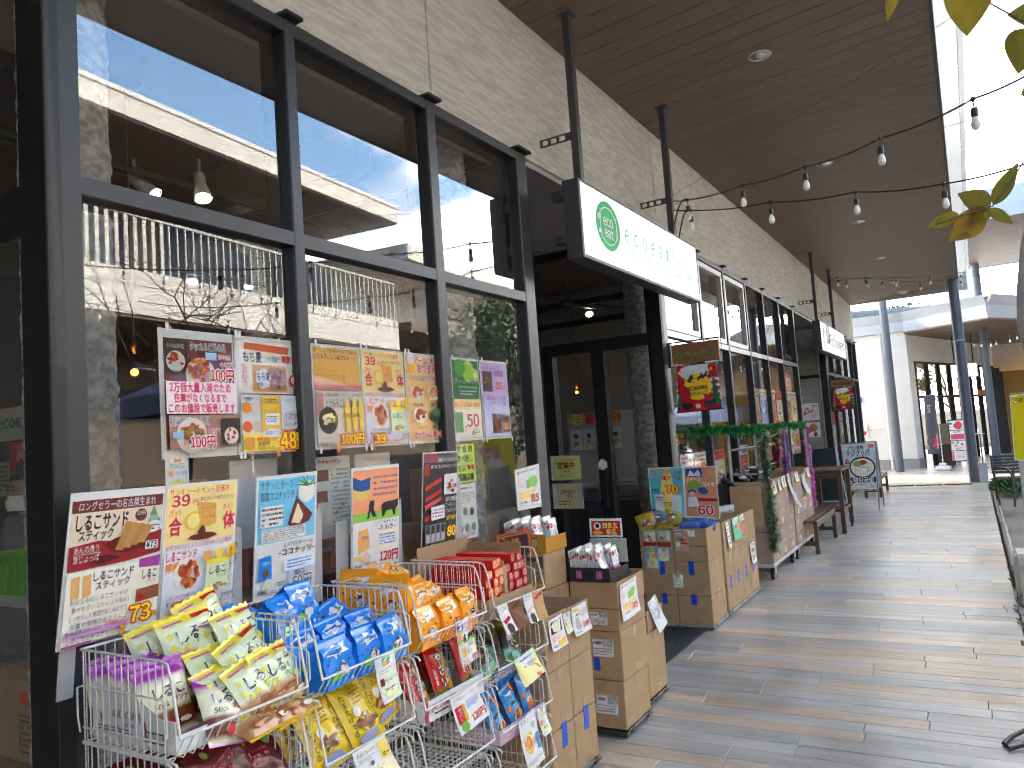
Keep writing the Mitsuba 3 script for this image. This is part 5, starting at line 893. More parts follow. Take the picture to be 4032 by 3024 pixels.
s = gsheet(1.86, 2.08, 1.30, 1.62, X=-2.30, base=(0.70, 0.71, 0.72)); sheet('white_board', s, 'blank white board behind the glass left of the coconut poster', 'board')
for y0, z0, h, t, lab in ((2.235, 1.28, 0.33, 0, 'white recipe leaflet with red berries in the window behind the bull poster'), (2.50, 1.25, 0.36, 1, 'white local news leaflet with green header behind the bull poster')):
    s = gsheet(y0, y0 + 0.235, z0, z0 + h, X=-2.29, base=(0.66, 0.65, 0.6)); R_ = np.random.default_rng(t)
    s.T('Love Kyotanabe' if t else 'Merry', .2, .08, .05, RED, w=.6).R(.15, .16, .45, .3, rgb(110, 50, 40)).R(.1, .42, .4, .56, rgb(130, 70, 50)); s.lines(.5, .15, .95, .9, 14, (0.25, .3, .25), t)
    for k in range(8): s.blob(R_.random() * .8 + .1, .6 + .35 * R_.random(), .03, RED if k % 2 else GRN, seed=k)
    sheet('window_leaflet', s, lab, 'leaflet')

# ------------------------------------------------------------------ posters standing on the baskets
SG = None
def stand(name, tl, tr, br, bl, label, fn, **k):
    s = Sheet(tl, tr, br, bl, thick=0.004, **k); fn(s); sheet(name, s, label, 'poster')
def shiruko(s):
    s.R(.02, .05, .98, .47, rgb(232, 214, 190)).R(.02, .055, .98, .135, rgb(116, 50, 48)).T('ロングセラーの名古屋生まれ', .08, .118, .055, WHITE, w=.82, bold=1).T('しるこサンド', .05, .245, .10, rgb(70, 36, 30), w=.56, bold=4).T('スティック', .1, .315, .065, rgb(70, 36, 30), w=.36, bold=3).E(.74, .19, .065, rgb(110, 56, 52)).T('1966', .69, .19, .03, WHITE, w=.1)
    s.poly([(.84, .2), (.88, .13), (.92, .2)], rgb(90, 150, 130)).poly([(.82, .25), (.89, .18), (.97, .25)], rgb(80, 140, 120)).R(.85, .2, .93, .26, rgb(150, 190, 170)).E(.89, .29, .1, WHITE, .05).lines(.81, .265, .97, .315, 2, INK, 3)
    s.poly([(.02, .35), (.3, .33), (.6, .36), (.98, .31), (.98, .47), (.6, .5), (.02, .51)], rgb(150, 40, 44)).blob(.38, .46, .16, rgb(90, 26, 26), seed=3, rv=.03).blob(.6, .38, .25, rgb(110, 30, 30), seed=9, rv=.07)
    for i in range(4): u = .48 + i * .075; s.poly([(u, .41 - .01 * i), (u + .1, .22 + .012 * i), (u + .17, .235 + .014 * i), (u + .08, .42 - .01 * i)], np.array(rgb(206, 150, 88)) * (0.8 + .12 * (i % 2)))
    s.T('あんの香り', .06, .395, .045, rgb(240, 220, 210), w=.26).T('甘じょっぱ', .06, .455, .045, rgb(240, 220, 210), w=.26).R(.06, .405, .33, .408, WHITE).R(.8, .38, .94, .44, WHITE).T('¥73', .81, .432, .055, INK, w=.12, bold=3)
    s.R(.02, .515, .98, .985, rgb(244, 240, 224)).T('しるこサンド', .26, .59, .055, rgb(60, 34, 70), w=.44, bold=2, out=WHITE).T('スティック', .3, .65, .05, rgb(60, 34, 70), w=.36, bold=2, out=WHITE)
    for u in (.06, .17): s.poly([(u, .55), (u + .08, .54), (u + .09, .68), (u + .01, .69)], rgb(230, 176, 110))
    s.poly([(.74, .5), (.97, .49), (.98, .8), (.72, .81)], rgb(240, 236, 214)).poly([(.74, .5), (.97, .49), (.97, .57), (.74, .56)], rgb(170, 70, 160)).T('しるこ', .77, .64, .06, INK, w=.18, bold=2).T('サンド', .84, .675, .03, PURP, w=.1).poly([(.73, .71), (.975, .70), (.98, .79), (.725, .8)], rgb(150, 84, 56)).E(.78, .77, .035, RED)
    for i, t in enumerate(('おなじみのしるこサンドが', '食べやすいスティック状に!', 'しっかりした食感が楽しめます◎', '作業や勉強のおともに♪')): s.T(t, .06 + .02 * (i % 2), .72 + .052 * i, .035, (0.12, .1, .16), w=.58, bold=0)
    s.R(.02, .895, .66, .94, rgb(206, 160, 206)).T('賞味期限2025.12.3', .04, .915, .03, INK, w=.34).T('参考価格194円', .42, .905, .03, RED, w=.22).T('しるこサンドスティック', .05, .965, .04, rgb(90, 60, 90), w=.52, bold=0).R(.02, .972, .3, .985, rgb(170, 60, 150))
    s.T('73', .66, .925, .125, YEL, w=.24, bold=4, out=rgb(205, 70, 40), outw=.07).T('円', .9, .92, .04, YEL, out=RED).T('税込', .57, .92, .08, YEL, vertical=True, w=.07, out=RED)
XT, XBT = -2.085, -2.115
stand('standing_poster', (XT, 1.173, 1.563), (XT, 1.453, 1.560), (XBT, 1.425, 1.158), (XBT, 1.137, 1.153), 'red and cream biscuit stick poster with yellow 73 yen price, leftmost on the baskets', shiruko)
stand('standing_poster', (XT, 1.456, 1.561), (XT, 1.720, 1.560), (XBT, 1.694, 1.162), (XBT, 1.427, 1.160), 'yellow lemon biscuit poster with 39 yen price standing beside the red biscuit poster', lemon_poster)
def coco(s):
    s.R(.03, .03, .97, .55, rgb(120, 200, 232)).T('サクッ!とろ〜り♡', .06, .11, .07, INK, w=.6, bold=1).T('南国ココナッツチョコ', .06, .20, .07, INK, w=.7, bold=1).blob(.82, .16, .15, rgb(240, 236, 226), seed=3, jag=.08)
    for a in range(7): s.poly([(.82, .12), (.82 + .22 * math.cos(a * .5 + 3.2), .1 + .11 * math.sin(a * .5 + 3.2)), (.84, .1)], rgb(60, 140, 80))
    s.poly([(.5, .42), (.64, .2), (.92, .36), (.86, .42), (.6, .46)], rgb(110, 56, 48)).poly([(.56, .41), (.66, .25), (.76, .36), (.7, .43)], rgb(240, 226, 196)); s.R(.06, .25, .42, .42, WHITE); s.lines(.08, .26, .42, .42, 4, INK, 5).R(.08, .44, .8, .54, WHITE).lines(.1, .445, .78, .535, 5, INK, 6)
    s.T('ロイヤルチャーム', .44, .605, .042, INK, w=.5, bold=1).T('-ココナッツ-', .36, .67, .055, INK, w=.6, bold=2).poly([(.06, .66), (.24, .65), (.26, .84), (.05, .85)], BLUE).T('Шарм', .1, .72, .035, WHITE, w=.12).E(.16, .79, .05, rgb(120, 80, 60)).blob(.2, .9, .1, rgb(226, 220, 205), seed=2).poly([(.44, .71), (.96, .70), (.97, .8), (.45, .81)], rgb(226, 240, 250)).lines(.5, .715, .92, .795, 3, BLU, 5)
    s.poly([(.52, .81), (.96, .80), (.97, .97), (.53, .975)], rgb(200, 204, 224)).T('税込', .62, .87, .06, (0.12, .12, .18), w=.2, bold=2).T('60円', .58, .955, .10, (0.16, .16, .22), w=.34, bold=3, out=WHITE).T('賞味期限', .03, .95, .03, INK, w=.15).T('2025.10.15', .24, .965, .03, INK, w=.22).lines(.34, .88, .46, .92, 2, INK, 5)
stand('standing_poster', (XT, 1.795, 1.559), (XT, 2.075, 1.561), (XBT, 2.062, 1.145), (XBT, 1.782, 1.145), 'sky blue coconut chocolate poster with grey 60 yen price behind the blue bags', coco)
def milk(s):
    s.R(.02, .03, .99, .5, rgb(244, 168, 122)).poly([(.02, .09), (.2, .13), (.38, .1), (.37, .22), (.2, .24), (.03, .21)], rgb(50, 90, 160)).poly([(.03, .21), (.2, .24), (.37, .22), (.36, .3), (.2, .33), (.03, .3)], rgb(226, 200, 110)); s.lines(.44, .09, .95, .32, 4, rgb(170, 110, 150), 3, fill=.45)
    s.R(.02, .45, .99, .535, rgb(150, 200, 90)).poly([(.36, .36), (.4, .34), (.46, .36), (.44, .42), (.5, .5), (.42, .5), (.38, .44), (.34, .51), (.3, .51), (.34, .43)], INK).E(.41, .345, .05, INK, .008).poly([(.6, .4), (.66, .37), (.9, .36), (.98, .35), (.97, .42), (.92, .44), (.9, .51), (.86, .51), (.84, .45), (.7, .46), (.66, .51), (.62, .51)], INK)
    s.R(.02, .535, .99, .985, WHITE).T('ロイヤルチャーム', .46, .58, .04, INK, w=.48, bold=1).T('-ミルク-', .52, .64, .05, INK, w=.38, bold=2).poly([(.12, .62), (.32, .6), (.36, .8), (.12, .84)], rgb(240, 180, 110)).T('Шарм', .19, .7, .035, BLU, w=.14).poly([(.5, .66), (.94, .64), (.95, .8), (.52, .82)], rgb(250, 232, 190)).R(.53, .675, .92, .8, WHITE).lines(.55, .68, .9, .795, 4, BLU, 2).T('120円', .55, .945, .10, RED, w=.42, bold=3).blob(.28, .89, .1, rgb(226, 200, 170), seed=5).R(.04, .86, .16, .9, rgb(240, 210, 90)).T('賞味期限', .04, .97, .03, INK, w=.16).T('2025.10.15', .26, .96, .03, INK, w=.22)
stand('standing_poster', (XT, 2.258, 1.558), (XT, 2.546, 1.560), (XBT, 2.546, 1.152), (XBT, 2.258, 1.158), 'orange poster with blue and yellow flag, bull silhouette and red 120 yen', milk)
def kcup(s):
    s.R(.01, .01, .99, .99, (0.055, .04, .042)).R(.01, .01, .99, .11, rgb(120, 110, 112))
    for u in (.08, .21, .34): s.E(u, .06, .065, RED).E(u, .06, .04, rgb(120, 110, 112))
    s.T('NESPRESSO', .42, .05, .035, INK, w=.4).T('互換コーヒーカプセル', .4, .105, .04, WHITE, w=.56, bold=1).poly([(.02, .12), (.16, .12), (.18, .24), (.02, .25)], rgb(176, 60, 50)).T('寒い日にあったかいコーヒーを', .2, .17, .04, WHITE, w=.76, bold=1)
    for v, c in ((.3, rgb(220, 60, 60)), (.42, rgb(200, 50, 60)), (.5, rgb(220, 80, 80)), (.62, rgb(200, 60, 60))): s.poly([(.04, v + .05), (.5, v - .03), (.52, v + .01), (.06, v + .1)], c)
    s.R(.58, .24, .97, .46, rgb(226, 226, 230)).food(.78, .37, .18, [rgb(220, 90, 40), rgb(60, 50, 50), rgb(200, 180, 170)], 16, 3, .08).T('味は2種類', .6, .53, .045, WHITE, w=.36).T('アーモンド、', .6, .59, .045, WHITE, w=.36).T('ブラックシュガー', .6, .65, .045, WHITE, w=.38).T('300円', .62, .735, .055, YEL, w=.34, bold=1).R(.62, .712, .86, .718, RED).T('↓', .72, .8, .05, YEL).T('80', .66, .90, .11, YEL, w=.26, bold=3, out=RED).T('円', .93, .89, .04, YEL)
    s.poly([(.18, .57), (.56, .56), (.58, .7), (.2, .71)], rgb(226, 224, 230)).lines(.22, .59, .54, .69, 3, rgb(150, 60, 130), 4).R(.03, .75, .6, .94, (0.25, .25, .25))
    for i in range(8): s.R(.05 + .14 * (i % 4), .76 + .09 * (i // 4), .15 + .14 * (i % 4), .84 + .09 * (i // 4), (0.05, .05, .05) if i < 4 else (0.5, .5, .5))
    s.T('賞味期限 2026.1.20〜2026.1.31', .04, .985, .035, WHITE, w=.92)
stand('standing_poster', (XT, 2.718, 1.596), (XT, 2.985, 1.593), (XBT, 2.962, 1.172), (XBT, 2.702, 1.172), 'dark coffee capsule poster with yellow 80 yen price standing behind the orange boxes', kcup)
XF[0] = FRONT
q = G(); q.box(-2.125, -2.119, 2.76, 2.93, 1.10, 1.2); solo('card_prop', q, 'm_card', 'brown card strip holding up the dark coffee poster', 'cardboard')
for y0, y1, z0, z1, lab in ((1.66, 1.76, 1.05, 1.40, 'blank grey plastic sheet between the yellow poster and the coconut poster'), (2.06, 2.13, 1.08, 1.42, 'blank grey plastic sheet at the right edge of the coconut poster'), (2.20, 2.27, 1.05, 1.36, 'blank grey plastic sheet at the left edge of the bull poster'), (2.53, 2.60, 1.08, 1.41, 'blank grey plastic sheet at the right edge of the bull poster'), (1.155, 1.20, 1.02, 1.17, 'clear plastic sleeve under the corner of the red biscuit poster'), (2.94, 3.05, 1.12, 1.46, 'pale grey plastic sheet right of the dark coffee poster')):
    s = Sheet((-2.128, y0, z1), (-2.128, y1, z1), (-2.135, y1 - .01, z0), (-2.135, y0 - .01, z0), base=(0.42, 0.42, 0.43)); sheet('plastic_sheet', s, lab, 'plastic sheet')
def mini85(s):
    s.lines(.08, .05, .95, .14, 1, (0.3, .3, .3), 1).E(.12, .1, .035, rgb(226, 80, 90)).blob(.7, .36, .24, rgb(150, 200, 100), seed=4, rv=.15).R(.42, .3, .56, .5, rgb(150, 190, 110)).R(.08, .24, .22, .46, rgb(240, 200, 205)).R(.06, .56, .55, .76, rgb(250, 236, 160)).lines(.08, .57, .54, .75, 4, ORG, 3).T('85', .56, .84, .2, rgb(226, 70, 60), w=.34, bold=4).R(.5, .56, .8, .6, YEL).lines(.08, .8, .5, .86, 1, INK, 4)
stand('price_sign', (-2.09, 3.500, 1.466), (-2.09, 3.768, 1.486), (-2.11, 3.80, 1.246), (-2.11, 3.54, 1.250), 'white noodle price sign with red 85 standing by the entrance, above the soup packs', mini85)
XF[0] = FLOOR
# ------------------------------------------------------------------ price cards hung on the baskets and boxes
def card(label, tl, tr, br, bl, fn, name='price_card', bend=0.006, **k):
    s = Sheet(tl, tr, br, bl, bend=bend, thick=0.0008, **k); fn(s); sheet(name, s, label, 'price card', 'price cards hung on the baskets and boxes')
def cat_card(word, n, c):
    def fn(s): s.R(.3, .03, .72, .14, rgb(90, 180, 110)).R(.32, .15, .7, .22, ORG).E(.5, .6, .46, rgb(232, 238, 214), .33).E(.5, .82, .34, rgb(222, 238, 130), .12).lines(.2, .27, .8, .4, 2, (0.4, .4, .4), 1).R(.08, .46, .26, .62, c).T(word, .3, .585, .10, INK, w=.62, bold=1).lines(.2, .7, .8, .76, 1, INK, 2).T(str(n), .48, .80, .1, RED, bold=2)
    return fn
card('white chocolate category card with a yellow green disc clipped to the blue bag basket', (-1.692, 1.885, 0.962), (-1.690, 1.985, 0.968), (-1.676, 1.99, 0.832), (-1.68, 1.90, 0.822), cat_card('チョコレート', 7, rgb(110, 50, 40)))
card('small bull picture price card with red 120 hung on the orange bag basket', (-1.692, 2.335, 0.975), (-1.692, 2.438, 0.98), (-1.678, 2.44, 0.825), (-1.682, 2.335, 0.815), milk)
def yas(s): s.T('天下無添 やさいふりかけ', .06, .16, .08, (0.3, .3, .35), w=.85).R(.06, .3, .34, .75, RED).R(.28, .3, .38, .75, rgb(220, 180, 70)).T('やさい', .12, .34, .36, WHITE, vertical=True, w=.14, bold=1).lines(.44, .28, .94, .5, 4, BLU, 3).T('120円', .46, .86, .2, RED, w=.5, bold=3).blob(.2, .85, .13, rgb(120, 170, 70), seed=3)
card('white seasoning price card with red 120 hung on the red bag basket', (-1.692, 2.27, 0.722), (-1.692, 2.44, 0.728), (-1.676, 2.49, 0.60), (-1.68, 2.30, 0.585), yas)
def misoc(s): s.T('まかないみそ汁', .06, .18, .1, (0.12, .1, .16), w=.66, bold=0).lines(.08, .24, .62, .34, 2, (0.3, .3, .4), 2).R(.7, .08, .98, .5, rgb(244, 220, 110)).food(.84, .4, .12, [rgb(150, 80, 50), rgb(60, 40, 40)], 8, 3, .08).R(.52, .52, .98, .95, rgb(250, 240, 190)).lines(.55, .55, .95, .9, 5, (0.4, .35, .3), 4).E(.4, .42, .05, (0.1, .1, .1)).E(.2, .75, .08, rgb(235, 160, 130))
card('white soup price card with a yellow corner hung on the yellow bag basket', (-1.692, 1.765, 0.722), (-1.692, 1.915, 0.728), (-1.674, 1.965, 0.595), (-1.678, 1.80, 0.585), misoc)
def kc(v):
    def fn(s): s.R(.4, 0, 1, 1, rgb(120, 74, 48) if v == 0 else rgb(196, 150, 100)).lines(.05, .06, .36, .24, 3, (0.4, .4, .4), v).blob(.7, .5, .17, rgb(226, 214, 200), seed=3 + v).blob(.68, .52, .1, (0.04, .03, .03), seed=5).poly([(.05, .55), (.3, .42), (.36, .52), (.1, .68)], RED if v == 0 else rgb(226, 200, 190)).blob(.2, .85, .14, (0.05, .04, .04), seed=7).poly([(.5, .2), (.92, .05), (.94, .14), (.54, .3)], rgb(80, 40, 30) if v == 0 else rgb(180, 40, 50)).blob(.75, .82, .1, (0.06, .04, .04), seed=9)
    return fn
card('coffee picture card with white left part, left of the two below the red boxes', (-1.69, 2.612, 0.972), (-1.69, 2.797, 0.965), (-1.674, 2.832, 0.858), (-1.676, 2.655, 0.852), kc(0))
card('coffee picture card with tan right part, right of the two on the red box basket', (-1.69, 2.82, 0.974), (-1.69, 2.992, 0.966), (-1.674, 2.995, 0.846), (-1.676, 2.84, 0.852), kc(1))
def gre(s): s.R(0, 0, 1, 1, rgb(246, 240, 170)).R(.08, .08, .92, .92, rgb(226, 240, 240)).lines(.2, .12, .85, .24, 1, BLU, 3).R(.2, .4, .4, .75, rgb(130, 200, 190)).blob(.3, .5, .1, rgb(130, 80, 60), seed=4).lines(.48, .34, .88, .56, 3, BLU, 5).blob(.78, .78, .2, rgb(240, 120, 110), seed=8, n=20, jag=.35).T('99', .66, .84, .16, rgb(220, 30, 80), w=.22, bold=3)
card('pale yellow and blue price card with pink burst on the green bag basket', (-1.692, 2.72, 0.735), (-1.692, 2.885, 0.745), (-1.672, 2.93, 0.635), (-1.676, 2.755, 0.615), gre)
def man(s): s.T('塩で楽しむフルーツ', .06, .12, .09, (0.15, .1, .2), w=.86, bold=1).blob(.4, .52, .34, rgb(244, 190, 90), seed=3).blob(.35, .5, .2, rgb(236, 150, 60), seed=5).T('値下げ', .36, .6, .1, RED, w=.44, bold=2, out=WHITE).R(.78, .45, .96, .75, rgb(60, 150, 210)).E(.75, .25, .1, (0.5, .5, .52)).T('ドライマンゴー', .06, .92, .1, (0.15, .08, .14), w=.8, bold=1)
card('tall dried mango price card with orange fruit picture on the blue fruit bag basket', (-1.692, 2.72, 0.49), (-1.692, 2.86, 0.50), (-1.672, 2.875, 0.295), (-1.676, 2.74, 0.285), man)
card('narrow dried fruit category card right of the mango card', (-1.691, 2.868, 0.492), (-1.691, 2.945, 0.492), (-1.674, 2.955, 0.38), (-1.677, 2.885, 0.375), cat_card('ドライフルーツ', 6, ORG))

# ------------------------------------------------------------------ cardboard boxes, dollies
def sealed(name, x0, x1, y0, y1, z0, z1, label, group=None, tape=True, m='m_card', marks=(), blue=()):
    k = thing(name, label, 'cardboard box', group); q = G(); grb(q, x0 + 0.001, x1 - 0.001, y0 + 0.001, y1 - 0.001, z0 + 0.0005, z1 - 0.0005, r=0.004); part(k, 'carton', q, m)
    if tape:
        ym = (y0 + y1) / 2 + 0.01; w = 0.025; xm = (x0 + x1) / 2 + 0.015
        for b in ((x1 - 0.001, x1 + 0.0006, ym - w, ym + w, z1 - 0.06, z1 - 0.003), (x1 - 0.001, x1 + 0.0006, ym - w, ym + w, z0 + 0.003, z0 + 0.055), (xm - w, xm + w, y0 - 0.0006, y0 + 0.001, z1 - 0.055, z1 - 0.003), (xm - w, xm + w, y0 - 0.0006, y0 + 0.001, z0 + 0.003, z0 + 0.06)): q = G(); q.box(*b); part(k, 'tape', q, 'm_tape')
    for (ya, yb, za, zb) in blue: q = G(); q.box(x1 - 0.001, x1 + 0.0012, ya, yb, za, zb, rgb(30, 80, 190)); part(k, 'blue_tape', q, 'm_paint')
    for fn in marks: s = fn(); part(k, 'shipping_label', s.g, 'm_print')
    return k
mat('m_tape', (0.37, 0.25, 0.14), 0.28, specular=0.6, clearcoat=0.4)
def ship(x0, x1, Y, z0, z1, word, sd):
    def fn(): s = ysheet(Y - 0.0012, x0, x1, z0, z1, back=False); s.R(.5, .08, .92, .42, INK); [s.R(.52 + .05 * k, .1, .545 + .05 * k, .4, WHITE) for k in range(8)]; s.T(word, .06, .3, .2, INK, w=.4, bold=2).lines(.06, .48, .9, .92, 3, (0.15, .15, .15), sd).frame(.02, (0.3, .3, .3)); return s
    return fn
# tall stack right of the baskets: two columns of boxes
for j, (y0, y1) in enumerate(((3.09, 3.318), (3.322, 3.560))):
    for i, (z0, z1) in enumerate(((0.03, 0.295), (0.30, 0.56))):
        sealed('cardboard_box', -2.06, -1.75, y0, y1, z0, z1, f'brown sealed cardboard box, {("bottom", "middle")[i]} of the {("left", "right")[j]} half of the stack beside the baskets', blue=[((y0 + .10, y0 + .15, z1 - .09, z1 + .02))] if (i == 0) else ())
    k = open_box('cardboard_box', -2.06, -1.75, y0, y1, 0.565, 0.81 - 0.003 * j, f'open brown cardboard box on the {("left", "right")[j]} half of the stack beside the baskets')
for i, (x, y, z, t, r) in enumerate([(-1.92, 3.40, 0.70, .5, .3), (-1.88, 3.45, 0.70, .9, .2), (-1.96, 3.48, 0.71, .8, -.2), (-1.86, 3.40, 0.69, 1.0, .5), (-1.9, 3.2, 0.66, 1.1, .1)]):
    s = pillow(frame((x, y, z), .2, t, r), .13, .17, .02, stripes([(0, WHITE), (.35, WHITE), (.36, (0.05, .05, .05)), (.7, (0.04, .04, .04)), (.71, WHITE), (1, WHITE)]), 300 + i); s.lines(.1, .1, .9, .3, 2, INK, i).T('黒胡麻', .3, .6, .14, WHITE, w=.5); bag('white_pouch', s, 'black and white pouch lying in the open box of the stack beside the baskets', 'black and white pouches')
def c80(s): s.R(.1, .1, .86, .5, rgb(80, 30, 36)).blob(.36, .38, .2, rgb(246, 226, 130), seed=4, rv=.08).R(.58, .17, .64, .4, rgb(220, 226, 170)).T('抹茶', .3, .18, .06, YEL, w=.4).lines(.1, .54, .7, .74, 4, rgb(226, 110, 120), 4).T('80円', .4, .9, .16, YEL, w=.5, bold=3, out=ORG).T('賞味期限', .08, .9, .05, INK, w=.26)
card('white price card with dark red picture and yellow 80 on the left open box', (-1.744, 3.122, 0.795), (-1.744, 3.262, 0.800), (-1.738, 3.285, 0.655), (-1.738, 3.125, 0.655), c80)
card('narrow category card between the two price cards on the stacked boxes', (-1.7455, 3.27, 0.795), (-1.7455, 3.351, 0.79), (-1.742, 3.354, 0.697), (-1.742, 3.285, 0.695), cat_card('スナック', 8, ORG))
def c150(s): s.R(.08, .08, .5, .2, YEL).T('1000円', .1, .18, .08, ORG, w=.36).lines(.4, .2, .95, .46, 5, (0.25, .25, .3), 4).poly([(.2, .4), (.32, .38), (.42, .72), (.38, .82), (.22, .82), (.14, .72)], rgb(190, 180, 170)).R(.2, .28, .36, .34, INK).T('150円', .5, .82, .18, RED, w=.46, bold=3).lines(.08, .88, .5, .93, 1, INK, 5).R(.5, .58, .66, .62, ORG)
card('white price card with bottle drawing and red 150 on the right open box', (-1.744, 3.353, 0.800), (-1.744, 3.522, 0.802), (-1.738, 3.553, 0.662), (-1.738, 3.36, 0.664), c150)
# stacks G (behind) and F (front, near the entrance)
sealed('cardboard_box', -2.28, -2.025, 3.60, 3.90, 0.03, 0.42, 'brown cardboard box at the bottom of the stack below the soup trays by the glass'); sealed('cardboard_box', -2.28, -2.025, 3.60, 3.90, 0.425, 0.815, 'brown cardboard box under the yellow banded cartons by the glass')
for j, (a, b) in enumerate(((-2.278, -2.16), (-2.155, -2.03))):
    k = thing('yellow_band_carton', f'brown carton with a yellow band, {("left", "right")[j]} of the pair by the glass', 'carton'); q = G(); grb(q, a, b, 3.64, 3.89, 0.818, 1.008, r=0.003); part(k, 'carton', q, 'm_card')
    s = ysheet(3.6385, a + .002, b - .002, .82, 1.006, base=None); s.R(0, .82, 1, 1, rgb(206, 150, 40)).R(.1, .08, .62, .2, (0.1, .07, .04)).lines(.1, .22, .6, .4, 4, (0.12, .08, .05), j).R(.68, .06, .95, .4, (0.14, .1, .06)).lines(.55, .5, .95, .58, 1, (0.12, .08, .05), 3).lines(.5, .7, .8, .77, 1, (0.12, .08, .05), 4); part(k, 'print', s.g, 'm_print')
def tray(x0, x1, y0, y1, z0, h, colr, label, win_c):
    k = thing('display_tray', label, 'display tray'); q = G(); n = 2; w = (x1 - x0) / n
    for i in range(n): a, b = x0 + i * w, x0 + (i + 1) * w - 0.002; q.box(a, b, y0, y0 + .002, z0, z0 + h, colr); q.box(a, a + .002, y0 + .002, y1, z0, z0 + h, colr); q.box(b - .002, b, y0 + .002, y1, z0, z0 + h * .8, colr)
    q.box(x0, x1, y0, y1, z0 - .002, z0, colr); q.box(x0, x1, y1, y1 + .002, z0, z0 + h * .5, colr); part(k, 'tray', q, 'm_print')
    for i in range(n):
        c = x0 + (i + .5) * w; s = ysheet(y0 - .0012, c - .022, c + .016, z0 + h * .18, z0 + h * .82, base=(0.1, .07, .04), back=False)
        for j in range(4): s.R(.05 + .25 * j, .08, .2 + .25 * j, .92, win_c)
        part(k, 'window_print', s.g, 'm_print')
    return k
tray(-2.285, -2.022, 3.66, 3.90, 1.012, .098, rgb(190, 135, 45), 'mustard yellow card tray full of white soup packs by the entrance', rgb(240, 200, 150))
def soup_pack(M, sd, pink):
    s = pillow(M, .115, .15, .016, stripes([(0, rgb(236, 226, 200)), (.06, WHITE), (.7, WHITE), (.74, rgb(190, 80, 170) if pink else rgb(230, 226, 214)), (1, rgb(190, 90, 170) if pink else rgb(190, 150, 90))]), sd, wr=.002); s.blob(.16, .25, .16, RED, seed=2, rv=.1).T('豚バラ' if pink else 'だしレタス', .42, .12, .5, INK, vertical=True, w=.2, bold=1).food(.62, .78, .34, [rgb(110, 150, 60), rgb(150, 110, 70), rgb(200, 190, 120)], 14, sd, .13, .4); return s
for n, (x0, x1, yb, z0, pink, label, grp) in enumerate(((-2.27, -2.06, 3.66, 1.02, False, 'white and red soup pack standing in the mustard yellow tray', 'soup packs in the yellow tray'), (-2.0, -1.80, 3.885, 0.835, True, 'white and purple soup pack standing in the black tray', 'soup packs in the black tray'))):
    for r in range(2):
        for i in range(14): x = x0 + (x1 - x0) * i / 13; bag('soup_pack', soup_pack(frame((x, yb + .06 + r * .125, z0 + (.006 * ((i * 5) % 4))), .1, .12 if not (r == 0 and i > 11) else .4), 320 + n * 40 + r * 14 + i, pink), label, grp)
tray(-2.005, -1.76, 3.875, 4.14, .823, .075, (0.03, .025, .025), 'black card tray full of white and purple soup packs on the entrance stack', rgb(200, 100, 190))
F0, F1, FX0, FX1 = 3.885, 4.265, -2.015, -1.73
k = open_box('cardboard_box', FX0, FX1, F0, F1, .68, .822, 'open cardboard box holding the black soup tray on top of the entrance stack')
q = G(); q.box(FX0 + .02, FX1, F1 + .001, F1 + .006, .70, .83); part(k, 'back_flap', q, 'm_card')
sealed('cardboard_box', FX0, FX1, F0, F1, .557, .677, 'shallow cardboard box with white barcode label in the entrance stack', marks=[ship(-1.905, -1.80, F0, .59, .66, 'HARIBO', 1)], tape=False)
sealed('cardboard_box', FX0, FX1, F0, F1 - .005, .297, .555, 'cardboard box with upside down brand label in the middle of the entrance stack', marks=[ship(-1.90, -1.775, F0, .42, .515, 'HARIBO', 2)])
sealed('cardboard_box', FX0, FX1, F0 - .008, F1 - .03, .045, .295, 'lowest cardboard box of the entrance stack, on a black dolly', marks=[ship(-1.90, -1.77, F0 - .008, .12, .22, '29876', 3)])
q = G(); q.box(-1.90, -1.865, F0 - .0015, F0 - .0005, .345, .415, rgb(30, 80, 190)); part('cardboard_box_007' if 0 else labels and [k_ for k_ in labels if 'upside down' in labels[k_].get('label', '')][0], 'blue_tape', q, 'm_paint')
card('large white noodle price sheet with faint red 85 taped to the entrance stack', (-1.724, 3.905, .803), (-1.724, 4.15, .812), (-1.716, 4.145, .622), (-1.718, 3.89, .612), mini85, name='price_sheet')
def dolly(x0, x1, y0, y1, label, c=(0.03, .03, .03), z=.035, group='dollies under the box stacks'):
    k = thing('dolly', label, 'dolly', group); q = G(); grb(q, x0, x1, y0, y1, z - .018, z + .004, c=c, r=.004)
    part(k, 'frame', q, 'm_paint'); q = G()
    for x in (x1 + .004,): q.tube([(x, y0 + .02, z + .012), (x, y1 - .02, z + .012)], .004, (0.2, .2, .2)); q.box(x1, x + .004, y0 + .06, y0 + .09, z - .01, z + .02, c); q.box(x1, x + .004, y1 - .09, y1 - .06, z - .01, z + .02, c)
    part(k, 'side_rail', q, 'm_paint')
    for x in (x0 + .04, x1 - .03):
        for y in (y0 + .04, y1 - .04): q = G(); q.add(*(lambda v, f: (v, f))(*_wheel(.024, .02, (x, y, .024))), c=(0.02, .02, .02)); q.box(x - .013, x + .013, y - .006, y + .014, .022, z - .015, (0.4, .4, .4)); part(k, 'caster', q, 'm_paint')
    return k
def _wheel(r, w, p, axis=0):
    m = trimesh.creation.cylinder(r, w, sections=18); R = trimesh.transformations.rotation_matrix(math.pi / 2, (0, 1, 0)); m.apply_transform(R); return np.array(m.vertices) + p, np.array(m.faces)
dolly(FX0, FX1 + .005, F0 - .02, F1 - .02, 'black dolly under the entrance box stack'); dolly(-2.07, -1.74, 3.08, 3.57, 'black dolly under the stack beside the baskets')
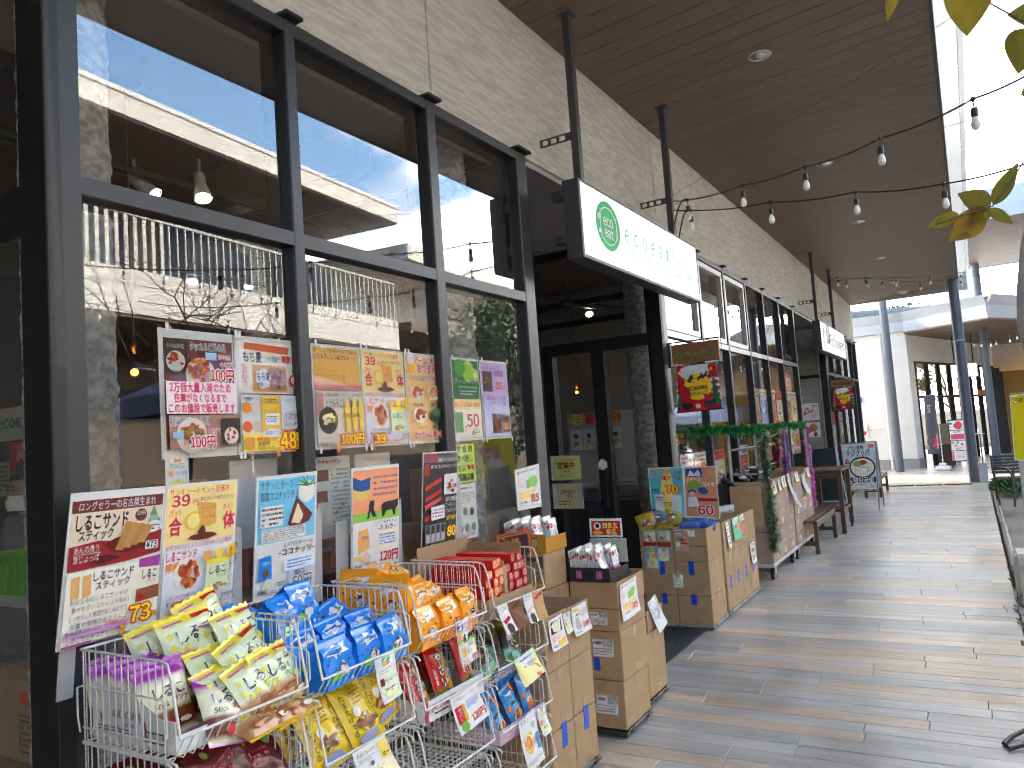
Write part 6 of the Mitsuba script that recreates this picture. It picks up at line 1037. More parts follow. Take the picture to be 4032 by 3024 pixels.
# box behind, with two hanging sheets
sealed('cardboard_box', -2.10, -1.78, 4.36, 4.66, .05, .42, 'pale cardboard box with tape half hidden behind the entrance stack'); dolly(-2.10, -1.775, 4.35, 4.67, 'black dolly under the half hidden pale box')
q = G(); q.box(-2.06, -1.82, 4.34, 4.346, .40, .60); q.box(-1.786, -1.78, 4.40, 4.66, .43, .55); solo('box_flaps', q, 'm_card', 'upright cardboard flaps of the half hidden pale box', 'cardboard')
def grey(s): s.R(.05, .05, .95, .6, rgb(196, 196, 204)).blob(.5, .5, .3, rgb(170, 168, 178), seed=3).R(.6, .66, .95, .95, WHITE).blob(.78, .8, .1, rgb(226, 90, 90), seed=2)
card('curling white sheet with grey picture hanging on the half hidden box', (-1.776, 4.41, .60), (-1.776, 4.55, .625), (-1.755, 4.66, .43), (-1.755, 4.50, .40), grey, name='price_sheet')
t = thing('easel_sign', 'small white sign with red panel and yellow lettering on a stand by the entrance', 'sign')
s = ysheet(4.30, -2.064, -1.850, 1.006, 1.118); s.R(.06, .14, .94, .9, rgb(190, 40, 40)).E(.24, .4, .11, WHITE).E(.24, .4, .06, INK).T('超目玉', .4, .5, .28, rgb(246, 224, 120), w=.46, bold=3).T('商品', .5, .84, .28, rgb(246, 224, 120), w=.32, bold=3).blob(.24, .76, .18, rgb(246, 190, 70), seed=3, rv=.14); part(t, 'panel', s.g, 'm_print')
s = ysheet(4.302, -2.07, -1.83, .86, 1.0, base=(0.5, .52, .5)); s.blob(.6, .5, .2, rgb(140, 180, 90), seed=3); part(t, 'sleeve', s.g, 'm_print'); q = G(); q.box(-1.97, -1.94, 4.305, 4.32, 0, 1.06, (0.03, .03, .03)); q.box(-2.05, -1.86, 4.2, 4.4, 0, .012, (0.03, .03, .03)); part(t, 'stand', q, 'm_paint')
k = thing('king_picture', 'orange framed picture of a bearded king holding a fork, by the soup trays', 'picture')
s = Sheet((-2.26, 3.54, 1.12), (-2.11, 3.64, 1.145), (-2.105, 3.66, .985), (-2.26, 3.56, .96), base=rgb(206, 112, 60), thick=.006); s.R(.08, .14, .92, .97, (0.06, .03, .03)).lines(.1, .03, .9, .11, 1, INK, 2).poly([(.4, .3), (.46, .2), (.54, .26), (.62, .19), (.68, .3)], rgb(200, 120, 50)).E(.54, .38, .13, rgb(180, 120, 80), .11).poly([(.42, .4), (.66, .4), (.58, .72), (.54, .78), (.5, .72)], rgb(196, 180, 160)).R(.25, .25, .28, .8, rgb(170, 110, 50))
for u in (.17, .25, .33): s.R(u, .2, u + .025, .42, rgb(190, 130, 60))
s.food(.5, .9, .42, [rgb(150, 70, 30), rgb(110, 40, 24), rgb(190, 100, 40)], 24, 5, .1, .2); part(k, 'print', s.g, 'm_print')

# ------------------------------------------------------------------ second group of boxes, past the entrance
G2 = [(-2.50, -2.212, 'left'), (-2.208, -1.925, 'right')]
ZS = ((.032, .268), (.27, .545))
for j, (a, b, nm) in enumerate(G2):
    for i, (z0, z1) in enumerate(ZS):
        k = sealed('cardboard_box', a, b, 6.16, 6.56, z0, z1, f'cardboard box with blue tape, {("bottom", "middle")[i]} of the {nm} column facing the camera past the entrance')
        q = G(); xb = b - (.17 if j else .13); q.box(xb, xb + .045, 6.1588, 6.1598, z1 - (.11 if i else .07), z1 + (.0 if i else .012), rgb(30, 80, 190)); part(k, 'blue_tape', q, 'm_paint')
    k = open_box('cardboard_box', a, b, 6.16, 6.56, .547, .812 if j else .80, f'open cardboard box on the {nm} column facing the camera past the entrance')
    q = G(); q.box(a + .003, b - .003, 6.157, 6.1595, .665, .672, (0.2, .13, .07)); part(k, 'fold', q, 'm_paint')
dolly(-2.505, -2.213, 6.15, 6.57, 'grey dolly under the left column past the entrance', (0.25, .24, .24)); dolly(-2.21, -1.92, 6.15, 6.57, 'grey dolly under the right column past the entrance', (0.25, .24, .24))
def pok(s): s.R(.03, .02, .97, .98, rgb(90, 190, 210)).poly([(.42, .02), (.62, .02), (.82, .98), (.2, .98)], rgb(250, 222, 130)).T('ポケモン', .04, .13, .10, rgb(250, 214, 50), w=.58, bold=4, out=(0.06, .08, .25), outw=.07).T('ニコイチ', .6, .14, .07, RED, w=.34, bold=2).T('小さな', .06, .24, .06, ORG, w=.26, bold=2).T('星たべよ', .38, .25, .09, RED, w=.56, bold=3).T('70', .46, .52, .17, YEL, w=.36, bold=4, out=rgb(206, 50, 40), outw=.08).T('円', .86, .5, .06, YEL, out=RED).T('税込', .36, .5, .09, YEL, vertical=True, w=.08, out=RED).T('賞味期限', .06, .47, .03, INK, w=.18).T('2025.5.14', .06, .51, .03, INK, w=.22).R(.14, .56, .4, .94, rgb(226, 226, 232)).R(.38, .62, .68, .98, rgb(240, 214, 110)).R(.62, .56, .9, .92, rgb(214, 226, 226)).lines(.18, .6, .36, .7, 2, INK, 2).lines(.42, .7, .64, .8, 2, INK, 3)
def him(s): s.R(.02, .02, .98, .98, rgb(206, 150, 118)).R(.05, .04, .56, .2, rgb(40, 70, 150)).poly([(.1, .19), (.2, .07), (.32, .15), (.44, .06), (.52, .19)], rgb(220, 226, 236)).T('ひまわり', .06, .3, .09, WHITE, w=.46, bold=2, out=ORG).T('ニコイチ', .4, .39, .085, WHITE, w=.54, bold=3, out=ORG).blob(.3, .36, .25, rgb(130, 170, 80), seed=4, rv=.1).E(.22, .5, .12, rgb(40, 70, 150), .05).E(.22, .54, .09, rgb(236, 190, 150), .05).poly([(.1, .6), (.34, .59), (.42, .78), (.08, .8)], rgb(232, 232, 236)).blob(.56, .48, .17, rgb(60, 90, 160), seed=6, rv=.08).blob(.82, .5, .13, rgb(226, 130, 120), seed=7, rv=.07).R(.4, .62, .95, .68, RED).blob(.8, .13, .13, rgb(226, 150, 90), seed=9, rv=.07).T('60', .36, .93, .19, RED, w=.48, bold=4, out=WHITE).T('円', .88, .93, .06, RED)
s = Sheet((-2.488, 6.45, 1.304), (-2.165, 6.45, 1.30), (-2.175, 6.44, .87), (-2.482, 6.44, .89), thick=.004); pok(s); sheet('standing_poster', s, 'turquoise snack poster with yellow rays and 70 yen, left of the pair past the entrance', 'poster')
s = Sheet((-2.163, 6.452, 1.30), (-1.884, 6.452, 1.296), (-1.882, 6.44, .86), (-2.173, 6.44, .872), thick=.004); him(s); sheet('standing_poster', s, 'brown and green snack poster with large red 60, right of the pair past the entrance', 'poster')
GC = [rgb(200, 160, 60), rgb(90, 150, 170), rgb(170, 180, 90), rgb(150, 120, 60), rgb(70, 100, 120)]
for i, (x, y, z, yw, t, r) in enumerate([(-2.44, 6.25, .78, -1.3, .4, .3), (-2.36, 6.3, .82, -1.4, .9, .1), (-2.28, 6.35, .83, -1.2, .8, -.3), (-2.30, 6.22, .80, -1.5, 1.1, .2), (-2.40, 6.42, .84, -1.3, .5, .0)]):
    c_ = GC[i % 5]; s = pillow(frame((x, y, z), yw, t, r), .17, .16, .05, stripes([(0, rgb(190, 150, 50)), (.15, c_), (.7, np.array(c_) * .7), (1, rgb(190, 150, 50))]), 420 + i, wr=.007); s.food(.5, .55, .3, [WHITE, rgb(190, 70, 50), rgb(60, 60, 90)], 8, i, .2, .4); bag('gold_edged_bag', s, 'gold edged snack bag heaped in the left open box past the entrance', 'gold edged snack bags')
for i in range(6): s = pillow(frame((-2.13 + .055 * (i % 4), 6.26 + .08 * (i // 2), .775 + .01 * (i % 3)), -1.4, 1.0, .1 * (i % 3 - 1)), .12, .13, .03, stripes([(0, rgb(40, 70, 160)), (.4, rgb(90, 130, 200)), (1, rgb(36, 60, 150))]), 430 + i, wr=.005); bag('blue_snack_bag', s, 'blue snack bag in the right open box past the entrance', 'blue snack bags past the entrance')
for i, x in enumerate((-2.41, -2.285)):
    s = pillow(frame((x, 6.152, .67), -math.pi / 2, 0, .02), .118, .135, .02, stripes([(0, rgb(110, 150, 100)), (.2, rgb(200, 200, 180)), (.7, rgb(190, 190, 170)), (.75, rgb(180, 60, 46)), (1, rgb(170, 60, 50))]), 440 + i); s.food(.55, .5, .28, [rgb(120, 80, 50), rgb(220, 190, 150), WHITE], 10, i, .22, .4); bag('sample_bag', s, f'snack bag hung as a sample on the left open box, {("left", "right")[i]} of two', None)
def ycard(label, x0, x1, z0, z1, Y, fn, name='price_card'): s = ysheet(Y, x0, x1, z0, z1, thick=.0008); fn(s); sheet(name, s, label, 'price card', 'price cards hung on the baskets and boxes')
ycard('small turquoise snack card with yellow 70 under the sample bags', -2.46, -2.34, .485, .665, 6.156, pok); ycard('small brown snack card with red 60 on the right open box', -2.19, -2.078, .635, .80, 6.156, him)
ycard('white snack category card left of the blue tape past the entrance', -2.34, -2.25, .545, .65, 6.1555, cat_card('スナック', 4, ORG)); ycard('white category card on the middle boxes past the entrance', -2.235, -2.15, .33, .44, 6.1555, cat_card('うまいだけ', 2, rgb(226, 90, 90)))
ycard('round white category tag on the right open box past the entrance', -2.075, -2.02, .745, .80, 6.1565, lambda s: s.E(.5, .5, .45, rgb(225, 236, 225)).R(.3, .05, .7, .2, GRN).lines(.25, .4, .75, .6, 1, INK, 2))
# long row of boxes facing the walkway
YR = [6.625, 6.885, 7.15, 7.42, 7.72]
for j in range(4):
    y0, y1 = YR[j], YR[j + 1]
    for i, (z0, z1) in enumerate(((.032, .262), (.264, .528))):
        sealed('cardboard_box', -2.275, -1.925, y0 + .002, y1 - .002, z0, z1, f'cardboard box, {("bottom", "middle")[i]} of the {("first", "second", "third", "last")[j]} column in the long brown row', blue=[(y0 + .1, y0 + .15, z0 + (.19 if i == 0 else .0), z0 + (.228 if i == 0 else .07))])
    open_box('cardboard_box', -2.275, -1.925, y0 + .002, y1 - .002, .53, .80, f'open cardboard box on the {("first", "second", "third", "last")[j]} column of the long brown row')
dolly(-2.27, -1.92, 6.62, 7.15, 'grey dolly under the near half of the long brown box row', (0.25, .24, .24)); dolly(-2.27, -1.92, 7.16, 7.73, 'grey dolly under the far half of the long brown box row', (0.25, .24, .24))
for i in range(8):
    s = pillow(frame((-2.22 + .03 * (i % 4), 6.72 + .13 * i, .70), -1.35, .2, .05), .1, .15, .012, lambda u, v: np.broadcast_to(np.where((np.abs(v - .6) < .3)[:, None], np.array(rgb(170, 168, 160)), np.array(WHITE)), (len(u), 3)), 460 + i, wr=.002); s.R(.6, .45, .9, .65, rgb(120, 130, 60)); bag('white_pack', s, 'white paper snack pack standing in the long brown box row', 'white paper packs in the long row')
def wcard(label, y0, y1, z0, z1, X, fn, bend=.004): card(label, (X, y0, z1), (X, y1, z1), (X + .008, y1 + .01, z0), (X + .008, y0 + .01, z0), fn, bend=bend)
wcard('green price card with orange and blue print on the long brown row', 6.90, 7.17, .60, .80, -1.918, lambda s: s.R(0, 0, 1, 1, rgb(110, 200, 150)).blob(.4, .6, .25, rgb(60, 110, 160), seed=4).blob(.65, .45, .2, rgb(240, 160, 120), seed=5).lines(.1, .08, .8, .22, 1, WHITE, 3))
wcard('pinkish price card right of the green card on the long brown row', 7.16, 7.36, .62, .80, -1.919, lambda s: s.R(0, 0, 1, 1, rgb(200, 130, 110)).lines(.2, .1, .8, .3, 2, RED, 2).blob(.5, .6, .3, rgb(150, 100, 90), seed=3))
wcard('narrow white card at the near end of the long brown row', 6.70, 6.80, .57, .79, -1.918, lambda s: s.lines(.2, .1, .8, .9, 6, rgb(110, 80, 120), 2)); wcard('white card with small pictures low on the long brown row', 7.44, 7.62, .31, .50, -1.918, lambda s: s.lines(.1, .06, .9, .16, 1, INK, 2).blob(.3, .35, .18, rgb(200, 110, 70), seed=3).blob(.7, .4, .18, rgb(110, 150, 80), seed=4).lines(.1, .6, .9, .9, 3, INK, 5))

# ------------------------------------------------------------------ roll carts with pink brown boxes, garlands
def roll_cart(y0, y1, label, posts):
    k = thing('roll_cart', label, 'cart', 'steel roll carts with pink brown boxes'); q = G(); grb(q, -2.27, -1.885, y0, y1, .135, .175, c=(0.42, .41, .40), r=.006); part(k, 'platform', q, 'm_paint')
    q = G()
    for y in posts: q.tube([(-1.905, y, .17), (-1.905, y, 1.585)], .017, (0.36, .355, .35), 8); q.tube([(-2.255, y, .17), (-2.255, y, 1.585)], .017, (0.36, .355, .35), 8)
    for z in (1.10, 1.36): q.tube([(-2.255, posts[0], z), (-2.255, posts[1], z)], .010, (0.33, .33, .33), 6); q.tube([(-2.255, posts[0], z), (-1.905, posts[0], z)], .010, (0.33, .33, .33), 6)
    part(k, 'frame', q, 'm_paint', smooth=True)
    for x in (-2.2, -1.93):
        for y in (y0 + .12, y1 - .12):
            q = G(); q.add(*_wheel(.062, .035, (x, y, .062)), c=(0.015, .015, .016)); part(k, 'wheel', q, 'm_paint', smooth=40); q = G(); q.box(x - .03, x - .022, y - .035, y + .035, .06, .13, (0.3, .3, .3)); q.box(x + .022, x + .03, y - .035, y + .035, .06, .13, (0.3, .3, .3)); q.box(x - .03, x + .03, y - .045, y + .045, .125, .135, (0.3, .3, .3)); part(k, 'fork', q, 'm_paint')
roll_cart(8.22, 9.47, 'steel roll cart with green and dark garland posts, nearer of the two', (8.26, 9.40)); roll_cart(9.50, 10.76, 'steel roll cart with a pink garland post, farther of the two', (9.54, 10.70))
YP = [(8.24, 8.63), (8.64, 9.03), (9.04, 9.45), (9.52, 9.92), (9.93, 10.33), (10.34, 10.74)]
def pinkprint(y0, y1, z0, z1): 
    s = Sheet((-1.8885, y0, z1), (-1.8885, y1, z1), (-1.8885, y1, z0), (-1.8885, y0, z0), base=None); s.R(.3, .12, .37, .24, WHITE).poly([(.25, .52), (.5, .44), (.75, .5), (.75, .55), (.5, .5), (.25, .57)], rgb(200, 196, 120)).R(.42, .72, .6, .92, rgb(222, 220, 150)); return s
for j, (y0, y1) in enumerate(YP):
    for i, (z0, z1) in enumerate(((.18, .49), (.495, .83))):
        k = thing('pink_carton', f'pink brown printed carton, {("lower", "upper")[i]} box of column {("one", "two", "three", "four", "five", "six")[j]} from the camera on the roll carts', 'carton', 'pink brown cartons on the roll carts'); q = G(); grb(q, -2.265, -1.89, y0, y1, z0, z1, r=.004); part(k, 'carton', q, 'm_card_pink'); part(k, 'print', pinkprint(y0, y1, z0, z1).g, 'm_print')
    open_box('cardboard_box', -2.265, -1.89, y0, y1, .832, 1.02 - .05 * (j == 4), f'open cardboard box on column {("one", "two", "three", "four", "five", "six")[j]} of the roll carts')
q = G(); q.box(-2.27, -1.95, 8.19, 8.235, .56, .98); solo('loose_cardboard', q, 'm_card', 'wide flat brown cardboard on the near side of the first roll cart', 'cardboard')
for i in range(13):
    R_ = np.random.default_rng(500 + i); s = pillow(frame((-2.22 + .30 * R_.random(), 8.26 + .95 * R_.random(), .97 + .03 * R_.random()), -.8 + 1.6 * R_.random(), .5 + .7 * R_.random(), R_.normal(0, .4)), .18, .2, .05, stripes([(0, (0.03, .03, .03)), (.5, (0.02, .02, .025)), (.8, rgb(60, 50, 36)), (1, (0.02, .02, .02))]), 500 + i, wr=.009); s.R(.2, .7, .6, .78, rgb(170, 130, 50)); bag('black_foil_bag', s, 'shiny black foil snack bag heaped on the first roll cart', 'black foil snack bags')
def paperc(c): return lambda s: s.R(.12, .1, .88, .9, rgb(225, 215, 180)).blob(.5, .5, .25, c, seed=4).lines(.15, .12, .85, .25, 1, INK, 2)
for i, (y0, y1, z0, z1, c, lab) in enumerate([(8.40, 8.60, .87, 1.0, rgb(200, 170, 60), 'small cream card, leftmost on the roll cart boxes'), (8.72, 8.84, .88, 1.0, rgb(90, 130, 170), 'small narrow bluish card, second on the roll cart boxes'), (8.90, 9.10, .90, 1.02, rgb(150, 130, 60), 'small cream card, third on the roll cart boxes'), (9.66, 9.86, .90, 1.0, rgb(200, 200, 205), 'small white card on the fourth roll cart box'), (10.42, 10.6, .90, 1.01, rgb(220, 150, 160), 'small pinkish card on the last roll cart box')]): wcard(lab, y0, y1, z0, z1, -1.884, paperc(c))
s = Sheet((-1.884, 9.15, 1.03), (-1.884, 9.33, 1.035), (-1.84, 9.50, .62), (-1.845, 9.38, .62), bend=.03); sheet('paper_strip', s, 'long blank white paper strip hanging from the roll cart boxes', 'paper'); s = Sheet((-1.884, 10.02, .96), (-1.884, 10.28, .975), (-1.86, 10.36, .72), (-1.862, 10.10, .72), bend=.02, base=(0.6, .6, .6)); sheet('plastic_sleeve', s, 'clear white plastic sleeve hanging on the fifth roll cart box', 'plastic sleeve')
def garland(name, label, pts, r, cols, n, leaf=.03, group=None, m='m_tinsel', big=()):
    R_ = np.random.default_rng(len(label)); p = np.array(pts, float); d = np.concatenate([[0], np.cumsum(np.linalg.norm(np.diff(p, axis=0), axis=1))]); t = R_.random(n) * d[-1]
    c = np.stack([np.interp(t, d, p[:, k]) for k in range(3)], 1); u = R_.normal(0, 1, (n, 3)); u /= np.linalg.norm(u, axis=1, keepdims=True); w = np.cross(u, R_.normal(0, 1, (n, 3))); w /= np.linalg.norm(w, axis=1, keepdims=True)
    L = r * (0.6 + .6 * R_.random((n, 1))); V = np.stack([c - w * leaf * .1, c + w * leaf * .1, c + u * L + w * leaf * .05, c + u * L - w * leaf * .05], 1).reshape(-1, 3); C = np.array([cols[i] for i in R_.integers(0, len(cols), n)]) * (0.6 + .8 * R_.random((n, 1)))
    k = thing(name, label, 'garland', group); q = G(); q.add(V, np.arange(4 * n).reshape(-1, 4), np.repeat(C, 4, 0)); part(k, 'tinsel', q, m, kind='stuff'); q = G(); q.tube(p, .004, (0.1, .1, .1), 4); part(k, 'core', q, 'm_paint')
    if len(big):
        m_ = big[0]; j = R_.integers(0, n, m_); q = G(); e, a = u[j], w[j]; P = c[j] + e * r * .9; S_ = big[1]; q.add(np.stack([P - a * S_, P + e * S_ * .8, P + a * S_, P - e * S_ * .3], 1).reshape(-1, 3), np.arange(4 * m_).reshape(-1, 4), np.repeat(np.array([big[2][i % len(big[2])] for i in range(m_)]), 4, 0)); part(k, 'foil_leaf', q, 'm_tinsel', kind='stuff')
GR = [rgb(24, 130, 44), rgb(16, 84, 32), rgb(70, 190, 90), rgb(10, 56, 22)]
garland('tinsel_garland', 'bright green tinsel garland strung level over the roll carts', [(-2.25, 7.0, 1.60), (-2.05, 7.5, 1.585), (-1.93, 8.0, 1.575), (-1.905, 8.26, 1.565)], .062, GR, 2400); garland('tinsel_garland', 'green tinsel garland running between the roll cart posts towards the far end', [(-1.905, 8.3, 1.585), (-1.905, 8.8, 1.57), (-1.905, 9.4, 1.585), (-1.905, 10.0, 1.56), (-1.905, 10.65, 1.585), (-1.93, 10.72, 1.45)], .055, GR, 2100)
garland('tinsel_garland', 'green tinsel garland drooping behind the first cart post', [(-2.25, 8.26, 1.56), (-2.1, 8.26, 1.5), (-1.93, 8.27, 1.55), (-2.0, 8.9, 1.38), (-1.95, 9.3, 1.5)], .06, GR, 1500)
DG = [rgb(40, 70, 46), rgb(70, 96, 74), rgb(30, 50, 36), rgb(130, 150, 130)]
garland('leaf_garland', 'dark frosted garland with shiny green leaves winding down the near cart post', [(-1.905, 8.26, 1.56), (-1.885, 8.24, 1.2), (-1.89, 8.26, .9), (-1.86, 8.22, .6), (-1.88, 8.24, .3)], .075, DG, 2600, m='m_leaf', big=(60, .022, [rgb(60, 230, 70), rgb(50, 210, 60), rgb(60, 220, 90), rgb(220, 50, 50)]))
garland('tinsel_garland', 'red and blue tinsel wound round the middle cart post', [(-1.905, 9.40, 1.50), (-1.90, 9.42, 1.3), (-1.91, 9.39, 1.15), (-1.90, 9.41, 1.0)], .06, [rgb(210, 30, 60), rgb(30, 100, 220), rgb(200, 40, 70), rgb(40, 120, 230)], 1300); garland('tinsel_garland', 'dark red tinsel hanging left of the middle cart post', [(-1.96, 9.2, 1.55), (-1.96, 9.25, 1.3), (-1.97, 9.22, 1.1)], .05, [rgb(170, 20, 40), rgb(120, 16, 30)], 700)
garland('tinsel_garland', 'pink tinsel winding down the far cart post', [(-1.89, 10.70, 1.56), (-1.86, 10.72, 1.45), (-1.92, 10.7, 1.35), (-1.86, 10.7, 1.25), (-1.91, 10.71, 1.1), (-1.87, 10.7, 1.0), (-1.88, 10.78, .75), (-1.87, 10.74, .5)], .045, [rgb(226, 110, 190), rgb(240, 160, 220), rgb(206, 90, 170)], 1500)
t = thing('stocking_bunting', 'small red and white Christmas stockings pegged on a string over the first cart', 'bunting'); q = G(); q.tube([(-2.0, 8.4, 1.48), (-1.95, 8.8, 1.465), (-1.93, 9.2, 1.50)], .002, WHITE, 4); part(t, 'string', q, 'm_paint')
for i, (y, L) in enumerate(((8.55, .09), (8.68, .14), (8.82, .07), (8.9, .08))): q = G(); z = 1.47; grb(q, -1.965, -1.955, y - .02, y + .02, z - L, z - .01, c=RED, r=.003); grb(q, -1.967, -1.953, y - .022, y + .022, z - L - .02, z - L, c=WHITE, r=.003); part(t, 'stocking', q, 'm_print')
XF[0] = FRONT
# ------------------------------------------------------------------ hanging shop signs
def hang_sign(y0, y1, label, fn, rods, face_power, brackets):
    t = thing('shop_sign', label, 'sign'); q = G(); grb(q, -1.985, -1.875, y0, y1, 2.68, 3.165, c=(0.05, .052, .058), r=.004); part(t, 'case', q, 'm_paint')
    q = G(); q.quad((-1.8735, y0 + .02, 2.70), (-1.8735, y1 - .02, 2.70), (-1.8735, y1 - .02, 3.145), (-1.8735, y0 + .02, 3.145)); lamp(t, 'lit_face', q, face_power, (0.94, 1.0, 0.95))
    s = Sheet((-1.872, y0 + .02, 3.145), (-1.872, y1 - .02, 3.145), (-1.872, y1 - .02, 2.70), (-1.872, y0 + .02, 2.70), base=None); fn(s); part(t, 'lettering', s.g, 'm_print')
    for y in rods:
        q = G(); grb(q, -1.955, -1.905, y - .025, y + .025, 3.16, zs(-1.93) + .01, c=(0.05, .052, .06), r=.003); q.box(-1.975, -1.885, y - .045, y + .045, zs(-1.93) - .01, zs(-1.93) + .012, (0.05, .052, .06)); part(t, 'hanger_rod', q, 'm_paint')
        z = 3.46
        q = G()
        for a, b in ((-2.18, -2.16), (-2.12, -2.10), (-2.06, -2.04), (-2.0, -1.95)): q.box(a, b, y - .012, y - .008, z, z + .04, (0.06, .06, .06))
        q.box(-2.18, -1.95, y - .012, y - .008, z - .006, z + .004, (0.06, .06, .06)); q.box(-2.18, -1.95, y - .012, y - .008, z + .036, z + .046, (0.06, .06, .06)); part(t, 'wall_bracket', q, 'm_paint')
    for z in (2.78, 3.05): q = G(); q.box(-2.05, -1.985, y0 - .02, y0 + .05, z, z + .05, (0.05, .05, .055)); part(t, 'side_clip', q, 'm_paint')
EG, EL = rgb(70, 196, 124), rgb(110, 196, 150)
def eco(s):
    s.E(.17, .45, .085, EG, .36, 36)
    for a0, a1 in ((3.5, 5.9), (.4, 2.75)):
        t = np.linspace(a0, a1, 14); o = np.stack([.17 + .066 * np.cos(t), .45 + .28 * np.sin(t)], 1); i = np.stack([.17 + .062 * np.cos(t[::-1]), .45 + .262 * np.sin(t[::-1])], 1); s.poly(np.vstack([o, i]), WHITE); e, d = o[0 if a0 > 3 else -1], (1 if a0 > 3 else -1); s.poly([(e[0] - .014, e[1] - .03 * d), (e[0] + .012, e[1] - .01 * d), (e[0] - .004, e[1] + .07 * d)] if a0 > 3 else [(e[0] + .0, e[1] - .05), (e[0] - .012, e[1] + .04), (e[0] + .016, e[1] + .03)], WHITE)
    s.T('eco', .135, .45, .17, WHITE, w=.07, bold=2).T('eat', .14, .62, .17, WHITE, w=.06, bold=2).E(.114, .34, .008, WHITE, .035).R(.111, .36, .117, .56, WHITE).poly([(.224, .33), (.233, .38), (.231, .46), (.229, .6), (.223, .6)], WHITE)
    for ch, u in zip('ecoeat', (.285, .36, .435, .51, .575, .645)): s.T(ch, u, .55, .29, EL, w=.038, bold=1)
    s.T('Plus', .70, .50, .24, rgb(160, 214, 184), w=.125, bold=0, slant=.3).R(.85, .66, .935, .675, EL).R(.89, .55, .896, .80, EL).R(.285, .705, .315, .715, EL).T('食品ロス削減を目指すお惣菜・食品販売の店', .335, .76, .13, EL, w=.53, bold=1).R(.90, .79, .93, .80, EL)
hang_sign(4.11, 6.40, 'long white lit shop sign with green round logo and letters hanging over the entrance', eco, (4.25, 5.98), 0.068, 1)
def rich(s): s.T('豚', .06, .55, .4, (0.3, .3, .3), w=.1, bold=1).T('キンパ', .05, .85, .22, (0.2, .2, .2), w=.16, bold=2).E(.26, .3, .07, (0.3, .3, .3)).E(.26, .3, .05, (0.75, .77, .75)).T('Richowen', .28, .72, .5, (0.14, .14, .14), w=.66, bold=0, slant=.3).lines(.5, .2, .8, .3, 1, (0.4, .4, .4), 2)
hang_sign(12.65, 15.32, 'white shop sign with dark script lettering hanging at the far end of the row', rich, (12.77, 14.55), 0.055, 1)
# projecting wooden plaques with Christmas banners
def deer(s, u, v, k, c): s.poly([(u, v), (u + .1 * k, v - .04 * k), (u + .13 * k, v - .11 * k), (u + .17 * k, v - .07 * k), (u + .14 * k, v - .02 * k), (u + .19 * k, v + .05 * k), (u + .1 * k, v + .02 * k), (u + .03 * k, v + .09 * k)], c)
def xmas(s):
    K = (0.04, .03, .04); s.R(0, 0, 1, 1, rgb(190, 32, 44)).poly([(0, .8), (.35, .86), (.62, .84), (1, .78), (1, 1), (0, 1)], rgb(46, 34, 48))
    for u, d in ((.1, 1), (.9, -1)):
        s.poly([(u - .10, .9), (u, .2), (u + .10, .9)], rgb(40, 110, 70))
        for k in range(4): v = .36 + .14 * k; s.poly([(u - .12, v), (u - .03, v - .07), (u + .12, v - .03), (u + .13, v + .02), (u, v), (u - .1, v + .06)], WHITE)
    for u, v in ((.1, .16), (.86, .12)): s.poly([(u + .06 * math.cos(a) * (1 if i % 2 else .4), v + .055 * math.sin(a) * (1 if i % 2 else .4)) for i, a in enumerate(np.arange(10) * .628 + .94)], rgb(250, 214, 90))
    s.E(.5, .48, .335, rgb(240, 196, 40), None, 36); s.poly([(.26, .32), (.32, .27), (.38, .3), (.46, .28), (.47, .34), (.28, .37)], K).E(.37, .24, .035, K).poly([(.32, .31), (.34, .24), (.42, .26), (.42, .31)], K); deer(s, .5, .28, .9, K); deer(s, .62, .25, .9, K); s.R(.3, .375, .46, .385, K)
    for txt, v, h in (('BRANCH', .55, .10), ('Christmas', .67, .105)):           # seen from behind: mirrored
        V, F, L = text2d(txt, 2 if v < .6 else 1); su = .46 / L; s.tri(np.stack([.735 - V[:, 0] * su, v - V[:, 1] * h / .86], 1), F, K)
    s.poly([(.1, .8), (.36, .84), (.34, .95), (.18, .97)], (0.02, .02, .025)).poly([(.62, .83), (.9, .78), (.84, .93), (.66, .95)], (0.02, .02, .025)).poly([(.42, .8), (.56, .8), (.62, 1), (.36, 1)], RED).E(.49, .9, .06, rgb(240, 210, 190))
    for k in range(4): s.R(.66 + .05 * k, .84, .675 + .05 * k, .93, (0.15, .13, .15))
def plaque(Y, xa, xb, za, zb, txt, lab1, lab2):
    t = thing('wooden_plaque', lab1, 'sign', None); q = G(); q.tube([(xa - .04, Y, zb + .02), (xb + .02, Y, zb + .02), (xb + .02, Y, za - .02), (xa - .04, Y, za - .02)], .006, (0.03, .03, .03), 5); q.box(xa - .05, xa - .01, Y - .03, Y + .03, za - .02, zb + .02, (0.02, .02, .02)); part(t, 'bracket', q, 'm_paint'); q = G(); grb(q, xa, xb, Y - .02, Y + .02, za, zb, r=.003); part(t, 'board', q, 'm_signwood')
    s = ysheet(Y - .0205, xa, xb, za, zb, base=None); s.T(txt, .1, .68, .34, rgb(60, 130, 90) if txt[0] == 'e' else (0.04, .02, .015), w=.8, bold=1); part(t, 'lettering', s.g, 'm_print')
    b = Sheet((xa + .03, Y + .0, za - .02), (xb - .04, Y - .005, za - .02), (xb - .02, Y + .01, za - .40), (xa, Y + .02, za - .405), bend=.01, thick=.0015); xmas(b); k = thing('christmas_banner', lab2, 'banner'); part(k, 'cloth', b.g, 'm_print'); q = G(); q.tube([(xa + .02, Y, za - .022), (xb - .02, Y, za - .022)], .006, (0.7, .7, .7), 6); part(k, 'rod', q, 'm_paint'); q = G(); q.tube([(xa - .01, Y + .015, za - .405), (xb, Y + .01, za - .40)], .007, (0.05, .04, .05), 6); part(k, 'rod', q, 'm_paint')
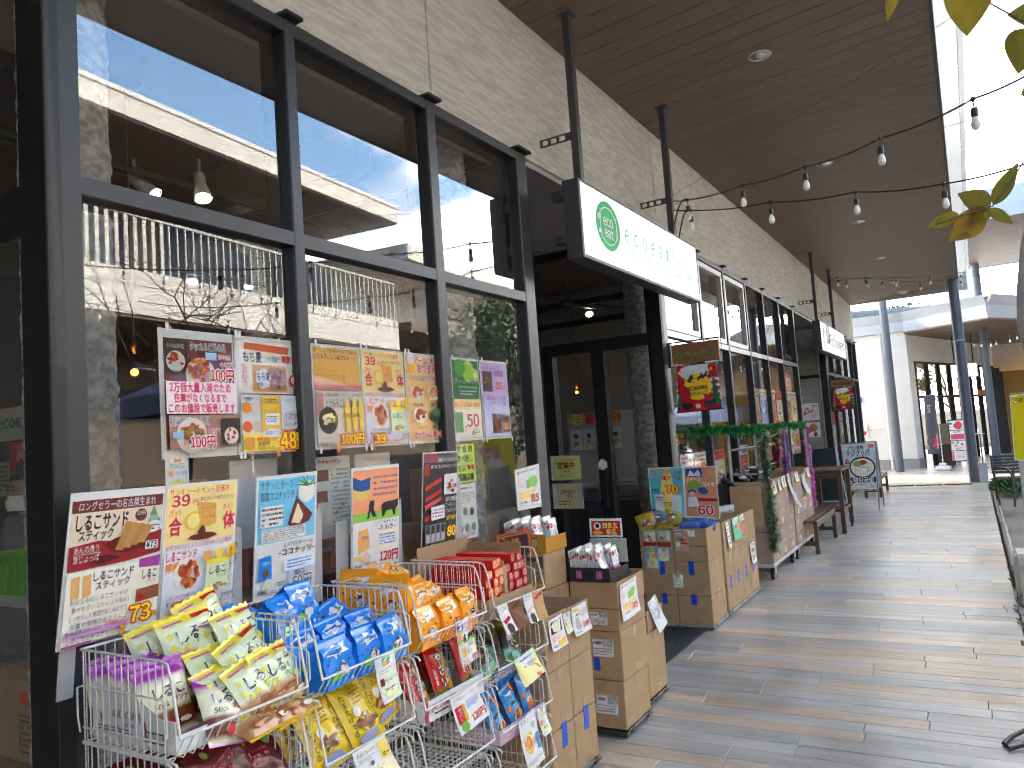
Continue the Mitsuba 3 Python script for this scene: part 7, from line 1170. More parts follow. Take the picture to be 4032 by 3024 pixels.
plaque(6.30, -2.125, -1.725, 2.17, 2.335, 'ecoeat', 'brown wooden plaque with faint green letters projecting beside the entrance', 'red and yellow Christmas banner hanging below the wooden plaque by the entrance')
plaque(14.9, -2.115, -1.742, 2.18, 2.314, 'Richowen', 'small brown wooden plaque projecting at the far shop', 'red and yellow Christmas banner hanging below the far wooden plaque')

# ------------------------------------------------------------------ posters in the farther windows
FP = 'posters inside the windows beyond the entrance'
PC = [rgb(240, 214, 110), rgb(236, 150, 70), rgb(150, 180, 230), rgb(230, 90, 80), rgb(240, 236, 226), rgb(200, 90, 60), rgb(250, 240, 170), rgb(220, 120, 100)]
def misc(y0, y1, z0, z1, i, label, big=None):
    s = xsheet(-2.2035, y0, y1, z0, z1, base=(0.72, .71, .68) if i % 3 else np.array(PC[i % 8]) * .8); s.R(.08, .3, .92, .95, np.array(PC[(i + 1) % 8]) * .9); s.lines(.1, .06, .9, .28, 2, RED if i % 2 else INK, i).food(.5, .62, .3, [PC[(i + 3) % 8], PC[(i + 5) % 8], rgb(120, 70, 50)], 12, i, .16, .4)
    if big: s.T(big, .12, .92, .2, RED, w=.7, bold=3, out=WHITE)
    sheet('far_window_poster', s, label, 'poster', FP)
_y = [(9.25, 9.62), (9.66, 10.04), (10.14, 10.52), (10.56, 10.96), (11.08, 11.5), (11.54, 11.95)]
for i, (a, b) in enumerate(_y):
    misc(a, b, 1.62, 2.05, i, f'colourful window poster in the upper row past the entrance, number {("one", "two", "three", "four", "five", "six")[i]} from the camera'); misc(a, b, 1.16, 1.58, i + 3, f'colourful window poster in the lower row past the entrance, number {("one", "two", "three", "four", "five", "six")[i]} from the camera', '50円' if i % 2 else None)
for i, (a, b) in enumerate(((6.5, 6.85), (6.9, 7.25), (7.5, 7.9), (8.45, 8.85))): misc(a, b, 1.05, 1.40, i + 1, f'orange food poster behind the low glass above the box row, number {("one", "two", "three", "four")[i]} from the entrance', '68')
s = xsheet(-2.2045, 11.2, 11.7, 1.9, 2.3, base=rgb(206, 40, 44)); s.T('唐揚弁当', .1, .4, .3, WHITE, w=.8, bold=2).lines(.1, .5, .9, .95, 6, WHITE, 3); sheet('red_menu', s, 'red and white menu sheet in the last window before the wood panelled wall', 'menu')
for i, (a, b) in enumerate(((14.75, 15.1), (15.2, 15.55), (15.75, 16.1), (16.15, 16.5), (16.75, 17.1), (17.75, 18.1))): misc(a, b, .9, 1.75, i + 2, f'tall menu poster in the far shop window below the plaque, number {("one", "two", "three", "four", "five", "six")[i]}', '390' if i % 2 else None)
s = ysheet(14.43, -2.60, -2.30, 1.62, 1.92); s.food(.35, .5, .3, [rgb(160, 60, 50), rgb(200, 120, 90)], 10, 3).lines(.6, .1, .95, .9, 6, RED, 1); sheet('wall_menu', s, 'white food menu with red dishes on the wood panelled wall, upper of two', 'menu'); s = ysheet(14.43, -2.58, -2.30, 1.32, 1.58); s.blob(.6, .35, .3, rgb(190, 130, 70), seed=2).blob(.3, .55, .2, rgb(130, 40, 40), seed=3).blob(.7, .8, .15, RED, seed=5); sheet('wall_menu', s, 'white food menu with bread pictures on the wood panelled wall, lower of two', 'menu')
for z0, z1, fn, lab in ((1.242, 1.462, lambda s: s.R(.1, .05, .98, .97, rgb(196, 196, 120)).T('いらっしゃいませ!', .28, .22, .08, rgb(90, 50, 40), w=.42).T('営業中', .2, .52, .26, rgb(130, 50, 40), w=.6, bold=3).T('OPEN', .34, .72, .14, (0.1, .06, .05), w=.32, bold=1).T('お気軽にどうぞ♪', .26, .88, .08, rgb(90, 50, 40), w=.46), 'yellow green open sign in a sleeve on the door glass'), (.99, 1.215, lambda s: s.R(.12, .05, .92, .97, rgb(190, 180, 140)).T('営業時間の', .25, .4, .15, rgb(90, 70, 50), w=.5, bold=1).T('ご案内', .36, .58, .15, rgb(90, 70, 50), w=.3, bold=1).lines(.2, .66, .6, .9, 2, rgb(90, 70, 50), 3), 'beige opening hours notice in a sleeve below the open sign')):
    s = ysheet(6.148, -3.29, -2.988, z0, z1, base=(0.5, .5, .48)); fn(s); sheet('door_notice', s, lab, 'notice')

XF[0] = FLOOR
# ------------------------------------------------------------------ furniture along the walkway
t = thing('wooden_bench', 'dark brown slatted wooden bench before the tall wooden table', 'bench', 'dark wooden benches along the windows')
def bench(t, x0, x1, y0, y1, h=.40):
    for i in range(4): a = x0 + (x1 - x0) * i / 4; q = G(); grb(q, a + .004, a + (x1 - x0) / 4 - .004, y0, y1, h - .022, h, r=.003); part(t, 'slat', q, 'm_wood')
    for x in (x0, x1 - .05):
        for y in (y0 + .02, y1 - .07): q = G(); grb(q, x, x + .05, y, y + .05, 0, h - .023, r=.003); part(t, 'leg', q, 'm_wood')
    q = G(); grb(q, x0 + .051, x1 - .051, y0 + .03, y0 + .055, .10, .15, r=.003); part(t, 'stretcher', q, 'm_wood'); q = G(); grb(q, x0 + .051, x1 - .051, y1 - .06, y1 - .03, .10, .15, r=.003); part(t, 'stretcher', q, 'm_wood')
    for x in (x0 + .005, x1 - .03): q = G(); grb(q, x, x + .025, y0 + .071, y1 - .071, h - .08, h - .024, r=.003); part(t, 'rail', q, 'm_wood')
bench(t, -2.05, -1.73, 9.93, 11.42); t = thing('wooden_bench', 'dark wooden bench end showing beyond the menu board', 'bench', 'dark wooden benches along the windows'); bench(t, -2.0, -1.68, 17.0, 18.5)
t = thing('wooden_table', 'tall dark wooden table with a drawer beside the black board', 'table'); q = G()
for i in range(4): q = G(); grb(q, -2.15 + .125 * i + .003, -2.15 + .125 * (i + 1) - .003, 11.72, 12.64, .872, .90, r=.003); part(t, 'top_board', q, 'm_wood')
for x in (-2.14, -1.72):
    for y in (11.74, 12.56): q = G(); grb(q, x, x + .06, y, y + .06, .0 if y < 12 else .06, .871, r=.003); part(t, 'leg', q, 'm_wood')
q = G(); grb(q, -2.08, -1.721, 11.75, 11.78, .78, .868, r=.002); part(t, 'drawer', q, 'm_wood'); q = G(); q.tube([(-2.0, 11.745, .83), (-2.0, 11.725, .83), (-1.8, 11.725, .83), (-1.8, 11.745, .83)], .005, (0.6, .6, .6)); part(t, 'drawer_handle', q, 'm_steel')
for y in (11.80, 12.56): q = G(); grb(q, -2.079, -1.721, y - .02 if y > 12 else y, y + .0 if y > 12 else y + .02, .30, .34, r=.002); part(t, 'stretcher', q, 'm_wood')
q = G(); grb(q, -1.70, -1.68, 11.801, 12.559, .30, .34, r=.002); part(t, 'stretcher', q, 'm_wood'); q = G(); grb(q, -2.08, -1.721, 11.83, 12.55, .345, .36, r=.002); part(t, 'shelf', q, 'm_wood')
for x in (-1.69, -2.11): q = G(); q.add(*_wheel(.05, .03, (x, 12.60, .05)), c=(0.03, .03, .03)); part(t, 'wheel', q, 'm_paint', smooth=40)
t = thing('black_board', 'blank black sandwich board with pale easel legs behind the table', 'sandwich board'); s = Sheet((-2.28, 13.25, 1.15), (-1.925, 13.25, 1.16), (-1.86, 13.0, .30), (-2.3, 13.0, .30), base=(0.015, .018, .02), thick=.02); part(t, 'panel', s.g, 'm_slate'); q = G()
for xa, xb in ((-2.29, -2.31), (-1.915, -1.845)): q.tube([(xa, 13.245, 1.16), (xb, 12.96, 0)], .014, (0.5, .55, .55), 6); q.tube([(xa, 13.26, 1.16), (xb, 13.6, 0)], .014, (0.5, .55, .55), 6)
q.tube([(-2.3, 13.0, .33), (-1.86, 13.0, .33)], .012, (0.5, .55, .55), 6); part(t, 'easel_frame', q, 'm_paint', smooth=True)
t = thing('menu_board', 'grey framed sandwich board with a large soup bowl picture and black lettering', 'sandwich board')
s = Sheet((-2.06, 14.96, 1.15), (-1.50, 14.96, 1.155), (-1.535, 14.83, .35), (-2.0, 14.83, .35), base=(0.7, .7, .71), thick=.01)
s.T('プサン名物', .14, .13, .08, INK, w=.5, bold=2).T('テジクッパ', .1, .27, .14, INK, w=.72, bold=4).R(.8, .03, .94, .11, rgb(226, 120, 110)).E(.56, .53, .42, (0.05, .045, .045), .24, 28).E(.56, .53, .37, rgb(236, 230, 214), .2, 28).food(.56, .56, .3, [rgb(236, 214, 190), rgb(226, 196, 160), rgb(246, 236, 220)], 22, 4, .12, .4).blob(.42, .45, .15, rgb(130, 170, 80), seed=2, rv=.07).blob(.6, .42, .13, rgb(180, 60, 50), seed=3, rv=.055).E(.1, .42, .08, (0.05, .05, .05), .02).T('돼지', .02, .55, .1, rgb(190, 60, 60), w=.16).blob(.1, .38, .08, rgb(220, 120, 120), seed=7)
s.R(.02, .74, .98, .86, (0.035, .03, .03)).T('돼지국밥', .2, .845, .105, WHITE, w=.72, bold=3).R(.02, .86, .98, .99, rgb(226, 222, 216)).T('プサン名物テジクッパ', .22, .92, .05, INK, w=.6).T('1,180円', .66, .97, .05, INK, w=.28).E(.1, .85, .1, (0.06, .05, .05), .07).E(.1, .85, .08, rgb(220, 190, 150), .055); part(t, 'print', s.g, 'm_print')
q = G(); fr = [(-2.075, 14.965, 1.17), (-1.485, 14.965, 1.175), (-1.52, 14.825, .33), (-2.015, 14.825, .33)]; q.tube(fr, .014, (0.5, .5, .52), 8, closed=True)
for i in (2, 3): q.tube([fr[i], (fr[i][0] + (-.01 if i == 3 else -.005), 14.79, 0)], .013, (0.55, .55, .57), 6)
q.tube([(-1.485, 14.985, 1.165), (-1.515, 15.50, 0)], .013, (0.5, .5, .52), 6); q.tube([(-2.075, 14.985, 1.165), (-2.05, 15.50, 0)], .013, (0.5, .5, .52), 6); part(t, 'frame', q, 'm_steel', smooth=True); q = G(); q.add([(-2.075, 15.0, 1.16), (-1.485, 15.0, 1.16), (-1.51, 15.33, .33), (-2.055, 15.33, .33)], [[0, 1, 2, 3]], (0.4, .4, .42)); part(t, 'back_panel', q, 'm_paint')
# door mat of the entrance
t = thing('door_mat', 'dark grooved entrance mat set in the floor before the shop door', 'mat')
for i in range(9): x = -3.3 + i * .147; q = G(); grb(q, x, x + .14, 4.05, 6.12, .001, .010, r=.003); part(t, 'mat_strip', q, 'm_mat')
# chair, planter, boards at the right edge
t = thing('garden_chair', 'dark grey slatted garden chair on the soil right of the walkway', 'chair'); cc = (0.055, .052, .05)
for a, b in (((.26, 15.2, 0), (.21, 15.5, .80)), ((.25, 16.2, 0), (.24, 15.9, .45)), ((.46, 14.9, 0), (.50, 15.1, .60)), ((.70, 15.4, 0), (.66, 15.6, .80))): q = G(); q.tube([a, b], .018, cc, 8); part(t, 'leg', q, 'm_paint', smooth=True)
for i in range(6): q = G(); z = .50 + i * .052; grb(q, .20, .64, 15.48 + .02 * i, 15.50 + .02 * i, z, z + .042, c=cc, r=.004); part(t, 'back_slat', q, 'm_paint')
for i in range(5): q = G(); grb(q, .24, .66, 15.05 + i * .085, 15.12 + i * .085, .43, .45, c=cc, r=.004); part(t, 'seat_slat', q, 'm_paint')
q = G(); q.tube([(.24, 15.5, .61), (.34, 15.2, .615), (.42, 15.05, .60), (.475, 14.98, .50), (.47, 14.93, .30)], .02, cc, 8); part(t, 'armrest', q, 'm_paint', smooth=True)
t = thing('grey_bin', 'tall pale grey plastic bin beside the thick column', 'bin'); q = G(); q.prism([(0.03, 19.72), (.18, 19.72), (.18, 19.86), (.03, 19.86)], .40, lambda v: v); q.box(.018, .195, 19.71, 19.87, .40, .44); part(t, 'body', q, 'm_fascia')
t = thing('hose_reel', 'blue hose reel with yellow hose on the soil behind the chair', 'hose reel'); q = G(); q.lathe([(.13, -.05), (.14, -.05), (.14, -.03), (.06, -.03), (.06, .03), (.14, .03), (.14, .05), (.13, .05)], (.42, 18.6, .05), rgb(40, 60, 120), 20, np.array([[1, 0, 0], [0, 0, 1], [0, -1, 0.0]])); part(t, 'reel', q, 'm_paint'); q = G(); q.tube([(.16, 19.6, .01), (.02, 19.55, .012), (.12, 19.3, .02), (.3, 18.9, .03), (.45, 18.6, .12)], .009, rgb(200, 190, 150), 6); part(t, 'hose', q, 'm_paint', smooth=True)
q = G(); R_ = np.random.default_rng(77)
for k in range(260):
    p = np.array([.3 + 1.3 * R_.random(), 17.6 + 1.6 * R_.random(), -.12]); a = R_.random() * 6.3; L = .1 + .2 * R_.random(); d = np.array([math.cos(a), math.sin(a), 0]); w = np.array([-d[1], d[0], 0]) * L * .25; q.add([p + (0, 0, L * .3), p + d * L * .5 + w + (0, 0, L), p + d * L + (0, 0, L * .9), p + d * L * .5 - w + (0, 0, L)], [[0, 1, 2, 3]], np.array((.07, .15, .035)) * (.5 + R_.random()))
solo('ground_plants', q, 'm_leaf', 'low green leafy plants on the soil behind the garden chair', 'plants'); labels['ground_plants']['kind'] = 'stuff'
t = thing('yellow_board', 'yellow standing board with small drawn lanterns at the right picture edge', 'sign'); s = Sheet((.312, 8.31, 1.715), (1.0, 8.30, 1.75), (1.0, 8.45, 1.11), (.295, 8.38, 1.125), base=(0.62, .64, .6), thick=.02); s.R(.012, .02, .99, .98, rgb(206, 196, 10)).R(.02, .05, .5, .056, INK).E(.06, .1, .022, RED).E(.06, .1, .014, WHITE).E(.12, .085, .022, rgb(200, 90, 40)).T('おでん', .3, .5, .25, RED, w=.5, bold=3); part(t, 'panel', s.g, 'm_print'); q = G(); grb(q, .325, .385, 8.40, 8.44, -.13, 1.12, c=(0.42, .41, .38), r=.004); grb(q, .9, .96, 8.40, 8.44, -.13, 1.12, c=(0.42, .41, .38), r=.004); part(t, 'post', q, 'm_paint')
t = thing('parasol', 'folded grey parasol cover at the right picture edge above the yellow board', 'parasol'); q = G(); q.lathe([(.03, 1.9), (.10, 2.03), (.13, 2.05), (.15, 2.25), (.13, 2.5), (.07, 2.85), (.03, 3.0), (.001, 3.02)], (.525, 7.2, 0), (0.42, .405, .40), 16); part(t, 'cover', q, 'm_paint', smooth=True); q = G(); q.tube([(.46, 7.2, -.14), (.46, 7.2, 2.1)], .025, (0.4, .38, .35), 8); part(t, 'pole', q, 'm_paint', smooth=True)
t = thing('outdoor_unit', 'beige metal utility box with a round plug on the soil by the walkway edge', 'utility box'); q = G(); grb(q, .19, .75, 7.9, 8.3, -.10, .355, c=(0.46, .44, .39), r=.03); part(t, 'case', q, 'm_paint', smooth=30); q = G(); q.lathe([(.035, 0), (.03, .012), (.001, .015)], (.255, 7.90, .23), (0.4, .38, .34), 14, np.array([[1, 0, 0], [0, 0, -1], [0, 1, 0.0]])); part(t, 'plug', q, 'm_paint')
q = G()
for i in range(6): q.box(.18, .75, 6.1 + i * .3, 6.37 + i * .3, -.14, -.085 + .004 * (i % 2), (0.34, .335, .31))
solo('paving_slabs', q, 'm_paint', 'grey paving slabs beyond the right walkway edge', 'paving'); labels['paving_slabs']['kind'] = 'stuff'
q = G(); q.tube([(.22, 4.72, .06), (.10, 4.62, .035), (.02, 4.52, .02), (-.02, 4.43, .012), (.0, 4.37, .012), (.06, 4.42, .02), (.12, 4.52, .05), (.2, 4.5, .16), (.3, 4.5, .2)], .011, (0.015, .015, .016), 8); solo('black_cable', q, 'm_paint', 'black cable loop lying at the lower right corner of the walkway', 'cable', smooth=True)

# ------------------------------------------------------------------ festoon lights
XF[0] = FRONT
def festoon(label, pts, bulbs, sock=1.0, sag=.03, wire=True, lit=False):
    t = thing('festoon_lights', label, 'string lights', 'festoon light strings'); P = np.array(pts, float); path = []
    for a, b in zip(P[:-1], P[1:]): path += list(bezier(a, b, sag * np.linalg.norm(b - a), 7))[:-1]
    path.append(P[-1]); q = G(); q.tube(path, .0052 * sock, (0.015, .015, .017), 5)
    if wire: q.tube([P[0] + (0, 0, .03), P[-1] + (0, 0, .04)], .0018, (0.1, .1, .1), 4)
    part(t, 'cable', q, 'm_paint', smooth=True)
    for b in bulbs:
        b = np.array(b, float); k = sock
        q = G(); q.tube([b, b - (0, 0, .05 * k)], .003, (0.03, .03, .03), 4); q.lathe([(.004, -.045 * k), (.0165 * k, -.05 * k), (.0175 * k, -.075 * k), (.016 * k, -.095 * k), (.001, -.096 * k)], b, (0.022, .022, .024), 10); q.lathe([(.006, .012 * k), (.015 * k, 0), (.005, -.015 * k)], b, (0.02, .02, .02), 6); s_ = part(t, 'socket', q, 'm_paint', smooth=30)
        q = G(); q.lathe([(.012 * k, -.096 * k), (.018 * k, -.115 * k), (.0225 * k, -.135 * k), (.019 * k, -.153 * k), (.009 * k, -.163 * k), (.001, -.164 * k)], b, sides=12); put(s_ + '__bulb', q, 'm_bulb', True)
S1 = [(-1.937, 6.035, 3.49), (-1.777, 5.959, 3.442), (-1.3, 5.778, 3.404), (-.81, 5.49, 3.345), (-.309, 5.035, 3.268), (.165, 4.564, 3.205), (.52, 3.95, 3.11), (1.4, 2.9, 3.2), (3.4, 1.2, 3.4)]
festoon('festoon light string crossing nearest, highest on the right over the leaves', S1, S1[1:8]); S2 = [(-1.951, 6.032, 3.42), (-1.777, 6.022, 3.372), (-1.153, 5.99, 3.292), (-.551, 5.888, 3.208), (-.008, 5.695, 3.09), (.45, 5.60, 3.09), (1.6, 5.5, 3.2), (3.6, 5.3, 3.5)]
festoon('festoon light string crossing just below the nearest one', S2, S2[1:7])
q = G(); q.tube(bezier((-1.93, 5.98, 3.17), (-1.777, 5.959, 3.442), -.10), .006, (0.015, .015, .016), 5); q.tube(bezier((-1.90, 6.05, 3.17), (-1.777, 6.022, 3.372), -.08), .006, (0.015, .015, .016), 5); solo('lead_cable', q, 'm_paint', 'black lead cables curving from the shop sign up to the festoon lights', 'cable', smooth=True)
S3 = [(-1.92, 14.2, 4.0), (-1.752, 14.25, 4.05), (-1.41, 15.258, 4.135), (-.936, 15.543, 4.095), (-.413, 16.197, 4.14), (.079, 17.292, 4.28), (1.5, 19, 4.5)]; S4 = [(-1.92, 14.2, 3.98), (-1.626, 14.327, 4.01), (-1.345, 14.724, 4.03), (-1.192, 15.968, 4.17), (-.614, 17.123, 4.19), (.079, 17.6, 4.22), (1.5, 18.5, 4.5)]
festoon('far festoon light string under the soffit end, upper of two', S3, S3[1:6], sag=.01, wire=False); festoon('far festoon light string under the soffit end, lower of two', S4, S4[1:6], sag=.01, wire=False)
XF[0] = FLOOR; S5 = [(-.02, 20.0, 3.18), (.2, 20.0, 3.16), (.35, 20.2, 3.15), (.9, 20.4, 3.2), (1.15, 20.6, 3.22), (1.9, 21, 3.4)]; festoon('festoon light string fixed to the thick column clamp, running right', S5, S5[1:5], sag=.02, wire=False)
S6 = [(.36, 24.0, 3.55), (.62, 23.8, 3.4), (.74, 23.8, 3.42), (1.2, 23.6, 3.5), (2.4, 23.4, 3.8)]; festoon('small festoon lights under the far brown soffit', S6, S6[1:4], sag=.02, wire=False, sock=1.1)
XF[0] = FRONT; S7 = [(3.4, 1.2, 3.4), (4.0, 5.0, 3.5), (4.3, 9.0, 3.45), (4.6, 14.0, 3.5)]; S7b = [(3.4 + .085 * i, 1.2 + .93 * i, 3.46 - .03 * (i % 3)) for i in range(1, 14)]; festoon('festoon light string along the courtyard, mirrored in the windows', S7, S7b, sag=.02)
S8 = [(4.4, 1.0, 4.3), (5.2, 9.0, 4.1), (5.6, 15.0, 4.3)]; festoon('higher festoon light string along the courtyard, mirrored in the windows', S8, [(4.4 + .06 * i, 1 + .62 * i, 4.22 - .03 * (i % 2)) for i in range(1, 21)], sag=.02)

# ------------------------------------------------------------------ branch with yellowing leaves close to the camera
t = thing('leafy_branch', 'thin branch with yellow green leaves hanging into the upper right corner', 'branch'); bc = (0.11, .05, .04)
for p in ([(.073, 1.218, 2.172), (.11, 1.243, 2.144), (.17, 1.28, 2.12), (.4, 1.3, 2.3)], [(.065, 1.524, 1.959), (.09, 1.53, 1.99), (.14, 1.55, 2.06), (.4, 1.5, 2.3)], [(.065, 1.524, 1.959), (.02, 1.49, 1.945), (-.02, 1.475, 1.935)], [(.14, 1.27, 2.10), (.12, 1.30, 2.13), (.17, 1.28, 2.12)], [(.4, 1.3, 2.3), (.4, 1.5, 2.3), (.6, 1.4, 2.6)], [(.05, 1.14, 2.17), (.06, 1.18, 2.19), (.073, 1.218, 2.172)]): q = G(); q.tube(p, .0012, bc, 5); part(t, 'twig', q, 'm_paint', smooth=True)
VW = np.array([0, 0, 1.62])
def leaf(base, tip, w, c0, c1, face=.0, seed=0):
    b, e = np.array(base, float), np.array(tip, float); L = np.linalg.norm(e - b); d = (e - b) / L; n = (VW - b) / np.linalg.norm(VW - b); n = n + np.array([.3, .2, .1]) * math.sin(seed * 2.3); s = np.cross(d, n); s /= np.linalg.norm(s); s = s * math.cos(face) + np.cross(s, d) * math.sin(face); up = np.cross(d, s)
    ts = np.linspace(0, 1, 13); wd = np.sin(np.pi * ts ** .8) ** .8 * (1 - ts) ** .18 * w / 2; V, C = [], []; R_ = np.random.default_rng(seed)
    for t_, ww in zip(ts, wd):
        for k in (-1, -.5, 0, .5, 1): V.append(b + d * L * t_ + s * k * ww + up * (-abs(k) * ww * .35 + .10 * L * math.sin(3 * t_) * .4)); m = .5 + .5 * math.sin(7 * t_ + 3 * k + seed) * R_.random(); C.append(np.array(c0) * (1 - m) + np.array(c1) * m)
    i, j = np.meshgrid(np.arange(12), np.arange(4), indexing='ij'); f = np.stack([i * 5 + j, i * 5 + j + 1, i * 5 + 6 + j, i * 5 + 5 + j], -1).reshape(-1, 4); q = G(); q.add(V, f, C); part(t, 'leaf', q, 'm_leafthin', smooth=True)
scene['m_leafthin'] = {'type': 'principledthin', 'base_color': VC, 'roughness': 0.5, 'diff_trans': 0.9}
YG, GG, OG, BG = (0.32, .24, .035), (0.12, .14, .03), (0.20, .16, .03), (0.16, .08, .03)
for i, a in enumerate([((.055, 1.145, 2.185), (.043, 1.149, 2.102), .062, YG, OG), ((.118, 1.30, 2.155), (.105, 1.303, 2.092), .062, GG, OG), ((.15, 1.26, 2.15), (.095, 1.24, 2.155), .04, GG, OG), ((.062, 1.524, 1.957), (.016, 1.492, 1.984), .045, GG, OG), ((.066, 1.524, 1.96), (.11, 1.545, 2.03), .03, OG, GG), ((.05, 1.512, 1.948), (-.006, 1.486, 1.904), .05, YG, BG), ((.015, 1.495, 1.95), (-.035, 1.468, 1.929), .026, GG, YG), ((.06, 1.524, 1.956), (.092, 1.537, 1.925), .022, GG, OG), ((.055, 1.52, 1.96), (.03, 1.512, 1.928), .035, GG, YG), ((-.03, 1.12, 2.19), (-.045, 1.13, 2.145), .02, YG, OG), ((.10, 1.24, 2.04), (.12, 1.25, 2.05), .016, YG, BG)]): leaf(*a, face=.25 * math.sin(i * 1.7), seed=i)
# ------------------------------------------------------------------ inside the shop: things seen through the glass
def shelf(x0, x1, y0, y1, z1, label, n=4, sd=0):
    k = thing('display_shelf', label, 'shelf'); R_ = np.random.default_rng(sd)
    for i in range(n + 1): q = G(); z = z1 * i / n; q.box(x0, x1, y0, y1, z, z + .02, (0.30, .28, .25)); part(k, 'board', q, 'm_paint')
    q = G(); [q.box(x, x + .02, y, y + .02, 0, z1, (0.2, .19, .18)) for x in (x0, x1 - .02) for y in (y0, y1 - .02)]; part(k, 'post', q, 'm_paint')
    q = G()
    for i in range(n):
        z = z1 * i / n + .02; x = x0 + .02
        while x < x1 - .12:
            w = .05 + .1 * R_.random(); h = (.1 + .12 * R_.random()); q.box(x, x + w - .01, y0 + .02, y1 - .03, z, z + min(h, z1 / n - .04), np.array(PC[R_.integers(0, 8)]) * (.4 + .5 * R_.random())); x += w
    part(k, 'goods', q, 'm_paint', kind='stuff')
shelf(-3.6, -2.75, 2.55, 2.95, 1.15, 'low shelf of coloured goods behind the window posters', 3, 1); shelf(-5.2, -3.7, 3.2, 3.6, 1.5, 'dim display shelf of goods deeper inside the shop', 4, 2); shelf(-5.6, -4.0, 6.25, 6.65, 1.5, 'shelf of goods along the inner partition', 4, 3); shelf(-3.4, -2.7, 2.0, 2.35, 1.0, 'low shelf of goods behind the yellow poster', 3, 4); shelf(-3.5, -2.7, 7.6, 8.0, 1.1, 'low shelf of snack bags behind the low glass past the entrance', 3, 5); shelf(-3.6, -2.8, 10.2, 10.6, 1.6, 'shelf of goods behind the far window posters', 4, 6)
for i, (x0, x1, y0, y1, z0, z1) in enumerate(((-2.85, -2.45, 3.95 - .35, 4.2 - .28, .55, .9), (-2.84, -2.46, 3.40, 3.90, .905, 1.2), (-2.80, -2.5, 3.50, 3.88, 1.205, 1.50))): sealed('cardboard_box', x0, x1, y0, y1, z0, z1, f'cardboard box stacked inside the glass left of the entrance, {("lowest", "middle", "top")[i]} of the pile')
s = xsheet(-2.449, 3.46, 3.84, .95, 1.18, base=None); s.T('<ポリコ>にお任せください', .1, .5, .1, (0.08, .05, .03), w=.6).R(.75, .6, .88, .8, (0.1, .06, .04)); part('shop_building', 'box_print', s.g, 'm_print')
k = thing('snack_rack', 'white wall rack with hanging noodle packs and price cards seen through the door', 'rack'); q = G(); q.box(-4.3, -3.2, 8.55, 8.6, 0, 1.9, (0.5, .5, .48)); q.box(-4.3, -3.2, 8.3, 8.55, 1.0, 1.03, (0.45, .45, .44)); part(k, 'panel', q, 'm_paint')
for i in range(4): s = ysheet(8.29, -4.10 + i * .17, -3.98 + i * .17, 1.76, 1.88, base=PC[(i * 3) % 8]); s.lines(.1, .1, .9, .9, 3, INK, i); part(k, 'price_slip', s.g, 'm_print')
for i in range(4): s = ysheet(8.27, -4.13 + i * .17, -3.98 + i * .17, 1.46, 1.70, base=(0.75, .75, .74)); s.T('麺', .3, .4, .2, INK, bold=2).food(.5, .68, .34, [rgb(226, 200, 110), rgb(190, 150, 80), rgb(180, 90, 60)], 12, i, .18, .4); part(k, 'noodle_pack', s.g, 'm_print')
q = G(); [q.tube([(-3.55 + .05 * i, 8.28, .5), (-3.55 + .05 * i, 8.28, 1.35)], .004, (0.5, .5, .5), 4) for i in range(9)]; [q.tube([(-3.55, 8.28, .5 + .06 * i), (-3.15, 8.28, .5 + .06 * i)], .004, (0.5, .5, .5), 4) for i in range(15)]; part(k, 'wire_grid', q, 'm_paint', kind='stuff')
t = thing('checkout_counter', 'dark counter inside behind the door glass', 'counter'); q = G(); q.box(-4.2, -2.7, 7.3, 7.8, 0, .95, (0.05, .055, .06)); part(t, 'body', q, 'm_paint')
s = ysheet(7.29, -2.55, -2.40, 1.42, 1.62, base=(0.03, .03, .03)); s.T('超特価', .1, .4, .25, YEL, w=.8, bold=2).R(.1, .5, .9, .7, ORG).T('90', .2, .95, .22, YEL, bold=2); sheet('door_price_sign', s, 'black and yellow bargain sign hung behind the right door glass', 'sign')
k = thing('display_shelf', 'tall shelf of bright packets standing along the inside of the left windows', 'shelf'); R_ = np.random.default_rng(9)
for i in range(5): q = G(); q.box(-3.25, -2.95, 1.78, 3.42, .30 * i + .1, .30 * i + .12, (0.16, .15, .14)); part(k, 'board', q, 'm_paint')
q = G(); [q.box(-3.25, -2.95, y, y + .02, 0, 1.56, (0.1, .1, .1)) for y in (1.76, 2.60, 3.42)]; part(k, 'upright', q, 'm_paint'); q = G(); q.box(-3.27, -3.251, 1.76, 3.44, 0, 1.56, (0.05, .045, .04)); part(k, 'back', q, 'm_paint')
for i in range(5):
    y = 1.80
    while y < 3.30: w = .07 + .09 * R_.random(); h = .12 + .11 * R_.random(); q = G(); q.box(-3.15, -2.97, y, y + w - .01, .30 * i + .121, .30 * i + .12 + h, np.array(PC[R_.integers(0, 8)]) * (.35 + .6 * R_.random())); part(k, 'packet', q, 'm_print'); y += w
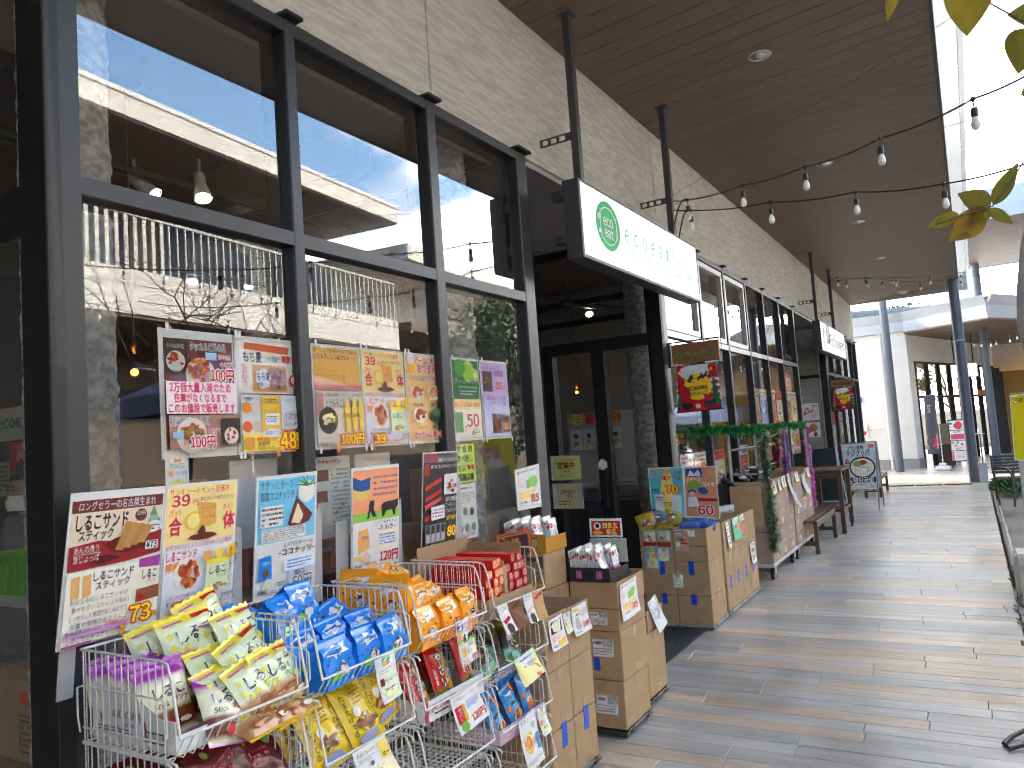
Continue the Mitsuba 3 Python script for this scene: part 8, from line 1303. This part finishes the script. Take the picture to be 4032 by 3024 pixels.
# left edge: shop corner seen through the cross wall glass
t = thing('cardboard_box', 'brown carton with orange sticker and plastic wrap behind the leftmost glass', 'cardboard box'); q = G(); grb(q, -3.60, -3.075, 1.62, 2.0, .52, .83, r=.004); part(t, 'carton', q, 'm_card'); q = G(); q.box(-3.27, -3.20, 1.618, 1.6195, .74, .79, rgb(230, 90, 40)); part(t, 'sticker', q, 'm_paint'); s = ysheet(1.6185, -3.28, -3.10, .56, .70, base=None); s.frame(.03, (0.15, .1, .06)).lines(.1, .1, .9, .9, 5, (0.15, .1, .06), 3); part(t, 'print', s.g, 'm_print')
q = G(); q.box(-3.7, -3.0, 1.55, 2.1, 0.0, .51, (0.4, .3, .2)); solo('cardboard_box', q, 'm_card', 'lower carton under the wrapped carton behind the leftmost glass', 'cardboard box')
V_ = meshkit.noise(np.random.default_rng(5).random((400, 3)) * 9); q = G(); u, v = np.meshgrid(np.linspace(0, 1, 20), np.linspace(0, 1, 20)); P = np.stack([-3.62 + .56 * u, 1.60 + .4 * v, .84 + .12 * meshkit.fbm(np.stack([u * 6, v * 6, u * 0], -1), 3)], -1).reshape(-1, 3); i, j = np.meshgrid(np.arange(19), np.arange(19), indexing='ij'); q.add(P, np.stack([i * 20 + j, i * 20 + j + 1, i * 20 + 21 + j, i * 20 + 20 + j], -1).reshape(-1, 4)); solo('plastic_wrap', q, 'm_clear', 'crumpled clear plastic wrap on the carton behind the leftmost glass', 'plastic wrap')
t = thing('shopping_basket', 'bright green plastic shopping basket on the counter behind the leftmost glass', 'basket'); q = G(); gc = rgb(110, 190, 40)
for a, b, c_, d in ((-4.62, -4.24, 2.2, 2.21), (-4.62, -4.24, 2.48, 2.49)): [q.box(a + .02 + i * .035, a + .04 + i * .035, c_, d, 1.0, 1.19, gc) for i in range(10)]
q.box(-4.63, -4.23, 2.19, 2.215, 1.18, 1.215, gc); q.box(-4.63, -4.23, 2.475, 2.5, 1.18, 1.215, gc); q.box(-4.63, -4.61, 2.2, 2.49, .99, 1.215, gc); q.box(-4.25, -4.23, 2.2, 2.49, .99, 1.215, gc); q.box(-4.62, -4.24, 2.2, 2.49, .985, 1.0, gc); part(t, 'body', q, 'm_paint')
t = thing('shop_counter', 'grey and white counter with papers behind the leftmost glass', 'counter'); q = G(); q.box(-5.3, -4.0, 2.1, 2.7, 0, .96, (0.25, .25, .25)); q.box(-5.3, -3.98, 2.08, 2.72, .96, .983, (0.6, .6, .59)); part(t, 'body', q, 'm_paint')
for i, (x0, x1, z0, z1, c_, lab) in enumerate(((-6.02, -5.66, 1.61, 1.87, rgb(226, 70, 64), 'red poster with white picture behind the leftmost glass'), (-6.22, -6.03, 1.48, 1.73, rgb(190, 180, 170), 'grey printed sheet beside the red poster behind the leftmost glass'), (-6.25, -5.66, 1.88, 2.12, rgb(225, 225, 210), 'pale sign with green letters behind the leftmost glass'))):
    s = ysheet(2.95, x0, x1, z0, z1, base=np.array(c_) * .8); (s.blob(.5, .4, .3, rgb(230, 150, 120), seed=3).blob(.4, .7, .18, (0.08, .05, .05), seed=5).T('78円', .5, .94, .1, YEL) if i == 0 else s.lines(.1, .1, .9, .9, 6, INK, 2) if i == 1 else s.T('ecoeat', .1, .6, .4, GRN, w=.8, bold=2)); sheet('inner_poster', s, lab, 'poster')
# the shop worker behind the leftmost glass
import manifold3d as m3
def chain(pts):
    M_ = None
    for (a, ra), (b, rb) in pts:
        h = trimesh.convex.convex_hull(np.vstack([trimesh.creation.icosphere(2, ra).vertices + a, trimesh.creation.icosphere(2, rb).vertices + b])); x = m3.Manifold(m3.Mesh(np.array(h.vertices, np.float32), np.array(h.faces, np.uint32))); M_ = x if M_ is None else M_ + x
    M_ = M_.refine_to_length(.03).to_mesh(); m = trimesh.Trimesh(M_.vert_properties[:, :3], M_.tri_verts); trimesh.smoothing.filter_taubin(m, iterations=14); return m
PX, PY = -5.31, 2.70
t = thing('person', 'person with dark hair, white face mask and grey jacket behind the leftmost glass', 'person')
A = lambda x, y, z: np.array([PX + x, PY + y, z])
m = chain([((A(0, 0, .92), .15), (A(0, 0, 1.18), .15)), ((A(0, 0, 1.18), .15), (A(.12, 0, 1.30), .085)), ((A(0, 0, 1.18), .15), (A(-.12, 0, 1.30), .085)), ((A(.12, 0, 1.30), .085), (A(-.12, 0, 1.30), .085)), ((A(.17, 0, 1.29), .06), (A(.21, -.05, 1.06), .05)), ((A(.21, -.05, 1.06), .05), (A(.10, -.24, 1.02), .04)), ((A(-.17, 0, 1.29), .06), (A(-.21, -.05, 1.06), .05)), ((A(-.21, -.05, 1.06), .05), (A(-.08, -.24, 1.02), .04)), ((A(.07, 0, .92), .11), (A(.08, 0, .5), .075)), ((A(.08, 0, .5), .075), (A(.08, .02, .08), .05)), ((A(-.07, 0, .92), .11), (A(-.08, 0, .5), .075)), ((A(-.08, 0, .5), .075), (A(-.08, .02, .08), .05))]); q = G(); q.add(m.vertices, m.faces, np.where(m.vertices[:, 2:] > .95, np.array((.20, .19, .18)), np.array((.03, .03, .04)))); part(t, 'clothes', q, 'm_print', smooth=True)
m = chain([((A(0, .01, 1.33), .05), (A(0, -.01, 1.42), .048)), ((A(0, 0, 1.54), .098), (A(0, -.025, 1.46), .072)), ((A(0, -.09, 1.50), .016), (A(0, -.115, 1.475), .014)), ((A(.095, 0, 1.50), .018), (A(.092, .01, 1.53), .02)), ((A(-.095, 0, 1.50), .018), (A(-.092, .01, 1.53), .02))]); q = G(); q.add(m.vertices, m.faces, (.38, .24, .17)); part(t, 'head', q, 'm_print', smooth=True)
q = G(); m = trimesh.creation.icosphere(3, 1.0); v = m.vertices; keep = (v[m.faces].mean(1)[:, 2] > -.1) | (v[m.faces].mean(1)[:, 1] > .25); keep &= ~((v[m.faces].mean(1)[:, 1] < -.55) & (v[m.faces].mean(1)[:, 2] < .45)); q.add(v * (.112, .118, .135) + A(0, .008, 1.535), m.faces[keep], (.02, .016, .014)); part(t, 'hair', q, 'm_print', smooth=True)
q = G(); u, v = np.meshgrid(np.linspace(-1, 1, 9), np.linspace(0, 1, 6)); P = np.stack([PX + .078 * u, PY - .118 + .07 * u ** 2 - .012 * np.sin(np.pi * v), 1.40 + .095 * v], -1).reshape(-1, 3); i, j = np.meshgrid(np.arange(5), np.arange(8), indexing='ij'); q.add(P, np.stack([i * 9 + j, i * 9 + j + 1, i * 9 + 10 + j, i * 9 + 9 + j], -1).reshape(-1, 4), (.72, .72, .72)); part(t, 'face_mask', q, 'm_print', smooth=True)
q = G(); [q.box(PX + x - .014, PX + x + .014, PY - .105, PY - .099, 1.528, 1.536, (.03, .02, .02)) for x in (-.035, .035)]; [q.box(PX + x - .02, PX + x + .02, PY - .106, PY - .10, 1.55, 1.556, (.03, .02, .02)) for x in (-.036, .036)]; part(t, 'eyes', q, 'm_print')
for sx, x in ((1, .09), (-1, -.07)):
    q = G(); q.tube([A(x, -.25, 1.02), A(x, -.30, 1.0), A(x, -.34, .995)], [.03, .036, .03], (.38, .24, .17), 8)
    for f in range(4): o = (f - 1.5) * .017; q.tube([A(x + o, -.335, .995), A(x + o * 1.1, -.37 - .008 * (f in (1, 2)), .992), A(x + o * 1.1, -.39 - .01 * (f in (1, 2)), .985)], [.009, .0085, .007], (.38, .24, .17), 6)
    q.tube([A(x - sx * .03, -.29, 1.0), A(x - sx * .05, -.32, .995), A(x - sx * .048, -.345, .99)], [.012, .010, .008], (.38, .24, .17), 6); part(t, 'hand', q, 'm_print', smooth=True)
# unseen dark block, added behind the camera to keep the cross walls dark
RB = thing('added_rear_block', 'unseen dark block added behind the camera to keep the cross walls dark', 'building'); q = G(); q.box(-12, 5.0, -7.5, -6.0, -.13, 7.5, (0.035, .034, .032)); part(RB, 'wall', q, 'm_paint'); q = G(); q.box(-2.0, 0.6, -5.998, -5.95, 0, 3.4, (0.03, .03, .032)); part(RB, 'added_doorway', q, 'm_paint')
